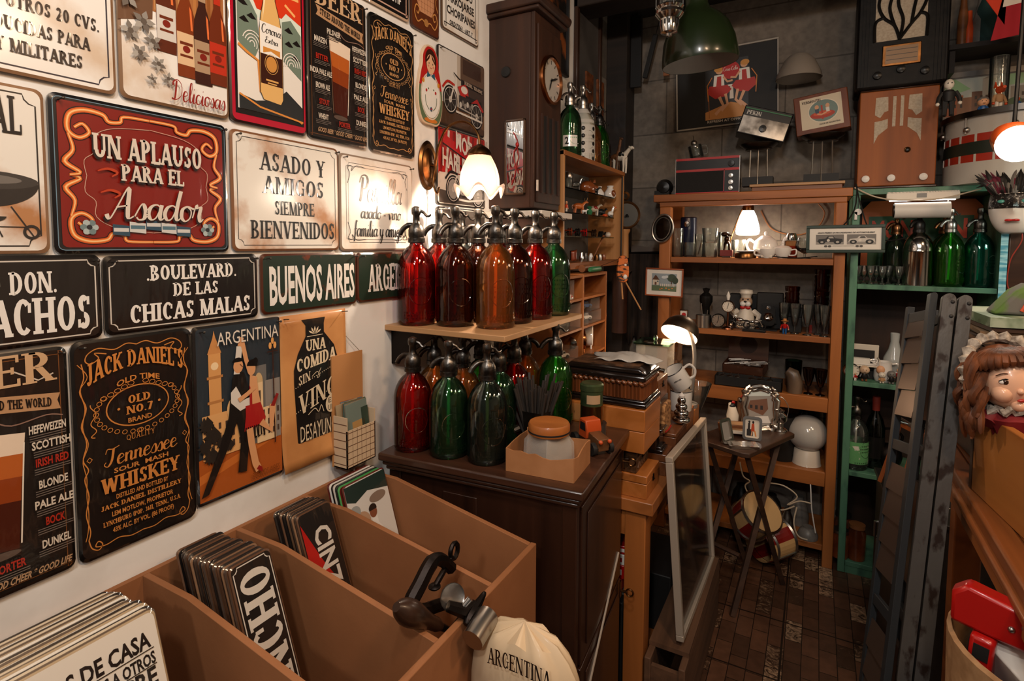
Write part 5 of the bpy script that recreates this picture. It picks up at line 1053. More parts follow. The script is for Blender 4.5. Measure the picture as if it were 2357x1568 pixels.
wallframe('dark engraved mirror plaque between the clock and the siphons', 2.26, 2.40, 1.985, 2.30, mat('engraved_black_glass', '#171514', .15, col2='#7a736b', scale=18, contrast=(.28, .34)), .010, m=BLACKP)

# ================================================================ work table with rack, boxes and lamp
TZ = .736
o = thing('work_table', 'long pine work table behind the dark cabinet', 'table')
MB().bx(PINEY, .03, .69, 1.640, 2.50, TZ-.04, TZ).build('tabletop', o, bev=.003)
MB().bx(PINEX, .06, .66, 1.655, 1.675, TZ-.125, TZ-.04).bx(PINEY, .645, .665, 1.66, 2.46, TZ-.115, TZ-.04).build('apron', o, bev=.002)
for x in (.60, .05):
    for y in (1.652, 2.38): MB().bx(PINE, x, x+.066, y, y+.066, 0, TZ-.04).build('leg', o, bev=.003)
MB().bx(PINEX, .06, .66, 1.66, 2.44, .05, .075).build('lower_shelf', o)
# rack
RY0, RY1, RX = 1.845, 2.375, .28
o = thing('storage_rack', 'orange pine pigeonhole rack of toys under the showcase', 'rack')
for y in (RY0, 2.085, RY1-.012): MB().bx(PINE, .03, RX, y, y+.012, TZ, 1.405).build('side_panel', o, bev=.001)
for z in (1.393, 1.300, 1.180, 1.055, .93, .80): MB().bx(PINEY, .031, RX-.002, RY0+.012, RY1-.012, z, z+.010).build('shelf', o, bev=.001)
MB().bx(mat('dark_hardboard', '#3a2618', .7), .022, .03, RY0, RY1, TZ, 1.405).build('back', o)
for i, (y, z, w_, d, h, cc, lb) in enumerate(((1.965, 1.31, .10, .11, .075, GREYP, 'grey car in a clear box in the top left pigeonhole'), (1.905, 1.19, .09, .12, .10, OAK, 'brown car in a clear box under the painted casket'), (2.02, 1.19, .11, .12, .10, BLACKP, 'black car in the wide clear box under the painted casket'), (2.14, 1.19, .075, .11, .05, ORANGEP, 'orange car in the clear box at right of the middle row'),
                                       (2.27, 1.19, .12, .11, .05, WHITEP, 'white car in the lowest clear box at the far right'), (2.27, 1.242, .11, .10, .05, BLUEP, 'blue car in the upper clear box at the far right'), (1.93, .94, .12, .12, .08, BLUEP, 'blue car in a clear box in the lowest left pigeonhole'), (2.02, 1.065, .09, .11, .05, CREAMP, 'cream car in a clear box beside the small white clock'))):
    zz = z+.0005; acrylic('clear box holding a '+lb.split(' car')[0]+' car'+lb.split('box')[1], (.215, y, zz), w_, d, h); car(lb, (.215, y, zz+.0015), cc, min(.07, w_*.8), 70)
car('red fire engine toy in the top right pigeonhole', (.20, 2.21, 1.3105), REDP, .07, 75); car('small red pickup toy standing on the clear box at right', (.22, 2.165, 1.2425), REDP, .055, 75)
o = solo(MB().bx(WHITEP, -.02, .02, -.032, .032, 0, .078), 'carton', 'white carton with orange edges in the top right pigeonhole', 'box', (.24, 2.125, 1.3105), 8); MB().bx(ORANGEP, -.0205, .0205, -.0325, .0325, 0, .008).bx(ORANGEP, -.0205, .0205, -.0325, .0325, .072, .0785).build('orange_edge', o); MB().bx(GREYP, .0203, .021, -.012, .012, .022, .06).build('window', o)
FLOR = mat('flower_painted_porcelain', '#d8cfc4', .2, col2='#b5341c', scale=45, coat=.5, contrast=(.42, .46))
o = thing('painted_casket', 'white porcelain casket painted with red and green flowers', 'casket', (.225, 2.015, 1.3115), 0); o.location.z = 1.2925
MB().lathe(FLOR, [(0, 0), (.042, 0), (.048, .008), (.048, .022)], 24, flute=.05, nf=6).build('bowl', o); MB().lathe(FLOR, [(.049, .023), (.046, .033), (.03, .044), (0, .048)], 24, flute=.05, nf=6).build('lid', o); o.scale = (.8, 1, .9)
SILC = metal('polished_clock_case', '#b9b2a8', .15); IVF = mat('ivory_dial', '#d5cab9', .4)
dialclock('round silver clock first of the three in the middle right pigeonhole', (.235, 2.125, 1.0655), .045, 35, SILC, IVF); dialclock('round copper backed clock second of the three in the right pigeonhole', (.235, 2.20, 1.0655), .045, 35, metal('copper_case', '#b0734a', .2), IVF)
dialclock('white rimmed alarm clock with black face at the right of the rack', (.235, 2.305, 1.0655), .046, 20, WHITEP, BLACKP, hands=WHITEP); dialclock('small white clock in the left pigeonhole under the clear boxes', (.25, 1.93, 1.0655), .026, 30, CREAMP, IVF)
solo(MB().lathe(OAK, [(0, 0), (.016, 0), (.016, .13), (0, .13)], 14, axis='y'), 'wooden_roller', 'brown wooden roller lying across the rack top right', 'roller', (.22, 2.35, 1.4215)); solo(MB().lathe(GREENP, [(0, 0), (.012, 0), (.012, .11), (.008, .118), (0, .118)], 14, axis='y'), 'green_tube', 'green tube lying on the rack beside the brown roller', 'tube', (.255, 2.34, 1.4175))
o = thing('tiger_puppet', 'orange striped tiger puppet on two sticks beside the rack', 'puppet', ay(1433, 620, 2.5), -60)
MB().prism(mat('tiger_stripe', '#c8682a', .6, col2='#2b1a10', scale=26, stretch=(1, 1, 3), contrast=(.42, .48)), crom([(-.02, .05), (.015, .06), (.028, .0), (.022, -.05), (.0, -.06), (-.025, -.04)], 4, True), -.012, .012, 'x').build('body', o, bev=.003)
MB().tube(PALEP, [(0, -.005, -.05), (0, .003, -.14)], .004, 6).tube(PALEP, [(0, .01, -.05), (0, .09, -.19)], .0035, 6).build('sticks', o); MB().ball(WHITEP, (.012, .01, .02), .006).ball(WHITEP, (.012, .01, -.035), .008, .01, .012).build('face', o)
MB().tube(IRON, [(0, 0, .055), tuple(Matrix.Rotation(R(60), 3, 'Z') @ (Vector((.19, 2.5, 1.418))-o.location))], .001, 5).build('string', o)

# ---- boxes on the table
LBX = wood('honey_pine_box', '#b87038', '#96561f', 1, .4, 10, .2)
wbox('honey pine box with finger joints, lowest of the box stack by the cabinet', (.585, 1.735, TZ), .16, .15, .074, LBX)
CARV = mat('carved_brown_wood', '#5b3a22', .5, col2='#33200f', scale=40, bump=.9, contrast=(.4, .6))
o = wbox('carved brown casket between the honey pine box and the burl box', (.56, 1.735, TZ+.075), .14, .14, .074, CARV, lid=.4); b = MB()
for k in range(5):
    for z in (.012, .05): b.tube(CARV, [(.071, -.055+.022*k, z), (.071, -.04+.022*k, z+.018)], .003, 6); b.tube(CARV, [(-.055+.022*k, -.071, z), (-.04+.022*k, -.071, z+.018)], .003, 6)
b.build('carving', o)
BURL = mat('speckled_burl_wood', '#a9713f', .4, col2='#5b3417', scale=38, stretch=(1, 1, .5), contrast=(.36, .42), coat=.2)
o = wbox('speckled burl wood box under the black carved chest', (.53, 1.735, TZ+.150), .26, .19, .135, LBX, lid=.5, latch=False); MB().bx(BURL, -.128, .0, -.0965, -.0953, .075, .128).bx(BURL, -.128, -.02, -.0965, -.0953, .01, .062).build('burl_inlay', o)
DKB = mat('black_lacquered_wood', '#1b1310', .18, coat=.7); ROPE = wood('carved_brown_molding', '#7a4220', '#3f2010', 2, .3, 20, .5)
CZ = TZ+.287; o = thing('carved_chest', 'black and brown carved jewel chest with rope molding on the burl box', 'chest', (.515, 1.745, CZ))
w_, d_ = .145, .095
MB().bx(DKB, -w_, w_, -d_, d_, 0, .014).bx(DKB, -w_+.006, w_-.006, -d_+.006, d_-.006, .014, .022).build('base', o, bev=.004)
b = MB().bx(ROPE, -w_+.014, w_-.014, -d_+.014, d_-.014, .022, .075)
for k in range(22): x = -w_+.022+k*(2*w_-.044)/21; b.cyl(ROPE, x, -d_+.014, .024, .0052, .044, 8)
for k in range(14): y = -d_+.022+k*(2*d_-.044)/13; b.cyl(ROPE, w_-.014, y, .024, .0052, .044, 8)
b.build('fluted_body', o); b = MB()
for k in range(15): x = -w_+.018+k*(2*w_-.036)/14; b.at(x, -d_+.010, .074, ry=35).ball(ROPE, (0, 0, 0), .0115, .008, .0065, 10)
for k in range(10): y = -d_+.018+k*(2*d_-.036)/9; b.at(w_-.010, y, .074, rx=-35).ball(ROPE, (0, 0, 0), .008, .0115, .0065, 10)
b.at().build('rope_molding', o)
MB().bx(DKB, -w_+.004, w_-.004, -d_+.004, d_-.004, .082, .100).prism(DKB, [(-w_+.004, .100), (w_-.004, .100), (w_-.030, .118), (-w_+.030, .118)], -d_+.022, d_-.022, 'y').build('lid', o, bev=.006)
MB().bx(CARV, -w_+.034, w_-.034, -d_+.03, d_-.03, .117, .122).build('carved_panel', o); MB().at(.12, -.085, -.008).ball(DKB, (0, 0, 0), .02, .012, .008).at(-.12, -.085, -.008).ball(DKB, (0, 0, 0), .02, .012, .008).at().build('feet', o)
solo(MB().sheet(mat('crumpled_plastic_bag', '#a9a49d', .25, bump=.8, bscale=30, scale=20), lambda u, v: ((u-.5)*.20+.02*math.sin(5*v), (v-.5)*.10, .004+.018*math.sin(math.pi*u)*math.sin(math.pi*v)+.004*math.sin(19*u+7*v)), 20, 14), 'plastic_bag', 'crumpled clear plastic bag lying on the carved chest lid', 'bag', (.56, 1.775, CZ+.123), 8, solid=.0015)
wbox('brown leatherette box behind the carved chest', (.555, 1.945, .985), .17, .14, .075, OAK, lid=.3); wbox('plain dark wooden crate hidden under the brown leatherette box', (.50, 1.945, TZ), .28, .16, .248, DKW, latch=False)
o = solo(MB().sheet(mat('brown_leather', '#6b3d20', .45), lambda u, v: ((u-.5)*.16, (v-.5)*.09, .006+.008*math.sin(9*u)*v), 16, 6), 'leather_wallet', 'folded brown leather wallet on the leatherette box', 'wallet', (.54, 1.93, 1.061), 10, solid=.006)
solo(MB().tube(CHROME, [(-.07, 0, .0), (-.02, .004, .004), (.04, 0, .002), (.10, -.004, .0)], [.010, .007, .006, .009], 10).lathe(CHROME, [(.012, -.012), (.013, .0), (.009, .012)], 12, (-.06, 0, .004)), 'chrome_razor', 'chrome folding tool lying across the leather wallet', 'tool', (.55, 1.915, 1.088), 4)
# glass jar with glass lid
o = thing('glass_jar', 'square glass canister with a flat green tinted glass lid', 'jar', (.53, 2.27, .99)); b = MB(); THK = mat('thick_glass', '#cfc9be', .06, alpha=.3, coat=1)
for x, y, a_, c_ in ((-.062, 0, .004, .124), (.062, 0, .004, .124), (0, -.06, .124, .004), (0, .06, .124, .004)): b.box(THK, x, y, .065, a_, c_, .13)
b.box(THK, 0, 0, .003, .124, .124, .006).build('canister', o); GL = glass('green_edge_glass', '#a9cdbd', .5); l = MB().box(GL, 0, 0, .135, .145, .145, .008).build('lid', o, bev=.001); MB().ball(GL, (0, 0, .15), .008, .014, .014).build('knob', l)
wbox('tall plain wooden crate carrying the square glass canister', (.53, 2.27, TZ), .16, .16, .252, OAK, latch=False)
# boxes along the front edge
BOXM = wood('chestnut_box', '#7c4a29', '#55301a', 1, .4, 12, .3)
wbox('chestnut drawer box with an iron ring pull on the table edge', (.628, 1.915, TZ), .095, .10, .075, BOXM, latch=True); o = thing('black_pedestal', 'black stepped wooden pedestal standing on the chestnut drawer box', 'pedestal', (.625, 1.90, TZ+.076))
MB().box(DKB, 0, 0, .006, .078, .078, .012).box(DKB, 0, 0, .016, .066, .066, .01).box(DKB, 0, 0, .045, .048, .048, .05).box(DKB, 0, 0, .074, .062, .062, .008).box(DKB, 0, 0, .080, .072, .072, .006).build('block', o, bev=.002)
wbox('plain brown lidded box in front of the white mugs', (.637, 2.07, TZ), .092, .19, .115, BOXM, lid=.12, latch=False); wbox('small dark box beneath the white enamel mugs', (.63, 2.25, TZ), .10, .14, .13, OAK, latch=False)
ENAM = mat('white_enamel', '#d9d4cd', .2, coat=.5); NAVY = mat('navy_enamel_rim', '#22242b', .3)
def mug(label, loc, rot):
    o = thing('enamel_mug', label, 'mug', loc, rot=rot, group='white enamel mugs'); r, h = .043, .08
    MB().lathe(ENAM, [(0, 0), (r-.003, 0), (r, .004), (r, h), (r-.002, h), (r-.002, .004), (0, .003)], 26, cap=False).build('cup', o); MB().tube(NAVY, [(r*math.cos(R(q)), r*math.sin(R(q)), h) for q in range(0, 360, 15)], .0018, 6, True).build('rim', o)
    MB().tube(ENAM, crom([(r-.002, 0, h*.82), (r+.025, 0, h*.85), (r+.032, 0, h*.5), (r+.018, 0, h*.22), (r-.002, 0, h*.2)], 4), .0048, 8).build('handle', o)
    a = Art(.03, .008, x0=0); a.part('lettering').text('BUENOS AIRES', .5, .5, 1, .7, '#22242b', 'bold'); q = a.done(o)[0]; q.location = (0, -r-.0006, h*.62); q.rotation_euler = (0, 0, R(-90))
mug('white enamel mug standing upright under the tilted mug', (.645, 2.23, TZ+.131), (0, 0, 160)); mug('white enamel mug tilted on top of the other mug', (.655, 2.215, TZ+.232), (14, -32, 12))
o = thing('straw_purse', 'woven straw purse with red trim beside the carved chest', 'purse', (.630, 1.985, TZ+.116)); STRAW = mat('woven_straw', '#b08050', .8, col2='#6b4320', scale=90, bump=.8, contrast=(.4, .6))
MB().prism(STRAW, rrect(.10, .11, .02, 4, 0, .055), -.022, .022, 'x').build('pouch', o, bev=.006); MB().tube(REDP, [(.024, -.04, .012), (.024, 0, .008), (.024, .04, .012)], .003, 6).build('trim', o); MB().tube(STRAW, crom([(0, -.045, .105), (0, 0, .125), (0, .045, .105)], 5), .004, 7).build('handle', o)
o = thing('stacked_kettle', 'polished steel stepped cone beside the white mugs', 'kettle', (.672, 2.15, TZ+.116)); o.location = (.674, 2.105, TZ+.116)
b = MB()
for k in range(4): b.ball(CHROME, (0, 0, .016+.024*k), .034-.006*k, None, .016, 18)
b.build('rings', o); MB().lathe(WHITEP, [(.010, 0), (.012, .008), (0, .02)], 12, (0, 0, .10)).build('tip', o)
# desk lamp
o = thing('desk_lamp', 'lit gooseneck desk lamp with brown dome shade on the table', 'lamp', (.628, 2.40, TZ))
MB().box(LBX, .0, 0, .05, .10, .10, .10).lathe(GREYP, [(0, .10), (.052, .10), (.052, .115), (.02, .122), (0, .122)], 24).build('base', o, sharp=True)
MB().tube(mat('grey_gooseneck', '#6d6a66', .4), crom([(.02, 0, .12), (.032, 0, .22), (.035, 0, .33), (.02, 0, .40), (0, 0, .445)], 6), .008, 10).build('gooseneck', o)
c_ = (-.022, 0, .43); SHD = metal('brown_lamp_shade', '#6b5a4a', .4); INW = mat('white_shade_inside', '#e8ddcf', .5)
MB().at(*c_, rx=-36, ry=14).lathe(SHD, [(.080, -.03), (.079, -.012), (.068, .02), (.045, .044), (.02, .056), (0, .058)], 28, cap=False).build('shade', o); MB().at(*c_, rx=-36, ry=14).lathe(INW, [(.078, -.029), (.076, -.012), (.065, .018), (.043, .041), (.018, .052), (0, .054)], 28, cap=False).build('shade_lining', o)
MB().at(*c_, rx=-36, ry=14).ball(BULB, (.005, 0, -.006), .020, .020, .026).build('bulb', o); light('desk_lamp_light', 'POINT', (.606, 2.40, TZ+.395), 3.5, WARM, .02)
o = solo(MB().lathe(CLEAR, [(.008, 0), (.008, .02), (.006, .03), (.05, .12), (.052, .125), (.049, .12), (.004, .03), (.004, .0)], 26, cap=False), 'glass_funnel', 'large clear glass funnel standing right of the desk lamp', 'funnel', (.650, 2.325, TZ+.0005)); o.location = (.668, 2.47, TZ+.001); o.scale = (1.1, 1.1, 1.5)
tumbler('clear glass beaker behind the desk lamp', (.55, 2.43, TZ+.0005), .05, .17, CLEAR, None, 'glass_beaker', 'beaker')
# framed glass leaning on the table edge + boards below
MET = mat('silver_painted_frame', '#b3a595', .4, .3); o = thing('leaning_window', 'tall silver edged glass pane leaning against the work table', 'window pane', (.768, 2.01, .262), rot=(-3.5, -5.5, 0))
W2, H2, t = .60, .575, .018
for nm, (y0, y1, z0, z1) in (('top_rail', (-W2/2, W2/2, H2-t, H2)), ('bottom_rail', (-W2/2, W2/2, 0, t)), ('stile', (-W2/2, -W2/2+t, t, H2-t)), ('stile', (W2/2-t, W2/2, t, H2-t))): MB().bx(MET, -.012, .012, y0, y1, z0, z1).build(nm, o, bev=.002)
MB().bx(mat('dark_reflecting_pane', '#262524', .04, alpha=.62, coat=1, spec=1), -.002, .002, -W2/2+t, W2/2-t, t, H2-t).build('pane', o)
o = thing('plank_crate', 'rough plank crate on the floor under the leaning glass pane', 'crate', (.735, 2.0, 0)); RGH = wood('rough_grey_plank', '#6b4a33', '#4a3222', 1, .7, 16, 0, .3)
for x in (-.052, .052): MB().bx(RGH, x-.010, x+.010, -.36, .32, .01, .245).build('side_board', o, bev=.003)
for y in (-.345, .31): MB().bx(RGH, -.042, .042, y-.008, y+.008, .01, .22).build('end_board', o)
MB().bx(RGH, -.042, .042, -.335, .30, .0, .012).build('bottom', o); MB().bx(RGH, -.062, .062, -.30, .30, .2455, .26).build('lid_board', o)
# things under the table
o = thing('black_amplifier', 'black box with a row of screws under the work table', 'speaker', (.555, 1.80, .0755)); MB().bx(BLACKM, -.075, .035, -.12, .13, 0, .29).build('cabinet', o, bev=.004)
for z in (.10, .12, .17, .19): MB().at(.02, -.121, z).ball(CHROME, (0, 0, 0), .004).build('screw', o)
solo(MB().bx(GREYP, -.05, .05, -.07, .09, 0, .03), 'grey_box', 'flat grey box on top of the black speaker', 'box', (.535, 1.79, .366), bev=.003)
for i, (z, h, c_, lb) in enumerate(((.3965, .04, REDP, 'red and white carton lowest of the red pile under the table'), (.437, .045, REDP, 'dark red carton in the middle of the red pile under the table'), (.4825, .035, PAPERW, 'white carton near the top of the red pile under the table'), (.518, .028, REDP, 'bright red carton topmost of the pile under the table'))):
    o = solo(MB().bx(c_, -.05, .05, -.08, .08, 0, h), 'carton', lb, 'box', (.535+.004*(i % 2), 1.775, z), 3*i-4, 'cartons under the work table', bev=.002); MB().bx(PAPERW if c_ is REDP else REDP, -.04, .042, -.0806, -.0800, h*.3, h*.7).build('stripe', o)
o = thing('knob_amplifier', 'black amplifier with chrome knobs under the table edge', 'amplifier', (.59, 2.16, .0755)); MB().bx(BLACKM, -.12, .08, -.15, .15, 0, .22).build('case', o, bev=.004)
for y, z in ((-.10, .08), (-.06, .11), (-.10, .13), (.0, .1), (.06, .1)): MB().lathe(STEEL, [(.012, 0), (.011, .018), (0, .018)], 14, (.08, y, z), 'x').build('knob', o)
# ================================================================ orange shelf unit on the back wall
FY = 2.93
o = thing('shelf_unit', 'tall orange pine shelf unit against the block wall with the lit lamp', 'shelf unit')
MB().bx(PINEX, .34, 1.235, FY-.012, YB-.005, 1.748, 1.786).bx(PINEX, .37, 1.215, FY, FY+.03, 1.722, 1.748).build('top', o, bev=.003)
for x0, x1 in ((.372, .43), (1.172, 1.216)):
    MB().bx(PINE, x0, x1, FY, FY+.05, 0, 1.722).build('post', o, bev=.003); MB().bx(PINE, x0, x1, YB-.06, YB-.012, 0, 1.748).build('post', o, bev=.003)
SHZ = (1.462, 1.098, .812, .458, .105)
for z in SHZ: MB().bx(PINEX, .431, 1.171, FY+.004, YB-.014, z-.028, z).build('shelf', o, bev=.002)
for z in (.80, .445): MB().bx(PINEX, .431, 1.171, FY-.004, FY+.004, z-.055, z+.012).build('front_rail', o, bev=.002)
H1, H2, H3, H4, H5 = [z+.0008 for z in SHZ]
def on(px, z, Y): return (ay(px, 700, Y).x, Y, z)
# --- shelf 1
GL1 = 'glasses on the lamp shelf'
for px, Y, r, h, lb, fl in ((1556, 2.99, .030, .150, 'tall straight glass at the left end of the lamp shelf', 1), (1585, 2.975, .030, .075, 'short round bottomed glass right of the tall straight glass', 1.05), (1606, 3.02, .024, .12, 'slim glass with a brown stirring spoon behind the short glass', 1), (1631, 2.985, .036, .073, 'lower of the two stacked ribbed glasses', 1.05), (1662, 3.06, .028, .13, 'plain glass behind the red based bird figurine', 1), (1697, 3.05, .034, .09, 'frosted glass cup under the lit white shade', 1.05)):
    tumbler(lb, on(px, H1, Y), r, h, CLEAR, GL1, flare=fl)
p = on(1631, H1+.074, 2.985); tumbler('upper of the two stacked ribbed glasses', p, .037, .075, CLEAR, GL1, flare=1.12)
solo(MB().tube(BRASS, [(0, 0, 0), (.03, 0, .13)], [.003, .005], 8), 'spoon', 'thin brown spoon standing in the slim glass', 'spoon', tuple(Vector(on(1604, H1+.012, 3.02))))
o = thing('vacuum_flask', 'dark blue flask with a round chrome emblem at the back of the lamp shelf', 'flask', on(1581, H1, 3.15)); MB().prism(mat('dark_blue_enamel', '#14182e', .2, coat=.6), rrect(.085, .06, .02), 0, .215).build('body', o, bev=.006); MB().lathe(CHROME, [(0, 0), (.017, 0), (.015, .006), (0, .007)], 18, (-.004, -.033, .175), 'y').build('emblem', o); o.children[1].rotation_euler = (0, 0, 0)
o = thing('bird_trophy', 'little bronze bird figurine on a dark red block', 'figurine', on(1669, H1, 2.965)); MB().box(mat('dark_red_lacquer', '#6b1710', .25, coat=.5), 0, 0, .022, .058, .04, .030).box(DKW, 0, 0, .004, .04, .03, .008).build('block', o, bev=.001)
BRZ = metal('dark_bronze', '#3d2a1f', .35); MB().tube(BRZ, [(-.012, 0, .037), (-.010, 0, .065), (.0, 0, .082)], [.005, .006, .010], 8).tube(BRZ, [(.014, 0, .037), (.012, 0, .065), (.0, 0, .082)], [.005, .006, .010], 8).ball(BRZ, (0, 0, .092), .014, .012, .016).ball(BRZ, (-.012, 0, .116), .018, .013, .012).tube(BRZ, [(-.004, 0, .118), (.024, 0, .108)], [.008, .003], 7).build('bird', o)
# gooseneck lamp with white shade
o = thing('shelf_lamp', 'lit white glass lamp on a thin bent stem on the top shelf', 'lamp', on(1668, H1, 3.10)); lx, ly = ay(1722, 490, 3.06).x-o.location.x, -.04
MB().lathe(BRASS, [(0, 0), (.04, 0), (.038, .008), (0, .012)], 22).build('base', o); MB().tube(BRASS, crom([(0, 0, .01), (.03, -.01, .12), (.07, -.025, .235), (lx-.012, ly, .262), (lx, ly, .258)], 6), .0035, 8).build('stem', o)
MB().lathe(BRASS, [(.026, .235), (.028, .25), (.026, .264), (0, .266)], 22, (lx, ly, 0)).build('cap', o); OPAL = mat('lit_opal_glass', (1, .93, .84), .3, emit=5.5)
MB().lathe(OPAL, [(0, .113), (.04, .113), (.054, .118), (.058, .135), (.053, .165), (.040, .21), (.027, .238)], 26, (lx, ly, 0), cap=False).build('opal_shade', o)
light('shelf_lamp_light', 'POINT', (o.location.x+lx, 3.06-.03, H1+.085), 5, (1, .80, .58), .03)
# teapot and crockery
FLP = mat('flower_porcelain', '#dfd8d0', .18, col2='#c9603a', scale=26, coat=.6, contrast=(.30, .335))
o = thing('teapot', 'white porcelain teapot with small orange flowers under the lamp', 'teapot', on(1758, H1, 3.02))
MB().lathe(FLP, [(0, 0), (.032, 0), (.050, .02), (.058, .05), (.050, .085), (.03, .102), (0, .103)], 28).build('body', o); l = MB().lathe(WHITEP, [(.03, .102), (.02, .110), (0, .113)], 22).build('lid', o); MB().ball(WHITEP, (0, 0, .121), .009, .009, .012).build('knob', l)
MB().tube(WHITEP, crom([(.05, 0, .04), (.075, 0, .06), (.088, 0, .095), (.10, 0, .102)], 4), [.014]*3+[.012]*3+[.010]*3+[.009]*2+[.008]*2, 10).build('spout', o); MB().tube(WHITEP, crom([(-.05, 0, .075), (-.075, 0, .09), (-.088, 0, .065), (-.075, 0, .035), (-.052, 0, .03)], 4), .006, 8).build('handle', o)
def cup(label, loc, r, h, rz, m=FLP, lid=False):
    o = thing('teacup', label, 'cup', loc, rz, 'porcelain cups on the lamp shelf'); MB().lathe(m, [(0, 0), (r*.5, 0), (r*.55, .004), (r*.9, h*.5), (r, h), (r-.002, h), (r*.86, h*.5), (0, .006)], 24, cap=False).build('bowl', o)
    MB().tube(m, crom([(r*.92, 0, h*.8), (r*1.5, 0, h*.85), (r*1.45, 0, h*.35), (r*.75, 0, h*.3)], 4), .0035, 7).build('handle', o)
    if lid: MB().lathe(m, [(r*.98, h), (r*.7, h+.008), (.006, h+.012), (.008, h+.02), (0, h+.024)], 22).build('lid', o)
cup('small round porcelain sugar bowl in front of the teapot', on(1763, H1, 2.955), .040, .045, 200); cup('flowered porcelain cup with its lid set on at a tilt', on(1797, H1, 2.957), .040, .050, -15, lid=True)
o = solo(MB().lathe(BRASS, [(0, 0), (.05, 0), (.05, .02), (.047, .024), (0, .024)], 26), 'round_tin', 'flat round brass tin in front of the lit lamp', 'tin', on(1712, H1, 2.965)); solo(MB().lathe(WHITEP, [(0, 0), (.03, 0), (.052, .008), (.05, .010), (0, .004)], 24), 'saucer', 'white saucer lying on the round brass tin', 'saucer', tuple(Vector(on(1714, H1+.0245, 2.965))))
o = thing('honey_jar', 'square honey jar with a chrome lid behind the flowered cup', 'jar', on(1816, H1, 3.03)); MB().prism(glass('honey_glass', '#e8c8a8', .6), rrect(.058, .058, .012), 0, .085).prism(mat('honey', '#b5401a', .2), rrect(.05, .05, .01), .003, .060).build('jar', o); MB().lathe(CHROME, [(.026, .087), (.027, .105), (.020, .122), (0, .122)], 20).build('lid', o)
o = thing('snifter_glass', 'wide brandy snifter with dark drink beside the honey jar', 'glass', on(1848, H1, 2.99), group='stem glasses on the lamp shelf'); MB().lathe(CLEAR, [(0, 0), (.028, 0), (.026, .003), (.005, .008), (.005, .022), (.034, .04), (.043, .065), (.034, .10), (.032, .10), (.041, .065), (.03, .04), (0, .03)], 24, cap=False).build('glass', o); MB().lathe(mat('dark_drink', '#2b120a', .1), [(0, .031), (.029, .041), (.036, .05), (0, .05)], 20).build('drink', o)
solo(MB().tube(CREAMP, [(0, 0, .009), (.05, -.004, .009)], [.007, .010], 8).tube(BLACKP, crom([(.05, 0, .009), (.12, -.012, .004), (.18, .0, .004), (.24, .01, .012)], 4), .0028, 6), 'inline_switch', 'white inline switch on a black cord along the lamp shelf edge', 'switch', on(1748, H1, 2.943))
solo(MB().tube(mat('brown_cable', '#8a5b38', .6), crom([(-.12, 0, .24), (-.06, 0, .14), (.06, 0, .11), (.15, 0, .15), (.18, 0, .22), (.15, 0, .27)], 7), .0035, 7), 'lamp_cable', 'brown lamp cable looping over the block wall behind the teapot', 'cable', (.95, 3.265, 1.47))
# frames hung on the posts
def front_frame(name, label, px, py, Y, w_, h_, fm, inner, fw=.012, rz=0, roll=0, mount=None, pic=None):
    o = thing(name, label, 'picture', ay(px, py, Y), rot=(0, R(0), 0)); o.rotation_euler = Euler((0, R(roll), R(rz)))
    b = MB()
    for x0, x1, z0, z1 in ((-w_/2, w_/2, h_/2-fw, h_/2), (-w_/2, w_/2, -h_/2, -h_/2+fw), (-w_/2, -w_/2+fw, -h_/2+fw, h_/2-fw), (w_/2-fw, w_/2, -h_/2+fw, h_/2-fw)): b.bx(fm, x0, x1, -.012, .004, z0, z1)
    b.build('frame', o, bev=.002); MB().bx(mount or inner, -w_/2+fw, w_/2-fw, -.004, .002, -h_/2+fw, h_/2-fw).build('mount', o)
    if pic:
        a = Art(w_, h_, x0=.0002, inkf=lambda c: mat('print_'+c[1:], c, .45)); pic(a)
        for q in a.done(o): q.location = (0, -.0045, 0); q.rotation_euler = (0, 0, R(-90))
    return o
OV = ay(1525, 526, 2.915); o = thing('oval_mirror', 'small oval silver framed mirror hanging on the left shelf post', 'mirror', OV, rot=(0, 12, 0))
b = MB(); b.tube(STEEL, [(.052*math.cos(R(q)), -.002, .072*math.sin(R(q))) for q in range(0, 360, 10)], .006, 8, True).tube(metal('dark_silver', '#5a5550', .3), [(.040*math.cos(R(q)), -.001, .058*math.sin(R(q))) for q in range(0, 360, 10)], .005, 7, True); b.build('frame', o)
MB().add(metal('dark_mirror', '#4a4642', .08), [(.048*math.cos(R(q)), .001, .068*math.sin(R(q))) for q in range(0, 360, 10)]+[(.048*math.cos(R(q)), .008, .068*math.sin(R(q))) for q in range(0, 360, 10)], [tuple(range(36))[::-1], tuple(range(36, 72))]).build('glass', o)
def p_house(a):
    a.rect(.17, .19, .83, .81, '#8f9aa0').rect(.17, .19, .83, .38, '#5f6f52').ell(.7, .66, .12, .14, '#3c4a3a').ell(.79, .58, .08, .12, '#33402f').rect(.68, .36, .71, .56, '#4a3626').poly([(.18, .58), (.27, .76), (.38, .58)], '#5a3a28').rect(.20, .4, .36, .58, '#cfc4b2').rect(.25, .4, .30, .50, '#6b4630').rect(.31, .5, .35, .55, '#51606b')
    for q in range(8): a.rect(.4+.05*q, .36, .425+.05*q, .45, '#cfc7bb')
    for x_, y_ in ((.45, .28), (.56, .3), (.64, .26), (.4, .25), (.72, .3)): a.ell(x_, y_, .025, .022, '#c9762c', 9).ell(x_, y_, .010, .009, '#d9c08a', 7)
    a.ell(.5, .68, .07, .05, '#c9cfd0').ell(.56, .70, .05, .045, '#c9cfd0')
front_frame('framed_print', 'orange framed cartoon print of a cottage hanging on the left post', 1529, 650, 2.912, .195, .148, wood('orange_frame', '#a3512a', '#7c3a1a', 0, .4), PAPERW, .007, roll=1, pic=p_house)
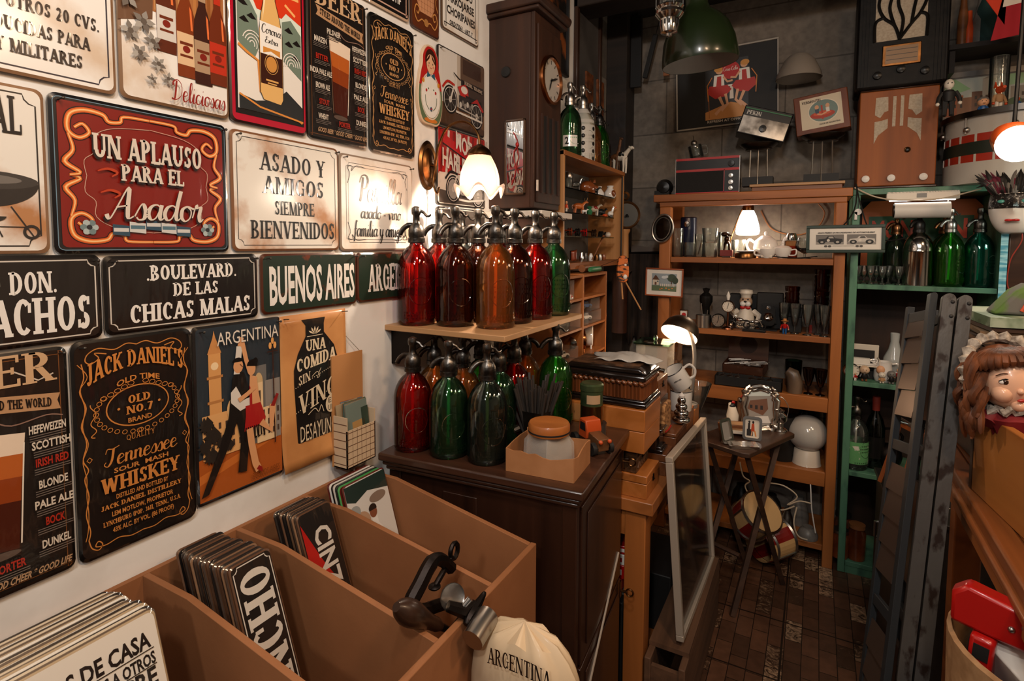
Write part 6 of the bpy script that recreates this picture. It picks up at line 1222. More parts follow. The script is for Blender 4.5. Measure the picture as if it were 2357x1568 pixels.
def p_cars(a):
    for u0, u1 in ((.13, .49), (.53, .89)):
        a.rect(u0, .30, u1, .66, '#6d6862').rect(u0, .30, u1, .40, '#8d877f'); s = (u1-u0)
        P_ = lambda L: [(u0+s*u, .30+.36*v) for u, v in L]
        a.poly(P_([(.04, .25), (.1, .55), (.35, .6), (.42, .82), (.62, .85), (.7, .62), (.95, .55), (.97, .25)]), '#1f1c1a' if u0 < .3 else '#bdb6ac').poly(P_([(.44, .62), (.47, .78), (.6, .8), (.66, .62)]), '#a59e94' if u0 < .3 else '#3a3633').ell(u0+s*.22, .39, .045, .075, '#141210').ell(u0+s*.78, .39, .05, .085, '#141210').ell(u0+s*.78, .39, .022, .04, '#a59e94').ell(u0+s*.22, .39, .02, .034, '#a59e94').ell(u0+s*.45, .45, .02, .05, '#cfc7bb')
    for q in (.26, .31, .66, .71): a.ell(q, .24, .022, .04, '#4a4541', 10)
    a.line([(.35, .245), (.62, .245)], .0012, '#5a5550'); a.part('lettering').text('GRAN PREMIO EXTRAORDINARIO DE AUTOMOVILISMO', .51, .725, .72, .05, '#3a3633', 'ital')
front_frame('framed_print', 'green framed photograph of two racing cars on the right shelf post', 1944, 550, 2.905, .305, .125, mat('dark_green_frame', '#28382f', .35, coat=.3), PAPERW, .014, roll=-.8, pic=p_cars)
# --- shelf 2
o = front_frame('trading_card', 'small framed card with a red dot leaning at the left of the second shelf', 1575, 700, 2.99, .042, .082, BRASS, PAPERW, .003, pic=lambda a: a.ell(.5, .68, .26, .14, '#b3201d').ell(.5, .36, .24, .16, '#d8923a').ell(.42, .45, .12, .1, '#1a1614').rect(.2, .12, .8, .2, '#51606b')); o.location.z = H2+.042
o = solo(MB().lathe(STEEL, [(0, 0), (.038, 0), (.038, .064), (.036, .064), (.036, .004), (0, .003)], 26), 'steel_pot', 'brushed steel pot on the second shelf beside the round clock', 'pot', on(1620, H2, 2.975)); solo(MB().tube(STEEL, [(0, 0, 0), (-.012, 0, .115)], .002, 6).tube(STEEL, [(.012, 0, 0), (.02, 0, .085)], .002, 6).ball(STEEL, (-.012, 0, .115), .004), 'skewers', 'two thin steel skewers standing in the steel pot', 'skewers', tuple(Vector(on(1620, H2+.005, 2.975))), group=None)
solo(MB().lathe(BLACKP, [(0, 0), (.03, 0), (.022, .02), (.02, .09), (.034, .12), (.034, .15), (.012, .17), (.02, .19), (0, .195)], 18), 'black_bottle', 'black hip bottle standing behind the steel pot', 'bottle', on(1625, H2, 3.12))
dialclock('round travel clock with silver dial on the second shelf', on(1654, H2, 2.962), .034, -90, BLACKP, metal('brushed_dial', '#8f8a84', .35)); 
o = dialclock('cream lollipop clock on a copper stand behind the motorcycle model', tuple(Vector(on(1676, H2, 2.975))+Vector((0, 0, .085))), .030, -90, BRASS, IVF, 'stand_clock', False); MB().lathe(metal('copper_stand', '#7a4a33', .3), [(.0, -.085), (.028, -.085), (.026, -.078), (.006, -.07), (.005, 0), (0, .004)], 18).build('stand', o); MB().lathe(PAPERW, [(.006, .062), (.010, .085), (.004, .10), (0, .108)], 14, (0.0, 0, 0)).build('finial', o)
def motorbike(label, loc, L, rz, m, seat, base=True):
    o = thing('motorcycle_model', label, 'model', loc, rz, 'motorcycle models on the second shelf'); z0 = .012 if base else 0
    if base: MB().bx(BLACKP, -L*.62, L*.62, -.025, .025, 0, .011).build('stand', o, bev=.002)
    for x in (-.42, .42):
        w = MB(); w.tube(BLACKP, [(x*L+.17*L*math.cos(R(q)), 0, z0+.19*L+.17*L*math.sin(R(q))) for q in range(0, 360, 24)], L*.035, 7, True); w.build('tyre', o)
        w = MB().lathe(CHROME, [(0, -L*.03), (L*.05, -L*.03), (L*.05, L*.03), (0, L*.03)], 12, (x*L, 0, z0+.19*L), 'y')
        for q in range(0, 360, 45): w.tube(CHROME, [(x*L, 0, z0+.19*L), (x*L+.15*L*math.cos(R(q)), 0, z0+.19*L+.15*L*math.sin(R(q)))], L*.006, 4)
        w.build('wheel_hub', o)
    e = MB()
    for k in range(6): e.ball(CHROME, (-.10*L+.05*L*k, (-1)**k*.02*L, z0+.2*L+.03*L*(k % 2)), L*.06, L*.07, L*.05, 8)
    e.tube(CHROME, [(-.45*L, .06*L, z0+.14*L), (.1*L, .07*L, z0+.12*L), (.2*L, .05*L, z0+.2*L)], L*.028, 7).build('engine', o)
    MB().ball(m, (.08*L, 0, z0+.42*L), L*.17, L*.09, L*.09, 12).ball(m, (-.42*L, 0, z0+.36*L), L*.16, L*.05, L*.06, 10).build('tank', o); MB().ball(seat, (-.18*L, 0, z0+.39*L), L*.15, L*.075, L*.04, 10).build('seat', o)
    MB().tube(CHROME, [(.42*L, .03*L, z0+.19*L), (.26*L, .03*L, z0+.55*L)], L*.018, 6).tube(CHROME, [(.42*L, -.03*L, z0+.19*L), (.26*L, -.03*L, z0+.55*L)], L*.018, 6).tube(CHROME, [(.22*L, -.15*L, z0+.6*L), (.27*L, -.05*L, z0+.56*L), (.27*L, .05*L, z0+.56*L), (.22*L, .15*L, z0+.6*L)], L*.014, 6).ball(CHROME, (.33*L, 0, z0+.5*L), L*.05).build('fork_and_handlebar', o)
motorbike('chrome motorcycle model on the left of the second shelf', on(1708, H2, 3.0), .115, 180, CHROME, BLACKP, False); motorbike('dark motorcycle model with a silver tail on a black stand', on(1738, H2, 2.955), .085, 0, STEEL, BLACKP)
o = thing('bulldog_chef', 'bulldog chef statuette with white hat and red bow tie', 'figurine', on(1717, H2, 3.08)); DOG = mat('bulldog_cream', '#a98a70', .4)
MB().lathe(CREAMP, [(0, 0), (.05, 0), (.046, .03), (.040, .07), (.026, .10), (.02, .11)], 18).tube(CREAMP, [(.035, 0, .085), (.065, -.01, .065), (.06, -.03, .04)], [.016, .015, .012], 8).tube(CREAMP, [(-.035, 0, .085), (-.062, -.01, .07), (-.045, -.035, .06)], [.016, .015, .012], 8).build('coat', o)
MB().ball(DOG, (0, -.005, .135), .032, .028, .030).ball(WHITEP, (-.012, -.028, .125), .015, .012, .014).ball(WHITEP, (.012, -.028, .125), .015, .012, .014).build('head', o); MB().ball(BLACKP, (0, -.036, .137), .007, .005, .005).ball(BLACKP, (-.012, -.029, .148), .004).ball(BLACKP, (.012, -.029, .148), .004).build('face', o)
MB().lathe(CREAMP, [(.024, .155), (.025, .168), (.034, .178), (.030, .195), (0, .20)], 16).build('chef_hat', o); MB().at(0, -.028, .106).ball(REDP, (-.013, 0, 0), .013, .005, .009).ball(REDP, (.013, 0, 0), .013, .005, .009).ball(REDP, (0, 0, 0), .005).at().build('bow_tie', o)
solo(MB().bx(mat('black_leather', '#151312', .5), -.075, .075, -.03, .03, 0, .165).prism(mat('black_leather', '#151312', .5), [(-.078, .165), (.078, .165), (.078, .10), (.0, .075), (-.078, .10)], -.036, -.030, 'y'), 'camera_case', 'large black leather camera case behind the bulldog chef', 'case', on(1715, H2, 3.19), bev=.006)
o = thing('folding_camera', 'antique black folding camera with chrome lens', 'camera', on(1772, H2, 3.08)); MB().bx(BLACKM, -.062, .062, 0, .04, 0, .185).build('body', o, bev=.006); MB().bx(BLACKM, -.04, .04, -.07, .0, 0, .006).build('bed', o)
b = MB()
for k in range(5): b.bx(BLACKM, -.036+.003*k, .036-.003*k, -.012-.010*k, -.004-.010*k, .03+.002*k, .13-.002*k)
b.build('bellows', o); MB().prism(BLACKP, rrect(.06, .10, .02, 4, 0, .075), -.062, -.054, 'y').build('lens_board', o); MB().lathe(CHROME, [(.022, .056), (.022, .068), (.016, .074), (.012, .070), (0, .069)], 20, (0, 0, .07), 'y').lathe(CHROME, [(.010, .058), (.010, .066), (0, .067)], 14, (0, 0, .115), 'y').build('lens', o)
for q in o.children: 
    if q.name.startswith('lens') and 'board' not in q.name: q.scale = (1, 1, 1)
wbox('square black box camera beneath the first amber glass', on(1825, H2, 3.06), .085, .08, .118, BLACKM, latch=False, name='box_camera', cat='camera')
TIKI = glass('amber_pressed_glass', '#cf8f6a', .45, 1.4)
def tiki(label, loc): tumbler(label, loc, .031, .105, TIKI, 'amber pressed glasses', 'amber_glass', flare=1.12, rings=(.15, .25, .35, .45, .55, .65, .75, .85))
tiki('amber pressed glass standing on the black box camera', tuple(Vector(on(1823, H2+.1185, 3.06)))); tiki('lower amber pressed glass of the pair at the right post', tuple(Vector(on(1890, H2+.1, 3.07)))); tiki('upper amber pressed glass stacked at the right post', tuple(Vector(on(1890, H2+.206, 3.07)))); wbox('small dark box under the stacked amber glasses', on(1890, H2, 3.07), .07, .07, .099, DKW, latch=False)
GB = 'tall stem glasses on the second shelf'
for px, Y, lb in ((1806, 3.0, 'tall stem glass behind the toy cowboy'), (1831, 2.985, 'tall stem glass second from the toy cowboy'), (1860, 2.965, 'brightest tall stem glass in the middle of its row'), (1885, 3.0, 'tall stem glass in front of the red block'), (1899, 2.96, 'tall cut stem glass nearest the right post')): goblet(lb, on(px, H2, Y), .026, .145, group=GB)
solo(MB().bx(mat('dark_red_lacquer', '#6b1710', .25, coat=.5), -.02, .02, -.012, .012, 0, .04), 'red_block', 'small dark red box behind the tall stem glasses', 'box', on(1875, H2, 3.05), bev=.002)
toyman('toy cowboy in red shirt and blue trousers on the shelf edge', on(1808, H2, 2.942), .070, REDP, BLUEP, rz=-90, hat=mat('straw_hat', '#b5743a', .5))
# --- shelf 3
o = thing('cigar_box', 'open wooden cigar box full of cutlery, its lid upright', 'box', on(1720, H3+.056, 3.09), 6); CIG = wood('dark_cedar', '#4d2a17', '#331a0d', 0, .5)
MB().bx(CIG, -.10, .10, -.06, .06, 0, .006).bx(CIG, -.10, .10, -.06, -.055, 0, .045).bx(CIG, -.10, .10, .055, .06, 0, .045).bx(CIG, -.10, -.095, -.06, .06, 0, .045).bx(CIG, .095, .10, -.06, .06, 0, .045).build('tray', o); o.rotation_euler = (R(8), 0, R(-6))
MB().at(0, .06, .045, rx=-14).bx(CIG, -.10, .10, 0, .006, 0, .14).at(0, .0595, .045, rx=-14).lathe(mat('burnt_brand', '#2b150b', .6), [(.0, -.001), (.045, -.001), (.045, .0), (0, 0)], 24, (0, 0, .075), 'y').at().build('lid', o); o.children[1].scale = (1, 1, 1)
b = MB()
for k in range(26): x, y = random.uniform(-.085, .085), random.uniform(-.045, .045); b.tube(STEEL, [(x-.03, y, .042), (x+.03, y+random.uniform(-.02, .02), .047)], .003, 5)
q = b.build('coins_and_cutlery', o); q['kind'] = 'stuff'
o = thing('black_tray', 'long black tray of silver spoons on the third shelf', 'tray', on(1728, H3, 2.985)); MB().bx(BLACKM, -.155, .155, -.045, .045, 0, .004).bx(BLACKM, -.155, .155, -.045, -.04, 0, .048).bx(BLACKM, -.155, .155, .04, .045, 0, .048).bx(BLACKM, -.155, -.15, -.045, .045, 0, .048).bx(BLACKM, .15, .155, -.045, .045, 0, .048).build('box', o, bev=.001)
for k, (x, s, lb) in enumerate(((-.12, 1, 'first'), (-.085, 1, 'second'), (-.05, .9, 'third'), (.02, 1.2, 'fourth'), (.06, 1.2, 'fifth'), (.10, 1, 'sixth'))):
    p = Vector(o.location); solo(MB().ball(STEEL, (0, -.02, .012), .016*s, .022*s, .008, 12).tube(STEEL, [(0, 0, .012), (0, .03, .018)], .003, 6), 'silver_spoon', 'silver spoon, %s from the left in the black tray' % lb, 'spoon', (p.x+x, p.y, H3+.034), group='spoons in the black tray')
solo(MB().tube(mat('horn_brown', '#6f5a48', .35, col2='#3a2d24', scale=10, stretch=(1, 1, .4)), [(0, 0, 0), (.0, 0, .05), (-.012, 0, .09), (-.035, 0, .105)], [.034, .036, .032, .020], 16), 'horn_cup', 'mottled horn cup bent to the left on the third shelf', 'cup', on(1836, H3, 2.975))
GD = glass('dark_bottle_green', '#8fae9a', .5); GBR = glass('smoky_brown_glass', '#b89a84', .5)
tumbler('dark green tumbler behind the smoky stem glasses', on(1832, H3, 3.12), .036, .13, GD, None, 'green_tumbler', flare=1.1)
goblet('smoky brown stem glass left of the pair on the third shelf', on(1868, H3, 2.98), .028, .125, GBR, group='smoky stem glasses'); goblet('smoky brown stem glass nearest the right post, third shelf', on(1896, H3, 2.975), .028, .125, GBR, group='smoky stem glasses')
crit('dog_statue', 'carved pale wooden dog statue standing behind the desk lamp', on(1560, H3, 3.0), mat('carved_driftwood', '#7c5a40', .6, bump=.4, scale=30), .12, -60, legs=.7, neck=(.4, 1.6))

# --- shelf 4 and 5
o = thing('globe_lamp', 'unlit white opal globe lamp on a cream base on the fourth shelf', 'lamp', on(1870, H4, 3.02)); MB().lathe(CREAMP, [(0, 0), (.065, 0), (.062, .01), (.055, .07), (.05, .075), (0, .075)], 28).build('base', o); MB().ball(mat('opal_globe', '#b9b3ab', .15, coat=.6), (0, 0, .150), .088, n=28).build('globe', o); MB().tube(WHITEP, crom([(.0, -.06, .01), (.02, -.09, -.06), (.03, -.10, -.18), (.05, -.09, -.30)], 5), .003, 6).build('cord', o)
solo(MB().lathe(GD, [(0, 0), (.06, 0), (.062, .12), (.05, .18), (.02, .24), (.018, .29), (.016, .29), (.016, .24), (0, .2)], 22, cap=False), 'green_jug', 'big dark green bottle at the back of the fourth shelf', 'bottle', on(1868, H4, 3.19)); solo(MB().lathe(BLACKM, [(0, 0), (.055, 0), (.055, .22), (.052, .22), (.05, .01), (0, .008)], 24), 'dark_canister', 'tall dark open canister left of the globe lamp', 'canister', on(1812, H4, 3.03))
for i, (px, Y, r, h, m, lb) in enumerate(((1740, 3.05, .05, .10, STEEL, 'chrome lamp head lying among the spare parts'), (1790, 3.12, .055, .12, BLACKM, 'black pot among the spare parts on the bottom shelf'), (1830, 3.0, .03, .11, STEEL, 'steel tube fitting on the bottom shelf'), (1855, 3.12, .05, .14, GREYP, 'grey canister at the back of the bottom shelf'), (1880, 2.98, .045, .055, GREYP, 'grey block fitting at the right of the bottom shelf'), (1770, 2.98, .035, .06, OAK, 'small brown pot at the front of the bottom shelf'), (1720, 3.15, .05, .13, BLACKP, 'black flask far left on the bottom shelf'))):
    solo(MB().lathe(m, [(0, 0), (r, 0), (r*1.02, h*.3), (r*.8, h*.7), (r*.5, h*.9), (r*.5, h), (0, h)], 16), 'lamp_part', lb, 'spare part', on(px, H5, Y), group='spare parts on the bottom shelf')
WC = mat('white_twisted_flex', '#b5a58f', .7)
for lb, pts in (('twisted white flex looping down from the fourth shelf', [(.80, 2.92, .44), (.82, 2.90, .38), (.85, 2.90, .36), (.83, 2.90, .33), (.86, 2.90, .28), (.93, 2.90, .24), (1.0, 2.9, .25), (1.05, 2.9, .28)]), ('tangle of white flex over the bottom shelf parts', [(.92, 2.92, .36), (1.0, 2.9, .37), (1.06, 2.9, .33), (1.02, 2.9, .28), (1.07, 2.9, .31), (1.12, 2.9, .31)]), ('pale flex hanging toward the bottom shelf rail', [(1.06, 2.92, .27), (1.05, 2.9, .20), (1.07, 2.9, .14), (1.11, 2.9, .13)])):
    solo(MB().tube(WC, crom(pts, 5), .0035, 6), 'flex_cord', lb, 'cord', group='loose flex on the bottom shelf')
# ================================================================ on top of the shelf unit
T1 = 1.787
o = thing('tube_radio', 'long black portable radio with red edges on top of the shelf unit', 'radio', on(1619, T1, 2.99)); RW, RH = .155, .185
MB().bx(BLACKP, -RW, RW, 0, .09, 0, RH).build('case', o, bev=.003); b = MB()
for z in (.004, RH*.66, RH-.004): b.bx(REDP, -RW, RW, -.003, .0, z-.006, z+.006)
b.bx(REDP, RW-.072, RW-.069, -.003, 0, .004, RH*.66); b.build('red_trim', o); MB().bx(mat('speaker_cloth', '#1c1a19', .9, bump=.5, scale=200), -RW+.006, RW-.075, -.002, 0, .010, RH*.62).build('grille', o); MB().bx(STEEL, -RW-.003, -RW, -.003, .06, 0, RH).bx(STEEL, RW, RW+.003, -.003, .06, 0, RH).build('side_trim', o)
for z, r in ((.025, .012), (.055, .013), (.088, .012), (.150, .017)): MB().lathe(STEEL if r < .015 else BLACKP, [(r, 0), (r*.9, .010), (0, .011)], 16, (RW-.038, 0, z), 'y').build('knob', o)
for q in o.children:
    if q.name.startswith('knob'): q.scale = (1, 1, 1)
o = thing('telephone_bell', 'black round telephone bell unit at the left end of the shelf top', 'bell', on(1524, T1, 3.05)); MB().lathe(BLACKP, [(.0, -.03), (.04, -.03), (.045, .0), (.03, .025), (0, .03)], 22, (0, 0, .048), 'y').build('body', o); MB().bx(BLACKP, -.05, .03, -.02, .03, 0, .03).build('stand', o)
solo(MB().bx(OAK, -.19, .19, -.05, .1, 0, .02).bx(PALEX, -.20, .20, -.06, .1, .0205, .033), 'plank_pile', 'two short planks lying on the shelf top beneath the scales', 'planks', tuple(Vector(on(1822, T1, 2.99))), bev=.002)
def scale_(label, px, Y, h, w_):
    o = thing('kitchen_scale', label, 'scale', tuple(Vector(on(px, T1+.034, Y))), group='pan scales on the shelf top')
    MB().lathe(metal('dull_steel_pan', '#5b5753', .3), [(0, h-.03), (w_*.6, h-.026), (w_, h), (w_*1.02, h+.004), (w_*.96, h), (w_*.55, h-.022), (0, h-.024)], 28, cap=False).build('pan', o)
    for x in (-.45, .0, .5): MB().tube(STEEL, [(x*w_, -.03+.03*abs(x), 0), (x*w_*.9, -.02, h-.026)], .0035, 6).build('leg', o)
    MB().tube(STEEL, [(.7*w_*math.cos(R(q)), .5*w_*math.sin(R(q)), h-.024) for q in range(0, 360, 20)], .003, 6, True).bx(BLACKM, -w_*.8, w_*.8, -.03, .04, 0, .045).build('frame', o); return o.location
s1 = scale_('pan scale carrying the tilted clock radio', 1735, 3.05, .205, .088); s2 = scale_('pan scale carrying the square picture box', 1878, 3.05, .225, .092)
o = thing('clock_radio', 'black portable radio with a worn chrome face tilted on the left scale pan', 'radio', (s1.x, s1.y, s1.z+.206+.030), rot=(-6, 17, 8)); o.scale = (1.38,)*3
MB().bx(BLACKP, -.082, .082, -.02, .05, 0, .105).build('case', o, bev=.003); MB().bx(metal('worn_chrome_face', '#c9c4bc', .25, col2='#6b6660', scale=22), -.078, .078, -.0225, -.02, .004, .066).build('face', o); MB().bx(GREENP, -.078, .078, -.022, -.02, .092, .096).build('trim', o); MB().lathe(BLACKP, [(.013, .0225), (.012, .032), (0, .033)], 16, (.0, 0, .030), 'y').build('dial', o); MB().bx(BLACKP, -.07, .085, .02, .035, .105, .118).build('handle', o)
a = Art(.05, .016, x0=0, inkf=lambda c: mat('print_'+c[1:], c, .45)); a.part('lettering').text('PEKIN', .5, .5, 1, .9, '#cfc9c0', 'serif'); q = a.done(o)[0]; q.location = (-.045, -.0206, .08); q.rotation_euler = (0, 0, R(-90))
def p_box(a):
    a.ell(.55, .52, .36, .36, '#6d8078').ell(.52, .40, .30, .12, '#a8351c').ell(.52, .44, .22, .07, '#c8502a').rect(.5, .25, .54, .7, '#a8351c').ell(.4, .66, .05, .07, '#d09a72').ell(.66, .66, .05, .07, '#d09a72').poly([(.36, .46), (.44, .46), (.45, .6), (.35, .6)], '#3a4a5a').poly([(.62, .46), (.7, .46), (.7, .6), (.61, .6)], '#d8cfc2').line([(.4, .44), (.5, .4), (.62, .45)], .006, '#d09a72').ring(.55, .52, .36, .36, .004, '#d9cbb5')
    a.part('lettering').text('VERMOUTH', .28, .88, .46, .08, '#4a3a2c', 'slab').text('LICOR DE ARGENTINA', .68, .10, .5, .045, '#4a3a2c', 'bold')
o = thing('picture_box', 'orange brown wooden picture box tilted on the right scale pan', 'box', (s2.x+.004, s2.y, s2.z+.226+.014), rot=(-5, -7, -4)); o.scale = (1.15,)*3; WB_ = wood('red_brown_box', '#7c3f1f', '#5a2a13', 2, .45)
MB().bx(WB_, -.098, .098, -.02, .05, 0, .165).build('case', o, bev=.003); a = Art(.15, .13, x0=.0004, inkf=lambda c: mat('print_'+c[1:], c, .45)); a.rect(0, 0, 1, 1, '#cdbda3'); p_box(a)
for q in a.done(o): q.location = (0, -.0203, .085); q.rotation_euler = (0, 0, R(-90))
solo(MB().lathe(mat('dusty_satin_shade', '#8a7f73', .6), [(.105, 0), (.098, .03), (.07, .09), (.045, .115), (.043, .115), (.068, .088), (.103, 0)], 30, cap=False, flute=.012, nf=16), 'lamp_shade_spare', 'dusty grey satin lampshade behind the square picture box', 'lampshade', tuple(ay(1838, 182, 3.17))); bpy.data.objects['lamp_shade_spare'].name = 'lampshade'
# poster on the back wall
def p_ladies(a):
    a.rect(.30, .10, .72, .84, '#2a2a2c').poly([(.30, .1), (.70, .1), (.71, .24), (.55, .30), (.30, .2)], '#c98a48').line([(.34, .12), (.33, .5)], .004, '#a8682c').ell(.55, .70, .09, .11, '#b3201d').poly([(.50, .50), (.62, .50), (.60, .52), (.52, .52)], '#e6dfd5').poly([(.54, .34), (.58, .34), (.575, .5), (.545, .5)], '#d9cbbd')
    for s, x, y in ((1, .44, .56), (-1, .68, .60)):
        P_ = lambda L: [(x+s*u, y+v) for u, v in L]
        a.poly(P_([(-.10, -.03), (.08, -.04), (.12, -.10), (.06, -.18), (-.04, -.20), (-.12, -.12)]), '#b3271c').poly(P_([(-.06, -.04), (.05, -.04), (.045, .10), (-.05, .10)]), '#e6dfd5').poly(P_([(-.03, -.04), (.02, -.04), (.02, .08), (-.02, .08)]), '#b3271c').line(P_([(.04, .07), (.08, .0), (.13, .01)]), .010, '#d8a27c').line(P_([(.0, -.18), (.04, -.30), (-.04, -.40)]), .016, '#d8a27c').line(P_([(.06, -.15), (.08, -.28), (.02, -.36)]), .014, '#d8a27c').ell(x, y+.15, .034, .042, '#d8a27c').ell(x-s*.008, y+.17, .042, .036, '#c98a3c').line(P_([(-.11, -.22), (-.12, -.02), (-.07, .08)]), .005, '#c9762c')
    a.part('lettering').text('Coca-Cola', .55, .72, .14, .05, '#e6dfd5', 'script').text('REFRESH AT OFFICE', .50, .075, .36, .03, '#b5aca0', 'bold')
o = front_frame('cafe_poster', 'black framed soda poster of two women in red at a small table', 1670, 200, 3.272, .545, .395, mat('worn_white_edge', '#a59d92', .5), BLACKM, .008, roll=-1.8, pic=p_ladies)
o.scale = (.97, 1, 1.08)
# hanging glass mug, green enamel pendant, chrome lantern
o = thing('hanging_mug', 'glass tankard hanging from a nail below the soda poster', 'mug', ay(1602, 350, 3.22), rot=(0, -14, 0)); MB().lathe(CLEAR, [(0, -.035), (.032, -.035), (.036, -.03), (.036, .035), (.033, .035), (.032, -.026), (0, -.028)], 20, cap=False).build('tankard', o); MB().tube(CLEAR, crom([(.034, 0, .025), (.06, 0, .02), (.058, 0, -.02), (.034, 0, -.022)], 4), .005, 7).build('handle', o); MB().tube(IRON, [(0, 0, .035), (0, .03, .10)], .0015, 5).ball(STEEL, (0, .0, .05), .018).build('hook', o)
o = thing('green_pendant', 'large green enamel factory lamp hanging by the ceiling', 'pendant lamp', ay(1611, 141, 2.35), rot=(4, -4, 0)); GE = mat('green_enamel', '#1b2712', .3, coat=.4); GI = mat('grey_white_enamel', '#8d8883', .5)
MB().lathe(GE, [(.150, -.012), (.153, .0), (.150, .03), (.142, .08), (.122, .135), (.09, .175), (.055, .20), (.045, .225), (.045, .29), (.02, .30), (0, .30)], 40, cap=False).build('shade', o); MB().lathe(GI, [(.149, -.011), (.147, .028), (.139, .078), (.119, .132), (.087, .172), (.05, .196), (0, .197)], 40, cap=False).build('lining', o); MB().tube(BLACKP, [(0, 0, .29), (0, .0, .62)], .005, 7).build('cable', o)
for q in o.children: q.scale = (.97, .97, .97)
o = thing('chrome_lantern', 'chrome pressure lantern hanging upside from the beam', 'lantern', ay(1540, 70, 1.95)); MB().lathe(CHROME, [(0, -.022), (.010, -.020), (.012, -.012), (.028, -.008), (.032, .012), (.032, .035), (.038, .04), (.048, .052), (.046, .062), (.040, .066), (.048, .075), (.040, .082)], 26).build('burner', o)
b = MB()
for q in range(14): b.at(.0325*math.cos(R(q*25.7)), .0325*math.sin(R(q*25.7)), .022, rz=q*25.7).box(BLACKM, 0, 0, 0, .001, .006, .016)
b.at().build('vents', o); MB().lathe(CLEAR, [(.038, .083), (.040, .20), (.038, .20), (.036, .083)], 24, cap=False).lathe(CHROME, [(.05, .20), (.05, .21), (.02, .25), (0, .26)], 24).build('glass', o)
for s in range(4): MB().tube(STEEL, [(.046*math.cos(R(90*s+30)), .046*math.sin(R(90*s+30)), .07), (.046*math.cos(R(90*s+30)), .046*math.sin(R(90*s+30)), .20)], .002, 5).build('guard_rod', o)
MB().tube(IRON, [(0, 0, .26), (0, 0, .55)], .003, 6).build('hook', o)
# dark tools hanging by the corner
for i, (px, py, h, w_, lb) in enumerate(((1440, 130, .34, .05, 'black hanging strap bundle nearest the corner'), (1465, 120, .40, .06, 'broad dark leather belt hanging from the beam'), (1497, 130, .24, .025, 'thin dark baton hanging right of the leather belt'), (1535, 150, .12, .03, 'short brown handle hanging under the green lamp'))):
    p = ay(px, py, 3.18); solo(MB().bx(mat('black_leather', '#151312', .5) if i < 3 else OAK, -w_/2, w_/2, -.012, .012, -h/2, h/2).tube(IRON, [(0, 0, h/2), (0, 0, 2.852-p.z)], .0025, 5), 'hanging_strap', lb, 'strap', p, group='dark tools hanging in the corner', rot=(0, (0, 0, 14, 2)[i], 0), bev=.004)
o = thing('fringed_shawl', 'dark brown fringed hide hanging left of the shelf post', 'hide', (.20, 3.235, .95)); HID = mat('dark_brown_hide', '#33241b', .85, col2='#1a120d', scale=14, stretch=(6, 1, .3), bump=.4)
MB().sheet(HID, lambda u, v: ((u-.5)*.30, .012*math.sin(22*u)*(1-v*.4)-.01, v*.52+.03*math.sin(40*u)*(1-v)), 40, 6).build('hide', o, solid=.006); MB().tube(IRON, [(-.16, 0, .52), (.16, 0, .53)], .008, 7).build('rod', o)
solo(MB().lathe(wood('dark_red_tube', '#4a2616', '#331a0f', 2, .5), [(.0, 0), (.042, 0), (.042, .33), (.038, .33), (.0, .325)], 22), 'leather_quiver', 'brown leather tube hanging between the rack and the hide', 'tube', tuple(ay(1425, 765, 3.0))); MB().tube(IRON, [(0, .04, .3), (0, .26, .34)], .003, 5).build('hanger', bpy.data.objects['leather_quiver'])
solo(MB().prism(mat('rusty_saw_steel', '#6b6058', .5, .6), [(-.02, 0), (.26, .05), (.26, .09), (-.02, .13)]+[(-.02, .13)], -.001, .001, 'y').tube(OAK, [(.24, 0, .07), (.36, 0, .075)], [.022, .014], 8), 'hand_saw', 'old hand saw hanging behind the oval mirror', 'saw', tuple(ay(1460, 590, 3.24)))
bpy.data.objects['hand_saw'].location.z -= .06
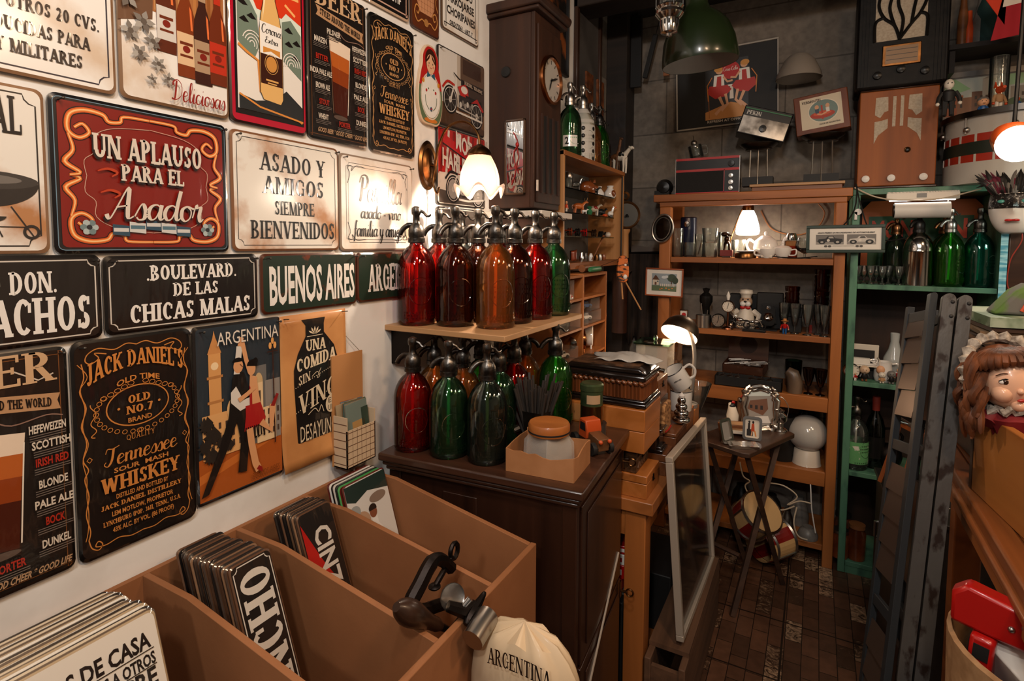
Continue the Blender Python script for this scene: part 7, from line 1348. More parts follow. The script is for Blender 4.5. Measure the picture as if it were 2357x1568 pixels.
# ================================================================ folding side table and what stands on it
o = thing('folding_table', 'small dark folding table with crossed legs beside the shelf unit', 'table', (.855, 2.555, 0), 67); FT = wood('dark_table_wood', '#4a3122', '#2e1d14', 0, .5)
TH = .70; MB().prism(FT, [(-.205, -.10), (-.19, -.125), (.19, -.125), (.205, -.10), (.205, .10), (.19, .125), (-.19, .125), (-.205, .10)], TH-.02, TH).build('tabletop', o, bev=.003)
for y in (-.085, .085):
    for s in (-1, 1): MB().tube(FT, [(s*.16, y+.012*s, TH-.02), (-s*.19, y+.012*s, 0)], .014, 4).build('leg', o)
MB().tube(FT, [(-.16, -.08, .25), (-.16, .08, .25)], .009, 6).build('stretcher', o)
TT = TH+.0008
def ont(px, py): return tuple(az(px, py, TT))
SIL = metal('ornate_silver', '#c4beb6', .22, bump=.3, scale=40)
def stand_frame(name, label, loc, w_, h_, m, rz, lean, inner, fw=.014, orn=False, pic=None, bev=.003):
    o = thing(name, label, 'photo frame', loc, rot=(-lean, 0, rz)); b = MB()
    if orn:
        pts = [(x*(1+.07*math.sin(k*2.3)), z*(1+.06*math.cos(k*1.9))) for k, (x, z) in enumerate([(w_/2*(abs(math.cos(R(q)))**.45)*math.copysign(1, math.cos(R(q))), h_/2*(abs(math.sin(R(q)))**.45)*math.copysign(1, math.sin(R(q)))) for q in range(0, 360, 9)])]
        b.tube(m, [(x, -.004, z+h_/2) for x, z in pts], [.010+.003*(k % 2) for k in range(len(pts))], 8, True)
        for k in range(0, 40, 3): b.ball(m, (pts[k][0], -.010, pts[k][1]+h_/2), .009, .006, .009, 8)
        b.tube(m, [(x*.80, -.006, z*.84+h_/2) for x, z in pts], .005, 6, True)
    else:
        a_, c_ = rrect(w_, h_, fw*1.4, 4, 0, h_/2), rrect(w_-2*fw, h_-2*fw, fw*.8, 4, 0, h_/2); n = len(a_)
        for (p0, y0), (p1, y1) in (((a_, .0), (a_, -.010)), ((a_, -.010), (c_, -.010)), ((c_, -.010), (c_, 0)), ((c_, 0), (a_, 0))): b.add(m, [(x, y0, z) for x, z in p0]+[(x, y1, z) for x, z in p1], [(i, (i+1) % n, n+(i+1) % n, n+i) for i in range(n)])
    b.build('frame', o, bev=0 if orn else .002)
    MB().add(inner, [(x, -.003, z) for x, z in rrect(w_*(.82 if orn else 1)-fw, h_*(.84 if orn else 1)-fw, .006, 3, 0, h_/2)], [tuple(range(16))]).build('picture', o)
    MB().prism(BLACKM, [(.004, h_*.7), (.004+h_*.25, .0), (h_*.25, 0), (.002, h_*.66)], -.01, .01, 'x').build('strut', o)
    if pic:
        a = Art(w_*.8, h_*.82, x0=.0003, inkf=lambda c: mat('print_'+c[1:], c, .35)); pic(a)
        for q in a.done(o): q.location = (0, -.0036, h_/2); q.rotation_euler = (0, 0, R(-90))
    return o
def p_street(a): a.rect(0, 0, 1, 1, '#8d8780').poly([(0, .45), (.6, .3), (.8, .5), (.75, .8), (.1, .7)], '#6b4630').rect(.1, .48, .2, .58, '#2b2522').rect(.3, .46, .4, .58, '#2b2522').rect(.5, .46, .6, .58, '#2b2522').poly([(.0, .82), (1, .9), (1, 1), (0, 1)], '#bfc8c4').poly([(.2, .05), (.9, .1), (.8, .3), (.3, .25)], '#cfcac4')
def p_tango(a): a.rect(0, 0, 1, 1, '#c9c0b2').rect(.15, .1, .55, .45, '#1a1614').poly([(.2, .4), (.36, .4), (.36, .78), (.22, .76)], '#26211f').ell(.3, .83, .07, .06, '#1a1614').poly([(.42, .36), (.66, .34), (.62, .76), (.46, .74)], '#a8401f').ell(.55, .82, .07, .07, '#2b1712').line([(.5, .36), (.45, .12)], .004, '#d09a72').line([(.66, .4), (.75, .1)], .005, '#c87f3d')
stand_frame('photo_stand', 'large ornate silver photo frame at the back of the folding table', (.905, 2.665, TT+.001), .135, .185, SIL, 8, 10, mat('grey_print', '#8d8780', .2), orn=True, pic=p_street)
stand_frame('photo_stand', 'small rounded silver frame with a seated couple on the folding table', (.888, 2.50, TT), .075, .098, STEEL, 4, 10, PAPERW, .010, pic=p_tango)
stand_frame('photo_stand', 'upright half of a hinged silver frame at the table edge', (.800, 2.415, TT), .075, .10, SIL, 62, 14, mat('grey_print', '#8d8780', .2), .012)
solo(MB().bx(SIL, -.058, .058, -.032, .032, 0, .012).bx(mat('grey_print', '#8d8780', .2), -.04, .04, -.02, .02, .0121, .0125), 'silver_frame_flat', 'silver frame lying flat at the front of the folding table', 'photo frame', (.862, 2.40, TT), 20, bev=.002)
bpy.data.objects['silver_frame_flat'].name = 'photo_stand'
for k, (x, y, rz, c_, lb) in enumerate(((.85, 2.59, 20, ORANGEP, 'dark orange glazed tile, lowest of the frames pile'), (.822, 2.545, 12, CREAMP, 'cream frame lying in the middle of the frames pile'), (.806, 2.575, 16, OAK, 'brown frame topmost of the flat frames pile'))):
    solo(MB().bx(c_, -.05, .05, -.035, .035, 0, .012).bx(TANP, -.038, .038, -.024, .024, .0121, .0126), 'small_picture', lb, 'photo frame', (x, y, TT+.0130*k), rz, 'frames lying on the folding table', bev=.002)
HOR = mat('polished_horn', '#6d4a30', .25, col2='#2b1d14', scale=9, coat=.5)
for k, (x, y, m2, lb) in enumerate(((.79, 2.66, CREAMP, 'cream and black horn bird with red comb on the folding table'), (.825, 2.69, HOR, 'brown horn bird behind the ornate silver frame'))):
    o = solo(MB().tube(m2, [(0, 0, 0), (0, 0, .05), (.004, 0, .085), (.014, 0, .105)], [.024, .027, .017, .006], 14).ball(BLACKP, (.004, 0, .09), .016, .015, .017), 'horn_bird', lb, 'figurine', (x, y, TT), 200, 'horn birds on the folding table'); MB().ball(REDP, (-.002, 0, .108), .008, .004, .008).build('comb', o)
    if k: o.scale = (1, 1, 1.2)
o = thing('oil_lamp', 'small silver oil lamp with a wire handle at the table corner', 'lamp', (.985, 2.70, TT)); MB().lathe(SIL, [(0, 0), (.03, 0), (.028, .006), (.012, .015), (.012, .03), (.026, .045), (.028, .065), (.012, .08), (.016, .09), (0, .10)], 20).build('body', o); MB().tube(STEEL, crom([(.026, 0, .06), (.03, 0, .11), (.0, 0, .15), (-.03, 0, .12)], 5), .002, 6).build('handle', o)
# red and cream toy drums under the folding table
DCR, DRD = mat('cream_drum_wood', '#c29a68', .3, coat=.3), mat('dark_red_drum_wood', '#7c1712', .3, coat=.4)
def bongo(label, loc, r, h, rot):
    o = thing('bongo_drum', label, 'drum', loc, rot=rot, group='striped bongo drums'); n = 32; b = MB(); pr = [(.86, 0), (.95, .2), (1, .5), (1.02, .8), (1, 1)]
    for k in range(n):
        c_ = DRD if (k//3) % 2 else DCR; t0, t1 = 2*math.pi*k/n, 2*math.pi*(k+1)/n
        for (ra, za), (rb, zb) in zip(pr, pr[1:]): b.add(c_, [(r*ra*math.cos(t0), r*ra*math.sin(t0), za*h), (r*ra*math.cos(t1), r*ra*math.sin(t1), za*h), (r*rb*math.cos(t1), r*rb*math.sin(t1), zb*h), (r*rb*math.cos(t0), r*rb*math.sin(t0), zb*h)], [(0, 1, 2, 3)], True)
    b.build('shell', o); MB().lathe(DCR, [(0, h), (r*.98, h), (r*.98, h+.002), (0, h+.003)], 28).build('drumhead', o)
    for z, q in ((h*.97, 1.04), (h*.25, .98)): MB().lathe(STEEL, [(r*q, z-.008), (r*q+.005, z), (r*q, z+.008), (r*q-.004, z)], 28, cap=False).build('hoop', o)
    for k in range(4): MB().tube(STEEL, [(r*1.03*math.cos(R(90*k+20)), r*1.03*math.sin(R(90*k+20)), h*.25), (r*1.05*math.cos(R(90*k+20)), r*1.05*math.sin(R(90*k+20)), h*.97)], .004, 6).build('tension_rod', o)
bongo('upper red and cream striped bongo drum leaning under the folding table', (.850, 2.745, .215), .092, .15, (38, 24, 20)); bongo('lower red and cream striped bongo drum lying on the floor', (.905, 2.785, .105), .092, .15, (-84, 0, -38))
# ================================================================ green shelf unit
GRNP = mat('worn_green_paint', '#4f7a60', .5, col2='#2f4f42', scale=16, stretch=(1, 1, .4), contrast=(.3, .5)); DKB2 = wood('dark_brown_backboard', '#3a2316', '#22140c', 2, .6)
o = thing('green_cupboard', 'open cupboard painted worn green with siphons and shot glasses', 'shelf unit')
GX0, GX1 = 1.236, 1.786
MB().bx(GRNP, GX0, GX1+.25, FY, YB-.005, 1.752, 1.778).build('top', o, bev=.002)
for x in (GX0, GX1-.03): MB().bx(GRNP, x, x+.03, FY, YB-.02, 0, 1.752).build('side_panel', o, bev=.003)
MB().bx(DKB2, GX0+.03, GX1-.03, YB-.02, YB-.012, 0, 1.752).build('back', o)
for z in (1.352, .908, .486, .056): MB().bx(GRNP, GX0+.031, GX1-.031, FY+.004, YB-.021, z-.022, z).build('shelf', o, bev=.002)
MB().bx(GRNP, GX0+.031, GX1-.031, FY+.006, FY+.02, .0, .034).build('plinth', o)
K1, K2, K3, K4 = 1.3528, .9088, .4868, .0568
for px, Y, lb in ((1971, 2.965, 'shot glass first in the row on the green cupboard shelf'), (1986, 3.02, 'shot glass behind the first one by the green post'), (2001, 2.97, 'tall rimmed shot glass third in the row'), (2014, 3.03, 'shot glass half hidden behind the third one'), (2028, 2.965, 'shot glass in the middle right of the row'), (2042, 3.03, 'shot glass behind, close to the dark green siphon'), (2066, 2.965, 'shot glass at the right end beside the silver siphon')):
    goblet(lb, on(px, K1, Y), .021, .082, stem=.38, group='shot glasses on the green cupboard shelf', name='shot_glass')
SG = 'siphons on the green cupboard shelf'
siphon('dark green siphon behind the shot glasses', on(2056, K1, 3.11), DG, .325, -150, SG, metal('copper_head', '#9a6a48', .3), fat=False)
o = siphon('silver plated siphon with a black head in the green cupboard', on(2107, K1, 3.0), CLEAR, .335, -140, SG, BLACKP, fat=False)
MB().lathe(metal('polished_silver', '#b5b0a9', .14), [(0, -.0005), (.0575, -.0005), (.0575, .150), (.0590, .153), (.0575, .157)]+[(.0172+.0403*(1-t**2.3)**.72, .157+.08*t) for t in (.1, .3, .5, .7, .85, .95)]+[(.022, .239)], 30).build('plated_sleeve', o)
siphon('green siphon with an etched letter in front, right of the silver one', on(2179, K1, 2.99), BG, .335, -150, SG, STEEL, fat=False); siphon('green siphon half hidden behind the etched one', on(2166, K1, 3.12), BG, .33, -150, SG, metal('copper_head', '#9a6a48', .3), fat=False); siphon('teal green siphon at the right end of the green cupboard shelf', on(2246, K1, 3.0), TG, .335, -165, SG, PEWT, fat=False)
def p_mon(a):
    a.rect(.05, .03, .93, .80, '#23502c').poly([(.1, .1), (.4, .2), (.6, .1), (.9, .5), (.9, .06), (.1, .05)], '#3f6f4a')
    a.part('lettering')
    for t, x, y, w_ in (('MON', .26, .62, .36), ('N', .81, .64, .14)): a.text(t, x+.006, y-.012, w_, .24, '#1a1210', 'bold').text(t, x, y, w_, .24, '#c8401c', 'bold')
    a.part('picture')
    for x, y, r, c_ in ((.42, .26, .07, '#cfc7bb'), (.36, .16, .06, '#c8642a'), (.5, .2, .07, '#8a8f88'), (.58, .28, .05, '#cfc7bb'), (.3, .2, .04, '#c87a2c'), (.62, .16, .06, '#6d7a70'), (.47, .12, .04, '#b5301c')): a.ell(x, y, r*.8, r*1.3, c_, 9)
c_ = ay(2118, 530, 3.235); o = thing('toy_sign', 'orange framed colourful toy sign with red letters behind the siphons', 'sign', (c_.x, 3.235, 1.572)); ORB = mat('orange_painted_board', '#b5561c', .5)
MB().prism(ORB, [(-.235, -.19), (.235, -.19), (.235, .13), (.20, .17), (-.20, .17), (-.235, .13)], 0, .012, 'y').build('board', o); a = Art(.46, .36, x0=.0004, inkf=lambda c: mat('print_'+c[1:], c, .4)); p_mon(a)
for q in a.done(o): q.location = (0, -.001, -.012); q.rotation_euler = (0, 0, R(-90))
o = thing('strip_light', 'white fluorescent strip fitting under the cupboard top', 'lamp', tuple(ay(2122, 451, 2.945))); MB().bx(CREAMP, -.128, .128, -.015, .03, -.016, .022).build('housing', o, bev=.003); MB().bx(GREYP, -.02, .015, -.017, -.015, -.008, .010).build('switch', o); MB().bx(mat('lit_strip_tube', (1, .9, .82), emit=4), -.115, .115, -.008, .015, -.020, -.0165).build('tube', o)
o = solo(MB().lathe(mat('white_card_roll', '#c9c4bd', .5), [(0, -.098), (.034, -.098), (.034, .098), (0, .098)], 26, axis='x'), 'shade_tube', 'white cylinder shade below the strip fitting', 'shade', tuple(ay(2121, 484, 2.955))); MB().lathe(BLACKP, [(0, -.102), (.030, -.102), (.030, -.097), (0, -.097)], 20, axis='x').build('end_cap', o); MB().tube(STEEL, [(.09, 0, .034), (.09, 0, .075)], .003, 6).build('hanger', o)
o = solo(MB().lathe(WHITEP, [(0, -.008), (.014, -.008), (.014, .008), (0, .008)], 16, axis='y').bx(WHITEP, -.013, -.003, -.008, .008, -.035, 0), 'whistle', 'white whistle hanging by a cord at the left of the green cupboard', 'whistle', tuple(ay(1975, 488, 2.925))); MB().tube(BLACKP, [(0, 0, .014), (.002, 0, .06)], .0015, 5).build('cord', o)
for lb, pts in (('black cable sagging across the green cupboard front', [(1.245, 2.915, 1.80), (1.262, 2.905, 1.72), (1.30, 2.905, 1.60), (1.36, 2.905, 1.55), (1.44, 2.91, 1.56)]), ('thin black cable dropping behind the racing car picture', [(1.25, 2.915, 1.79), (1.245, 2.91, 1.70), (1.22, 2.91, 1.64), (1.17, 2.912, 1.58)]), ('grey wire running from the shelf to the strip fitting', [(1.24, 2.915, 1.785), (1.32, 2.91, 1.74), (1.42, 2.91, 1.722), (1.55, 2.91, 1.725), (1.68, 2.905, 1.76)])):
    solo(MB().tube(BLACKP if 'black' in lb else WC, crom(pts, 6), .0032, 6), 'electric_cable', lb, 'cable')
# second shelf of the cupboard
o = thing('lamp_chimney', 'white glass oil lamp chimney standing on a wooden disc', 'lamp glass', on(2064, K2, 3.06)); MB().lathe(mat('opal_chimney', '#a9aba8', .15, coat=.6), [(.028, .012), (.030, .03), (.034, .045), (.045, .075), (.042, .10), (.024, .14), (.017, .175), (.019, .215), (.017, .215), (.015, .175)], 26, cap=False).build('chimney', o); MB().lathe(OAK, [(0, 0), (.05, 0), (.048, .010), (0, .012)], 24).build('disc', o)
o = thing('pen_tray', 'cream plastic tray of cards and white cables', 'tray', on(1990, K2+.062, 3.02)); MB().bx(CREAMP, -.068, .068, -.05, .05, 0, .006).bx(CREAMP, -.068, .068, .044, .05, 0, .09).bx(CREAMP, .062, .068, -.05, .05, 0, .035).build('tray', o, bev=.004); MB().bx(BLACKM, -.05, .05, .02, .03, .006, .066).build('dark_card', o); MB().bx(PAPERW, -.05, .03, -.03, .0, .006, .034).build('white_pack', o); MB().tube(WHITEP, crom([(.02, -.04, .012), (.05, -.045, .02), (.055, -.03, .035), (.03, -.03, .03), (.05, -.045, .012), (-.03, -.045, .01)], 5), .003, 6).build('white_cable', o)
wbox('dark low box carrying the cream plastic tray', on(1990, K2, 3.06), .13, .10, .060, BLACKM, latch=False)
o = dialclock('chrome ball clock at the left of the cupboard figurines', on(1967, K2, 2.955), .034, -80, CHROME, IVF, 'ball_clock')
def chibi(label, loc, s, skin, body, trim, rz=-90, name='toy_figure', hair=None):
    o = thing(name, label, 'toy figure', loc, rz); MB().ball(skin, (0, 0, .72*s), .26*s, .29*s, .27*s, 14).build('head', o); b = MB().lathe(body, [(.16*s, .16*s), (.2*s, .3*s), (.14*s, .5*s), (0, .52*s)], 12)
    for q in (-1, 1): b.tube(body, [(0, q*.16*s, .44*s), (.08*s, q*.24*s, .26*s)], .06*s, 7)
    b.build('body', o); f = MB()
    for q in (-1, 1): f.tube(trim, [(0, q*.09*s, .2*s), (.02*s, q*.1*s, .03*s)], .07*s, 7).ball(trim, (.06*s, q*.1*s, .03*s), .1*s, .07*s, .035*s, 8)
    f.build('legs', o); e = MB()
    for q in (-1, 1): e.ball(BLACKP, (.245*s, q*.09*s, .75*s), .025*s, n=6)
    e.tube(BLACKP, [(.25*s, -.06*s, .62*s), (.258*s, 0, .60*s), (.25*s, .06*s, .62*s)], .01*s, 5).build('face', o)
    if hair: MB().ball(hair, (-.05*s, 0, .82*s), .27*s, .31*s, .24*s, 12).build('hair', o)
    return o
EGG = mat('egg_cream', '#c9a98a', .35); FG = 'ornaments on the second green shelf'
chibi('round egg headed figurine with a smile on the green shelf', on(1997, K2, 2.955), .072, EGG, BLACKP, OAK); toyman('tiny red and white figure in front of the chrome ball clock', on(1976, K2, 2.945), .035, REDP, WHITEP, rz=-60)
o = thing('milk_jug', 'white porcelain jug painted with a baby face', 'jug', on(2040, K2, 3.0)); MB().lathe(WHITEP, [(0, 0), (.032, 0), (.038, .02), (.036, .05), (.032, .08), (.034, .09), (.031, .09), (.03, .08), (0, .01)], 24, cap=False).ball(WHITEP, (-.035, 0, .086), .012, .010, .006).build('jug', o); MB().tube(WHITEP, crom([(.033, 0, .08), (.055, 0, .082), (.058, 0, .05), (.036, 0, .035)], 4), .004, 7).build('handle', o); MB().ball(SKINP, (-.012, -.030, .055), .018, .012, .020).build('painted_face', o)
chibi('small pale sitting baby figurine in front of the milk jug', on(2038, K2, 2.95), .05, CREAMP, TANP, CREAMP); chibi('grey metal toy figure right of the milk jug', on(2060, K2, 2.955), .06, GREYP, BLACKP, GREYP); toyman('red toy figure behind the puppy on the green shelf', on(2076, K2, 2.99), .065, REDP, BLACKP, rz=-90)
o = chibi('toy puppy in a red fire cap and jacket', on(2094, K2, 2.95), .06, WHITEP, REDP, WHITEP); MB().lathe(REDP, [(.30*.06, .80*.06), (.28*.06, .86*.06), (.2*.06, 1.02*.06), (0, 1.08*.06)], 14).build('cap', o)
toyman('toy figure in white and blue at the right of the puppy', on(2112, K2, 2.955), .045, WHITEP, BLUEP, rz=-90)
solo(MB().lathe(mat('dusty_tan_bottle', '#6b5844', .5), [(0, 0), (.035, 0), (.037, .12), (.02, .17), (.014, .21), (0, .21)], 18), 'dusty_bottle', 'dusty tan bottle at the right of the second green shelf', 'bottle', on(2128, K2, 3.05))
# third shelf
PNT = mat('painted_green_meadow', '#5f9a63', .4, col2='#d0cdbf', scale=24, contrast=(.40, .44))
siphon('clear siphon painted with a green meadow on the third green shelf', on(1983, K3, 3.0), CLEAR, .34, -160, None, PEWT, painted=PNT, fat=False)
o = solo(MB().lathe(GD, [(0, 0), (.038, 0), (.04, .01), (.04, .19), (.03, .23), (.015, .26), (.014, .32), (0, .32)], 22), 'wine_bottle', 'dark wine bottle with a red cap on the third green shelf', 'bottle', on(2028, K3, 3.05)); MB().lathe(mat('dull_red_cap', '#6b1f16', .5), [(.0155, .27), (.0165, .32), (.016, .335), (0, .335)], 16).build('red_cap', o); MB().lathe(BLACKP, [(.0405, .05), (.0405, .15)], 22, cap=False).build('label', o)
solo(MB().lathe(BLACKP, [(0, 0), (.03, 0), (.03, .18), (.012, .25), (.012, .30), (0, .30)], 18), 'black_bottle', 'black bottle behind the meadow painted siphon', 'bottle', on(1972, K3, 3.16)); o = thing('iron_kettle', 'dark iron kettle right of the wine bottle', 'kettle', on(2062, K3, 3.06)); MB().ball(IRON, (0, 0, .06), .055, .055, .06, 16).build('body', o); MB().tube(IRON, crom([(-.03, 0, .11), (-.05, 0, .16), (.0, 0, .19), (.05, 0, .16), (.03, 0, .11)], 4), .006, 7).build('handle', o)
for px, Y, h, lc, lb in ((1957, 2.97, .13, STEEL, 'amber preserve jar with a steel lid on the bottom green shelf'), (1996, 2.985, .165, OAK, 'taller amber jar with a wooden lid on the bottom green shelf'), (1962, 3.08, .165, BLACKP, 'amber jar with a black lid at the back of the bottom green shelf')):
    o = thing('preserve_jar', lb, 'jar', on(px, K4, Y), group='preserve jars'); MB().lathe(mat('amber_jar_glass', '#7c3a16', .15, coat=.6, col2='#4a1f0d', scale=10), [(0, 0), (.036, 0), (.038, .01), (.038, h*.75), (.030, h*.85), (.030, h*.9), (0, h*.9)], 22).build('jar', o); MB().lathe(lc, [(.034, h*.9), (.034, h), (0, h*1.01)], 22).build('lid', o)
# ================================================================ on top of the green cupboard
T2 = 1.779
WR = wood('reddish_radio_veneer', '#94511f', '#733a13', 2, .6, 9, 0); CLO = mat('radio_cloth', '#c2b5a2', .9, col2='#94836e', scale=120, contrast=(.1, .9))
o = thing('table_radio', 'tall reddish wooden radio with white knobs on the green cupboard', 'radio', (1.392, 2.96, T2)); w_, h_ = .143, .43
MB().bx(WR, -w_, w_, 0, .2, .012, h_).bx(DKW, -w_-.006, w_+.006, -.008, .205, 0, .012).bx(DKW, -w_, w_, .0, .2, h_, h_+.008).build('case', o, bev=.004); b = MB()
for s in (-1, 1):
    b.prism(CLO, [(s*.025, .395), (s*.08, .395), (s*.082, .325), (s*.06, .312), (s*.045, .33), (s*.025, .335)] if False else [(s*.038, .40), (s*.083, .40), (s*.085, .325), (s*.065, .31), (s*.05, .335), (s*.036, .34)], -.0015, 0, 'y').prism(CLO, [(s*.036, .305), (s*.06, .298), (s*.085, .295), (s*.085, .20), (s*.07, .235), (s*.036, .265)], -.0015, 0, 'y').bx(CLO, s*.014-.006, s*.014+.006, -.0015, 0, .27, .40)
b.build('speaker_cloth', o); MB().tube(BRASS, [(.04+.010*math.cos(R(q)), -.002, .165+.010*math.sin(R(q))) for q in range(0, 360, 20)], .0025, 6, True).ball(BLACKP, (.04, 0, .165), .008, .003, .008).build('tuning_eye', o)
for x in (-.11, -.015, .10): MB().lathe(WHITEP, [(.016, 0), (.015, .012), (.008, .016), (0, .017)], 18, (x, -.0, .045), 'y').build('knob', o)
for q in o.children:
    if q.name.startswith('knob'): pass
o = thing('bakelite_radio', 'big black ribbed radio stacked on the reddish wooden radio', 'radio', (1.393, 2.95, T2+.4385)); BAK = mat('scuffed_black_bakelite', '#0d0b0a', .5, col2='#1a1613', scale=26, bump=.25, contrast=(.3, .6), spec=.2); w_ = .166
MB().bx(BAK, -w_, w_, 0, .22, 0, .47).build('case', o, bev=.012); b = MB()
for x in (-.155, -.143, -.131, -.118, .118, .131, .143, .155): b.bx(BAK, x-.003, x+.003, -.004, 0, .01, .46)
b.build('ribs', o); MB().bx(CLO, -.10, .085, -.002, 0, .20, .46).build('speaker_cloth', o); b = MB()
for pts in ([(-.01, .20), (-.03, .26), (-.07, .30), (-.09, .36), (-.07, .44)], [(-.01, .20), (.0, .28), (-.02, .36), (.0, .46)], [(-.01, .20), (.03, .26), (.06, .30), (.08, .36), (.05, .40)], [(-.03, .26), (-.05, .34), (-.03, .42)], [(.03, .26), (.04, .34), (.06, .44)], [(-.07, .30), (-.10, .28), (-.10, .20)], [(.06, .30), (.085, .28), (.085, .20)]): b.tube(BAK, crom([(x, -.004, z) for x, z in pts], 5), .007, 6)
b.build('leaf_grille', o); MB().bx(BRASS, -.07, .07, -.006, 0, .09, .18).build('dial_frame', o, bev=.003); d = MB().bx(mat('amber_dial', '#8a6a48', .4), -.058, .058, -.0075, -.006, .10, .17)
for z in (.115, .135, .155): d.bx(BLACKP, -.055, .055, -.0082, -.0076, z, z+.002)
d.build('dial', o)
for x, z in ((-.085, .055), (.0, .072), (.085, .055)): MB().lathe(BLACKP, [(.017, 0), (.016, .014), (.006, .018), (0, .018)], 18, (x, 0, z), 'y').build('knob', o)
o = thing('marching_drum', 'large white drum with red and black bands on the cupboard top', 'drum', (1.815, 3.02, T2)); DR = .245; DW = mat('white_drum_shell', '#b5aea3', .4); DBK = mat('dark_green_band', '#22281f', .4); DRB = mat('red_band_squares', '#9c2a18', .4)
for nm, m, z0, z1 in (('lower_shell', DW, .0, .085), ('red_band', DRB, .085, .115), ('dark_band', DBK, .115, .165), ('upper_red_band', DRB, .165, .195), ('upper_shell', DW, .195, .27)): MB().lathe(m, [(DR, z0), (DR, z1)], 48, cap=False).build(nm, o)
MB().lathe(DW, [(0, .262), (DR, .262), (DR, .268), (0, .268)], 40).lathe(DW, [(0, 0), (DR, 0), (DR, .004), (0, .004)], 40).build('drumhead', o); MB().lathe(metal('black_drum_hoop', '#4a4642', .3), [(DR, .262), (DR+.016, .262), (DR+.016, .285), (DR, .285)], 48, cap=False).build('hoop', o); b = MB()
for k in range(24): t = 2*math.pi*k/24; b.at(DR*math.cos(t), DR*math.sin(t), .10, rz=math.degrees(t)).box(DW, .0008, 0, 0, .002, .008, .030).at(DR*math.cos(t), DR*math.sin(t), .18, rz=math.degrees(t)).box(DW, .0008, 0, 0, .002, .008, .030)
b.at().build('band_marks', o)
for k in range(10): t = 2*math.pi*k/10-.6; MB().tube(STEEL, [((DR+.012)*math.cos(t), (DR+.012)*math.sin(t), .28), ((DR+.012)*math.cos(t), (DR+.012)*math.sin(t), .20)], .004, 6).ball(STEEL, ((DR+.008)*math.cos(t), (DR+.008)*math.sin(t), .215), .012).build('lug', o)
DT = T2+.2862; DHZ = T2+.2688
toyman('dark caped action figure with a bald head beside the black radio', (ay(2182, 250, 2.835).x, 2.835, DHZ), .15, BLACKM, BLACKM, skin=CREAMP, rz=-90)
chibi('small grey haired blue toy figure on the drum', (ay(2263, 240, 2.84).x, 2.84, DHZ), .065, SKINP, BLUEP, BLACKP, hair=GREYP)
o = toyman('orange fox headed monster figure with grey body on the drum', (ay(2298, 240, 2.85).x, 2.85, DHZ), .105, TANP, CREAMP, skin=ORANGEP, rz=-60); MB().tube(ORANGEP, [(.01, 0, .09), (.035, -.01, .094)], [.014, .006], 8).prism(ORANGEP, [(-.01, .098), (.004, .098), (-.004, .122)], -.014, -.010, 'y').prism(ORANGEP, [(-.01, .098), (.004, .098), (-.004, .122)], .010, .014, 'y').build('snout_and_ears', o)
toyman('toy rider with a white helmet in blue on the drum', (ay(2342, 240, 2.86).x, 2.86, DHZ), .06, BLUEP, BLUEP, hair=WHITEP, rz=-60, skin=ORANGEP)
solo(MB().lathe(CLEAR, [(.032, 0), (.033, .25), (.0305, .25), (.0295, .0)], 26, cap=False), 'glass_chimney', 'tall clear glass cylinder standing on the drum', 'glass tube', (ay(2300, 180, 2.98).x, 2.98, DHZ))
def p_town(a):
    a.rect(0, 0, 1, 1, '#b5b8ad').poly([(0, .6), (.25, .75), (.1, 1), (0, 1)], '#8fb584').poly([(.6, .75), (.9, .8), (1, 1), (.6, 1)], '#9abf92').poly([(0, 0), (1, 0), (1, .35), (.7, .25), (.45, .4), (0, .3)], '#7a6a5c').rect(.0, .15, .18, .62, '#a8562c').rect(.12, .12, .26, .56, '#8d5f42').rect(.26, .2, .4, .68, '#6f4a36').rect(.36, .2, .47, .95, '#a9a093').poly([(.36, .95), (.47, .95), (.415, 1)], '#8d8478').rect(.62, .4, .82, .72, '#8f8578').rect(.78, .2, 1, .62, '#8a4a2c').ell(.66, .35, .08, .12, '#3f5a3a')
    for x in (.03, .09, .15, .29, .34, .39, .66, .72, .83, .89, .95):
        for y in (.34, .5): a.rect(x, y, x+.022, y+.08, '#3f322a')
o = thing('town_picture', 'painted view of an old town leaning behind the drum figures', 'picture', (1.775, 3.20, T2+.40), rot=(-6, 0, 0)); MB().bx(GREYP, -.19, .19, 0, .008, -.105, .125).build('panel', o); MB().bx(STEEL, -.195, .195, -.006, .008, .108, .132).build('top_rail', o); a = Art(.37, .20, x0=.0006, inkf=lambda c: mat('print_'+c[1:], c, .4)); p_town(a)
for q in a.done(o): q.location = (0, 0, .002); q.rotation_euler = (0, 0, R(-90))
o = thing('high_shelf', 'dark high shelf above the town view, cut by the frame', 'shelf'); MB().bx(BEAM, 1.56, 2.1, 3.06, YB-.002, 2.375, 2.395).build('board', o)
MB().bx(BEAM, 1.58, 1.60, 3.08, YB-.002, 2.28, 2.375).build('bracket', o); MB().bx(BEAM, 2.04, 2.06, 3.08, YB-.002, 2.28, 2.375).build('bracket', o)
for px, c_, h, r, lb in ((2214, OAK, .26, .020, 'slim brown stick with a pale label on the high shelf'), (2228, ORANGEP, .16, .02, 'slim orange bottle on the high shelf'), (2258, GREYP, .22, .035, 'grey and orange bird ornament on the high shelf'), (2340, GREYP, .12, .05, 'grey crumpled ornament at the right of the high shelf'), (2275, mat('dark_teal_cloth', '#1d3a38', .8), .30, .05, 'dark teal folded flag standing on the high shelf')):
    solo(MB().lathe(c_, [(0, 0), (r, 0), (r, h*.5), (r*.6, h*.75), (r*.5, h), (0, h)], 14), 'shelf_ornament', lb, 'ornament', (ay(px, 100, 3.15).x, 3.15, 2.3955))
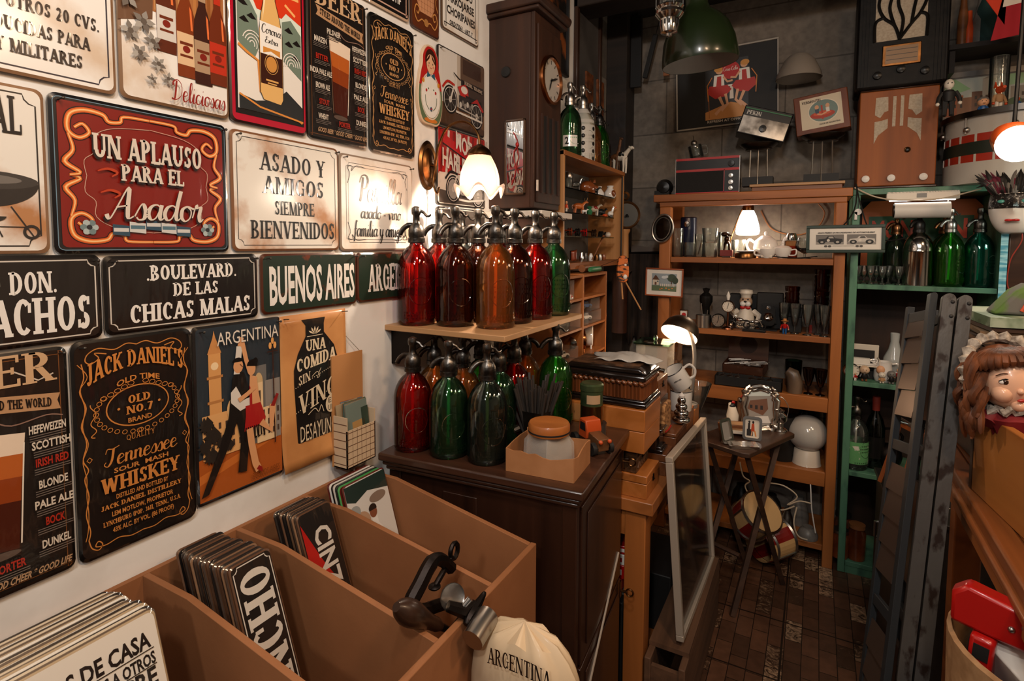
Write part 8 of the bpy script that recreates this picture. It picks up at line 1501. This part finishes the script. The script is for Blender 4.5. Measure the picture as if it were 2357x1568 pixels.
for (px, py, c_, lb, pts) in ((2288, 0, mat('orange_flag', '#c8381a', .8), 'orange pennant hanging from the ceiling at upper right', [(-.05, .05), (.04, .10), (.035, -.10)]), (2340, 0, mat('red_flag', '#9c1420', .8), 'red and cream flag hanging at the upper right edge', [(-.03, .08), (.12, .10), (.10, -.12), (-.07, -.14)]), (2330, 30, mat('blue_flag', '#1f5f8a', .8), 'blue flag behind the red one at upper right', [(-.02, .1), (.10, .1), (.10, -.2), (.06, -.16)])):
    p = ay(px, py, 2.9 if 'blue' in lb else 2.8); o = solo(MB().prism(c_, pts, -.002, .002, 'y').tube(BLACKP, [(0, 0, .08), (0, 0, 2.85-p.z)], .001, 4), 'hanging_flag', lb, 'flag', p, group='flags at the upper right')
    if 'cream' in lb: MB().prism(CREAMP, [(-.04, -.02), (.115, .0), (.12, .10), (-.03, .08)], -.003, .003, 'y').build('cream_stripe', o)
# globe spotlight
GP = ay(2338, 326, 2.25); o = thing('globe_spotlight', 'lit white globe lamp with a copper back at the right edge', 'lamp', GP)
MB().ball(mat('lit_globe', (1, .95, .90), emit=9), (0, -.02, -.01), .054, .054, .054, 24).build('globe', o); COP = metal('copper_reflector', '#9a5f36', .3); MB().at(.006, .012, .016, rx=-125).lathe(COP, [(.064, .0), (.064, .014), (.052, .042), (.028, .06), (0, .063)], 30, cap=False).at().build('reflector', o); MB().tube(BLACKP, [(.01, .07, .07), (.03, .10, 2.85-GP.z)], .006, 7).build('stem', o)
light('globe_spot_light', 'POINT', (GP.x-.02, GP.y-.12, GP.z-.05), 7, (1, .84, .66), .07)
# masked head on a post
o = thing('mask_post', 'dark wooden post holding the carnival mask, blue tape beside it', 'post', (1.775, 2.79, 0)); MB().bx(DKW, -.03, .03, -.02, .02, 0, 1.78).bx(DKW, -.05, .05, -.03, .05, 0, .03).build('post', o, bev=.003)
o = thing('carnival_mask', 'white carnival face mask with black jewelled eyes and feathers', 'mask', (1.745, 2.745, 1.668), -14); MK = mat('white_mask_face', '#cfc7bf', .25, coat=.4)
def fm(u, v):
    t = (u-.5)*math.pi*.94; z = (v-.5)*.19; q = (1-((v-.56)/.60)**2)**.5; n = .016*math.exp(-((u-.5)/.05)**2-((v-.52)/.12)**2); l = .006*math.exp(-((u-.5)/.10)**2-((v-.27)/.05)**2)
    return (.072*math.sin(t)*q, -.068*math.cos(t)*q-n-l, z)
MB().sheet(MK, fm, 30, 26).build('face', o, solid=.002); JET = mat('jewelled_black_lace', '#1a1716', .3, col2='#8f8a84', scale=120, contrast=(.36, .42), bump=.6)
MB().sheet(JET, lambda u, v: tuple(Vector(fm(.04+.92*u, .50+.28*v))+Vector((0, -.004-.002*math.sin(20*u), 0))), 26, 8).build('eye_mask', o, solid=.003); b = MB()
for s in (-1, 1): b.ball(mat('turquoise_eye', '#4f9a90', .2), (s*.032, -.066, .025), .013, .006, .007)
b.build('eyes', o); MB().ball(REDP, (-.010, -.077, -.045), .012, .006, .005).ball(REDP, (.010, -.077, -.045), .012, .006, .005).build('lips', o); b = MB()
for k in range(60): t = random.uniform(-1, 1); c_ = [BLACKM, mat('plum_feather', '#5b1a2c', .8), BLACKM, GREYP][k % 4]; b.tube(c_, crom([(.055*t, -.062+.03*abs(t), .052), (.08*t, -.06, .08+random.uniform(0, .03)), (.11*t+random.uniform(-.02, .02), -.04, .10+random.uniform(-.02, .05))], 3), [.005, .009, .010, .008, .006, .004, .001], 6)
b.build('feathers', o)
solo(MB().bx(mat('blue_measuring_tape', '#3f8aa0', .5, col2='#8fc0c9', scale=60, stretch=(.1, .1, 1), contrast=(.45, .55)), -.011, .011, -.001, .001, -.30, .05), 'measuring_tape', 'light blue measuring tape hanging below the carnival mask', 'tape', tuple(ay(2312, 565, 2.76)))
solo(MB().tube(mat('red_thread_wire', '#8a2a1c', .5), crom([(0, 0, .12), (.02, 0, .05), (-.01, 0, -.03), (-.015, 0, -.12), (.0, 0, -.16)], 5), .002, 5), 'red_wire', 'thin red wire hanging at the far right by the mask', 'wire', tuple(ay(2335, 580, 2.74)))
# right hand lit alcove
o = thing('pale_cupboard', 'pale green painted cupboard at the far right behind the mask', 'cupboard'); PGR = mat('pale_green_paint', '#7c9a88', .6, col2='#5f7d6e', scale=6); MB().bx(PGR, 1.80, 2.3, 3.2, 3.22, 0, 1.75).build('back', o); MB().bx(PGR, 1.80, 2.3, 2.96, 3.2, 1.30, 1.325).bx(PGR, 1.80, 2.3, 2.96, 3.2, .0, .03).bx(PGR, 2.28, 2.3, 2.96, 3.2, .03, 1.75).build('shelf', o)
toyman('little toy man in blue at the far right shelf edge', (ay(2345, 650, 2.975).x, 2.975, 1.3255), .085, BLUEP, PAPERW, rz=-90, hat=WHITEP)
solo(MB().lathe(CREAMP, [(0, 0), (.03, 0), (.008, .03), (.008, .12), (.06, .15), (.05, .17), (0, .18)], 20), 'cream_stand', 'cream pedestal dish at the far right shelf', 'dish', (ay(2357, 600, 3.05).x, 3.05, 1.3255))
light('alcove_light', 'AREA', (2.1, 2.6, 1.72), 2.0, (.82, 1, .88), .15, (2.0, 3.1, 1.5))
# ================================================================ black cabinet, stool
o = thing('black_cabinet', 'low black cabinet with steel handles on the tiled floor', 'cabinet', (1.545, 2.53, 0), 2.5); BLC = mat('scuffed_black_laminate', '#1a1716', .45, col2='#2c2724', scale=14)
MB().bx(BLC, -.18, .18, -.24, .215, 0, .575).build('body', o, bev=.004); MB().bx(BLC, -.19, .19, -.25, .222, .575, .59).build('top', o, bev=.003)
for y, z in ((.05, .40), (-.02, .36)): MB().tube(STEEL, [(-.19, y, z-.03), (-.20, y, z-.03), (-.20, y, z+.03), (-.19, y, z+.03)], .006, 6).build('handle', o)
o = thing('step_stool', 'small orange wooden stool tilted on the black cabinet', 'stool', (1.475, 2.55, .5905), rot=(0, 0, 25)); OST = wood('orange_beech', '#9c5222', '#7c3d16', 2, .4); MB().at(0, 0, .225, ry=20).bx(OST, -.06, .06, -.06, .06, -.008, .008).at().build('seat', o, bev=.002)
for x, y, xb in ((-.05, -.05, -.11), (.04, -.05, .0), (-.05, .05, -.11), (.04, .05, .0)): MB().tube(OST, [(x, y, .225-.3*x), (xb, y*1.2, .008)], .0095, 4).build('leg', o)
solo(MB().ball(CHROME, (0, 0, .012), .03, .03, .014).tube(CHROME, [(-.02, 0, .012), (-.09, .01, .03)], .005, 7), 'ladle', 'chrome ladle resting on the tilted stool', 'ladle', (1.49, 2.55, .824), 20); solo(MB().ball(STEEL, (0, 0, .01), .022, .03, .010).tube(STEEL, [(0, .02, .01), (.01, .09, .012)], .004, 6), 'spoon', 'steel spoon lying beside the ladle on the stool', 'spoon', (1.45, 2.52, .838), 30)
solo(MB().sheet(PAPERW, lambda u, v: ((u-.5)*.11, (v-.5)*.15, .002+.01*u*u), 6, 6), 'leaflet', 'printed white leaflet under the stool legs', 'paper', (1.46, 2.44, .5905), 30, solid=.0008)
# ================================================================ folded louvre shutters
SHM = mat('worn_grey_metal', '#4b4845', .45, .4, col2='#261a14', scale=42, bump=.25, contrast=(.36, .46), stretch=(1, 1, .5)); SHD2 = mat('dark_grey_metal', '#2b2e31', .5, .4); SLT = mat('brown_metal_slat', '#5b4a40', .35, .6)
o = thing('louvre_shutter', 'folded worn grey metal louvre shutters leaning by the wooden crate', 'shutter', (1.205, 1.22, .01), rot=(-13, 5.2, 0)); SH_ = 1.455
for i, (x, y0, y1) in enumerate(((.0, -.012, .14), (.028, -.02, .14), (.056, -.022, .13))):
    fr = MB().prism(SHM if i else SHD2, rrect(.0245 if i else .014, SH_, .0122 if i else .0065, 5, x, SH_/2), y0, y0+.022, 'y').bx(SHD2, x-.007, x+.007, y1-.02, y1, 0, SH_-.02)
    for z in (.02, .38, .74, 1.10, SH_-.05): fr.bx(SHD2, x-.005, x+.005, y0+.02, y1-.02, z-.012, z+.012)
    q = fr.build('leaf_frame', o, bev=.001); q.rotation_euler.z = R(0 if i else 9)
    for g in range(4):
        for k in range(4 if i == 0 else 1):
            z = .09+.36*g+.062*k
            if i == 0: q = MB().prism(SLT, [(-.0085, z), (-.0065, z-.001), (.0, z+.060), (-.002, z+.061)], y0+.022, y1-.02, 'y').build('slat', o); q.rotation_euler.z = R(9)
            else: MB().bx(SLT, x-.004, x+.004, y0+.022, y1-.02, z, z+.22).build('slat_panel', o)
    b = MB()
    for z in (SH_-.018, SH_-.05): b.ball(BLACKM, (x+(.006 if i else 0), y0-.001, z), .004, .002, .004)
    if i: b.build('rivets', o)
# ================================================================ crate table at the right
o = thing('crate_table', 'rough orange pine trestle table under the doll crate', 'table'); OP = wood('orange_rough_pine', '#a4602c', '#6f3a17', 1, .5, 9, .15, .2)
MB().bx(OP, 1.40, 1.445, .35, 1.95, .915, 1.0).bx(OP, 1.39, 1.405, .35, 1.95, .955, .975).build('front_rail', o, bev=.006); MB().bx(OP, 1.445, 2.2, .35, 1.95, .975, 1.0).build('tabletop', o); MB().bx(OP, 1.445, 1.49, .35, 1.95, .89, .974).build('inner_rail', o)
for y in (.45, 1.86): MB().bx(OP, 1.45, 1.51, y-.03, y+.03, 0, .975).build('leg', o, bev=.004); MB().bx(OP, 2.1, 2.16, y-.03, y+.03, 0, .975).build('leg', o)
CP = Vector((1.412, 1.505, 1.001)); o = thing('doll_crate', 'knotty pine crate holding a red dressed doll', 'crate', CP, 8.7); KN = wood('knotty_pine', '#b87838', '#8f5220', 1, .5, 7, .2, .15); CH = .178
MB().bx(KN, 0, .016, -.70, 0, 0, CH).build('side_board', o, bev=.002); MB().bx(KN, .36, .376, -.70, 0, 0, CH).build('side_board', o, bev=.002); MB().bx(DKW, .0, .376, .0, .016, 0, CH).build('end_board', o, bev=.002); MB().bx(KN, .016, .36, -.70, .0, 0, .012).build('bottom', o)
DP = Vector((1.474, 1.42, 1.045)); o = thing('porcelain_doll', 'porcelain doll with curly auburn hair, lace bonnet and red dress in the crate', 'doll', DP, rot=(8, -3, -82)); DS = mat('doll_porcelain', '#e0b091', .3, coat=.3); AUB = mat('auburn_curls', '#74401f', .6, col2='#3a1d0d', scale=40, bump=.8, stretch=(1, 1, .4)); LACE = mat('white_lace', '#c4b9aa', .8, col2='#7c7064', scale=90, bump=.6)
RDR = mat('red_doll_dress', '#7c1518', .7, col2='#5b0d12', scale=18, bump=.3)
hz = .218; MB().ball(DS, (0, 0, hz), .050, .046, .058, 24).ball(DS, (.030, .022, hz-.018), .020, .018, .018, 12).ball(DS, (.030, -.022, hz-.018), .020, .018, .018, 12).ball(DS, (.049, 0, hz-.012), .007, .006, .006, 10).ball(DS, (.034, 0, hz-.042), .016, .014, .012, 12).tube(DS, [(0, 0, .14), (0, 0, hz-.03)], .020, 12).build('head', o)
b = MB()
for s in (-1, 1): b.ball(WHITEP, (.0402, s*.0195, hz+.006), .0065, .0095, .0055, 12).ball(mat('brown_doll_eye', '#2b160d', .1), (.0436, s*.019, hz+.006), .0038, .0058, .0056, 10).tube(BLACKP, crom([(.0425, s*.0095, hz+.008), (.0455, s*.019, hz+.0125), (.0415, s*.029, hz+.008)], 3), .0011, 5)
b.build('eyes', o); b = MB()
for s in (-1, 1): b.tube(AUB, crom([(.041, s*.008, hz+.019), (.044, s*.02, hz+.023), (.038, s*.031, hz+.018)], 3), .0011, 5)
b.build('eyebrows', o); MB().ball(mat('doll_lips', '#a82a24', .3), (.0495, .0, hz-.0295), .0035, .008, .0035, 10).build('lips', o)
b = MB().ball(AUB, (-.016, 0, hz+.018), .052, .056, .054, 18)
for k in range(110):
    t = R(60+240*random.random()); z0 = hz+random.uniform(-.03, .06); r0 = .048; x, y = r0*math.cos(t), r0*math.sin(t); L = random.uniform(.05, .10); q = random.uniform(0, 6)
    b.tube(AUB, crom([(x, y, z0), (x*1.35+.008*math.sin(q), y*1.35, z0-L*.3), (x*1.55, y*1.55+.01*math.cos(q), z0-L*.65), (x*1.6+.012*math.cos(q), y*1.6, z0-L)], 3), [.006, .007, .008, .008, .007, .0075, .007, .006, .005, .002], 6)
for k in range(14): t = R(-75+150*k/13); b.tube(AUB, crom([(.01, .02*math.sin(t), hz+.062), (.036*math.cos(t)+.010, .05*math.sin(t), hz+.050), (.036*math.cos(t)+.010, .056*math.sin(t), hz+.037-.012*abs(math.sin(t)))], 3), [.008, .009, .010, .009, .008, .006, .002], 6)
b.build('hair', o); b = MB()
pts = [(-.02+.02*math.cos(2*R(q)), .066*math.cos(R(q)), hz+.012+.070*math.sin(R(q))) for q in range(-30, 211, 8)]
b.tube(LACE, [(x+.004*(k % 2), y*(1+.05*(k % 2)), z+.004*(k % 2)) for k, (x, y, z) in enumerate(pts)], [.008+.004*(k % 2) for k in range(len(pts))], 7); b.build('bonnet', o)
MB().lathe(RDR, [(.028, -.030), (.028, .09), (.036, .125), (.045, .146), (.022, .166), (0, .17)], 26, flute=.05, nf=11).tube(RDR, [(.0, .034, .150), (.010, .046, .138)], [.019, .015], 10).tube(RDR, [(.0, -.034, .150), (.010, -.046, .138)], [.019, .015], 10).build('dress', o)
b = MB(); ring = [((.036+.006*math.sin(q*1.9))*math.cos(q*.21), (.036+.006*math.sin(q*1.9))*math.sin(q*.21), .164+.005*math.sin(q*2.3)) for q in range(30)]; b.tube(LACE, ring, .007, 6, True); b.build('lace_collar', o)
o = solo(MB().ball(mat('second_doll_face', '#d9ae90', .3, coat=.3), (0, 0, .05), .052, .048, .055, 20).ball(BLACKP, (.0, -.048, .055), .006, .003, .005), 'bald_doll', 'bald porcelain doll head lying beside the red dressed doll', 'doll', (1.56, 1.22, 1.10)); 
o = wbox('plain pine block under the bald doll head', (1.56, 1.22, 1.0135), .10, .10, .085, KN, 8.7, latch=False)
# dark box, newspapers, stone
o = solo(MB().bx(mat('dark_record_case', '#221c19', .5), -.15, .15, -.13, .13, 0, .232), 'record_case', 'dark case with orange lettering behind the doll', 'case', (1.605, 1.74, 1.001), 4, bev=.003); a = Art(.2, .2, x0=0, inkf=lambda c: mat('print_'+c[1:], c, .45)); a.part('lettering').text('German', .3, .78, .55, .22, '#8d8075', 'thin', rot=8).text('COMO NUEVO', .36, .42, .62, .09, '#c8641c', 'bold').text('FLORIDA 42', .36, .28, .56, .09, '#c8641c', 'bold')
for q in a.done(o): q.location = (-.06, -.1305, .125); q.rotation_euler = (0, 0, R(-90))
PGC = [mat('old_sleeve_'+str(k), c, .45, coat=.3) for k, c in enumerate(('#4a3426', '#2b221d', '#6b4d36', '#1f1b19', '#8a6a4a'))]
for k in range(11):
    solo(MB().bx(PGC[k % 5], -.155, .155, -.14, .14, 0, .0085), 'record_sleeve', 'old record sleeve in the tall pile behind the doll', 'record', (1.60+random.uniform(-.008, .008), 1.745+random.uniform(-.008, .008), 1.2335+.0102*k), random.uniform(-4, 5), 'record sleeves piled behind the doll')
solo(MB().bx(mat('green_white_magazine', '#a9b59c', .4, col2='#4f6b4a', scale=9, contrast=(.4, .5)), -.16, .16, -.14, .14, 0, .022), 'magazine', 'thick green and white magazine on top of the record pile', 'magazine', (1.60, 1.745, 1.3465), 3)
o = solo(MB().prism(mat('felt_hill', '#6b6862', .9, col2='#5f7a3c', scale=11, contrast=(.42, .5), bump=.5), [(-.07, 0), (.075, 0), (.07, .035), (.045, .062), (-.005, .072), (-.03, .055)], -.04, .04, 'y'), 'felt_hill', 'grey and green felt hill ornament on the magazine', 'ornament', (1.535, 1.70, 1.3695), bev=.008); MB().tube(ORANGEP, [(-.02, -.042, .01), (.0, -.042, .055)], .004, 6).build('orange_ribbon', o)
solo(MB().sheet(mat('clear_wrap', '#8a8078', .15, alpha=.4, bump=1, scale=40, coat=1), lambda u, v: ((u-.5)*.22+.02*math.sin(6*v), -.02*math.sin(3.1*u)+.01*math.sin(17*u+5*v), v*.14+.01*math.sin(9*u)), 18, 12), 'plastic_wrap', 'crumpled clear plastic hanging over the record pile', 'plastic wrap', (1.60, 1.585, 1.19), 3)
# basket of tools under the table
o = thing('tool_basket', 'tall beige basket of odd tools at the lower right corner', 'basket', (1.485, 1.15, 0)); BSK = mat('beige_basket', '#a9835c', .7, col2='#8a6642', scale=30, bump=.4); MB().lathe(BSK, [(0, 0), (.14, 0), (.155, .4), (.166, .875), (.160, .88), (.148, .4), (.135, .01), (0, .01)], 36, cap=False).build('basket', o)
def hb(x, y, z, rx=0, ry=0, rz=0): return MB().at(x, y, z, rx, ry, rz)
o = thing('red_staple_gun', 'bright red staple gun standing in the beige basket', 'tool', (1.352, 1.14, .70), rot=(0, 4, -20)); MB().bx(REDP, -.016, .016, -.03, .03, 0, .20).prism(REDP, [(-.045, .20), (.06, .20), (.075, .255), (.05, .262), (-.03, .27), (-.048, .25)], -.018, .018, 'y').build('body', o, bev=.006); b = MB()
for k in range(5): b.bx(BLACKM, -.0175, -.0155, -.02, .02, .02+.036*k, .044+.036*k).bx(BLACKM, -.010, .010, -.0315, -.0295, .02+.036*k, .044+.036*k)
b.build('grip_slots', o); MB().ball(STEEL, (.03, -.018, .23), .005).ball(STEEL, (.045, -.018, .24), .005).build('rivets', o)
o = solo(MB().bx(PAPERW, -.04, .04, -.07, .07, 0, .09), 'paper_carton', 'white paper carton wedged in the beige basket', 'box', (1.45, 1.13, .80), rot=(14, -22, 24), bev=.003)
solo(MB().ball(IRON, (0, 0, .05), .07, .055, .055, 18).tube(IRON, crom([(-.05, 0, .09), (-.02, 0, .14), (.04, 0, .13), (.06, 0, .08)], 4), .011, 8), 'flat_iron', 'dark old iron in the beige basket below the white carton', 'iron', (1.43, 1.08, .72), 30)
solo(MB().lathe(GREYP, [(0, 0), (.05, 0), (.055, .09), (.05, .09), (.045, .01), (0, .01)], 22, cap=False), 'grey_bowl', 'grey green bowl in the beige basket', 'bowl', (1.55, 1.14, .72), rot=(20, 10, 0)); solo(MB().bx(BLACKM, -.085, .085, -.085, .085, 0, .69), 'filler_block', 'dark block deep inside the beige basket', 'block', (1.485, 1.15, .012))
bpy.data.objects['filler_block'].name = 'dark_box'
# ================================================================ on the dark cabinet: straws, jar box, tins, truck
TINM = metal('dull_tin', '#6b645c', .4, col2='#4a4540', scale=24); o = thing('straw_tin', 'hexagonal dull tin holder full of black drinking straws', 'tin', (.425, 1.378, .961)); MB().lathe(TINM, [(0, 0), (.040, 0), (.049, .100), (.051, .103), (.047, .102), (.038, .003), (0, .002)], 6, cap=False).build('holder', o); MB().tube(TINM, [(-.042, -.03, .05), (-.052, -.04, .045)], .010, 8).ball(TINM, (-.054, -.042, .044), .010).build('bolt', o)
STR = mat('black_straw', '#38322e', .3); STB = mat('straw_mouth', '#6d5a4c', .6); p0 = None
for k in range(46):
    r_ = .034*math.sqrt(random.random()); t = random.uniform(0, 6.28); bx_, by_ = r_*math.cos(t), r_*math.sin(t); tl = 4+r_*620; L = random.uniform(.155, .195)
    if p0 is None:
        p0 = MB().lathe(STR, [(.0042, 0), (.0042, .18), (.0033, .18), (.0033, .0)], 8, cap=False).build('drinking_straw'); MB().lathe(STB, [(0, .176), (.0033, .176)], 8, cap=False).build('mouth', p0); q = p0
        tag(q, 'black drinking straw standing in the hexagonal tin', 'straw', 'black straws in the tin')
    else: q = clone(p0, (0, 0, 0))
    q.location = (.417+bx_*.6, 1.376+by_*.6, .968); q.rotation_euler = Euler((0, R(tl*.85), t)); q.scale = (1, 1, L/.18)
o = thing('cardboard_tray', 'torn brown cardboard box holding a glass jar at the cabinet corner', 'box', (.520, 1.252, .9605), 4.5); BW, BD, BH = .088, .068, .058
MB().bx(CARD, -BW, BW, -BD, BD, 0, .003).build('bottom', o)
for nm, x0, y0, x1, y1, hs in (('front_wall', -BW, -BD, BW, -BD, (1, .94, .98, .9, .96, .84, .8, .86, .95, 1.02)), ('side_wall', BW, -BD, BW, BD, (1.02, .9, 1.05, 1.12, 1.05)), ('back_wall', -BW, BD, BW, BD, (1.2, 1.1, 1.0, 1.05)), ('side_wall', -BW, -BD, -BW, BD, (1, 1.08, 1.1, 1.05))):
    n = len(hs); b = MB(); b.add(CARD, [(x0+(x1-x0)*i/(n-1), y0+(y1-y0)*i/(n-1), 0) for i in range(n)]+[(x0+(x1-x0)*i/(n-1), y0+(y1-y0)*i/(n-1), BH*hs[i]) for i in range(n)], [(i, i+1, n+i+1, n+i) for i in range(n-1)]); b.build(nm, o, solid=.003)
o = thing('glass_canister', 'squat square glass jar with a round wooden lid in the cardboard box', 'jar', (.520, 1.252, .964), 20); MB().lathe(THK, [(0, .0), (.062, .0), (.066, .02), (.064, .065), (.048, .085), (.045, .085), (.058, .06), (.06, .008), (0, .006)], 4, cap=False).build('jar', o, bev=.010); WL = wood('orange_wood_lid', '#b06a32', '#8f4f20', 0, .4, 8, .2); MB().lathe(WL, [(0, .086), (.052, .086), (.053, .092), (.053, .108), (.050, .113), (.008, .111), (0, .110)], 36).build('lid', o); MB().lathe(BLACKM, [(.0525, .090), (.0535, .0905), (.0535, .094), (.0525, .0945)], 36, cap=False).build('seal', o)
GTN = mat('green_gold_tin', '#5d6a45', .3, .6, col2='#3a4a30', scale=20); GOLD = metal('gold_tin', '#a07a4c', .3)
solo(MB().lathe(STEEL, [(0, 0), (.036, 0), (.036, .022), (.0375, .022), (.0375, .040), (0, .042)], 28), 'silver_tin', 'flat silver tin supporting the gold and green tin', 'tin', (.540, 1.525, .961)); o = thing('tea_tin', 'round green and gold tea tin with a paper label on the silver tin', 'tin', (.533, 1.522, 1.0035)); MB().lathe(GOLD, [(0, 0), (.033, 0), (.033, .05), (.034, .052)], 28).build('base', o); MB().lathe(GTN, [(.033, .052), (.033, .095), (.035, .096), (.035, .112), (.030, .117), (0, .115)], 28).build('body', o); q = MB()
for u in range(8): t0, t1 = R(-95+u*9), R(-86+u*9); q.add(mat('aged_label', '#a98a68', .6), [(.0336*math.cos(t), .0336*math.sin(t), z) for t, z in ((t0, .06), (t1, .06), (t1, .086), (t0, .086))], [(0, 1, 2, 3)])
q.build('paper_label', o)
o = thing('toy_truck', 'orange and brown wooden toy truck beside the tea tin', 'toy car', (.572, 1.425, .961), -38); OTR = mat('orange_toy_paint', '#b5481c', .4); BTR = wood('brown_toy_wood', '#6b4426', '#4a2b15', 0, .5)
MB().prism(OTR, [(-.035, .03), (.005, .03), (.012, .055), (.004, .082), (-.03, .082)], -.024, .024, 'y').build('cab', o, bev=.003); MB().prism(BLACKM, [(-.026, .052), (.004, .052), (.0, .074), (-.024, .074)], -.0245, .0245, 'y').build('windows', o); MB().prism(BTR, [(.005, .02), (.06, .02), (.062, .045), (.01, .052)], -.018, .018, 'y').bx(BTR, -.08, .06, -.016, .016, .012, .024).build('bonnet_and_frame', o, bev=.002); MB().ball(OTR, (.066, .014, .04), .006).ball(OTR, (.066, -.014, .04), .006).build('headlamps', o)
for x in (-.05, .045):
    for y in (-.026, .026): MB().lathe(BLACKM, [(0, -.006), (.017, -.006), (.017, .006), (0, .006)], 16, (x, y, .017), 'y').build('wheel', o)
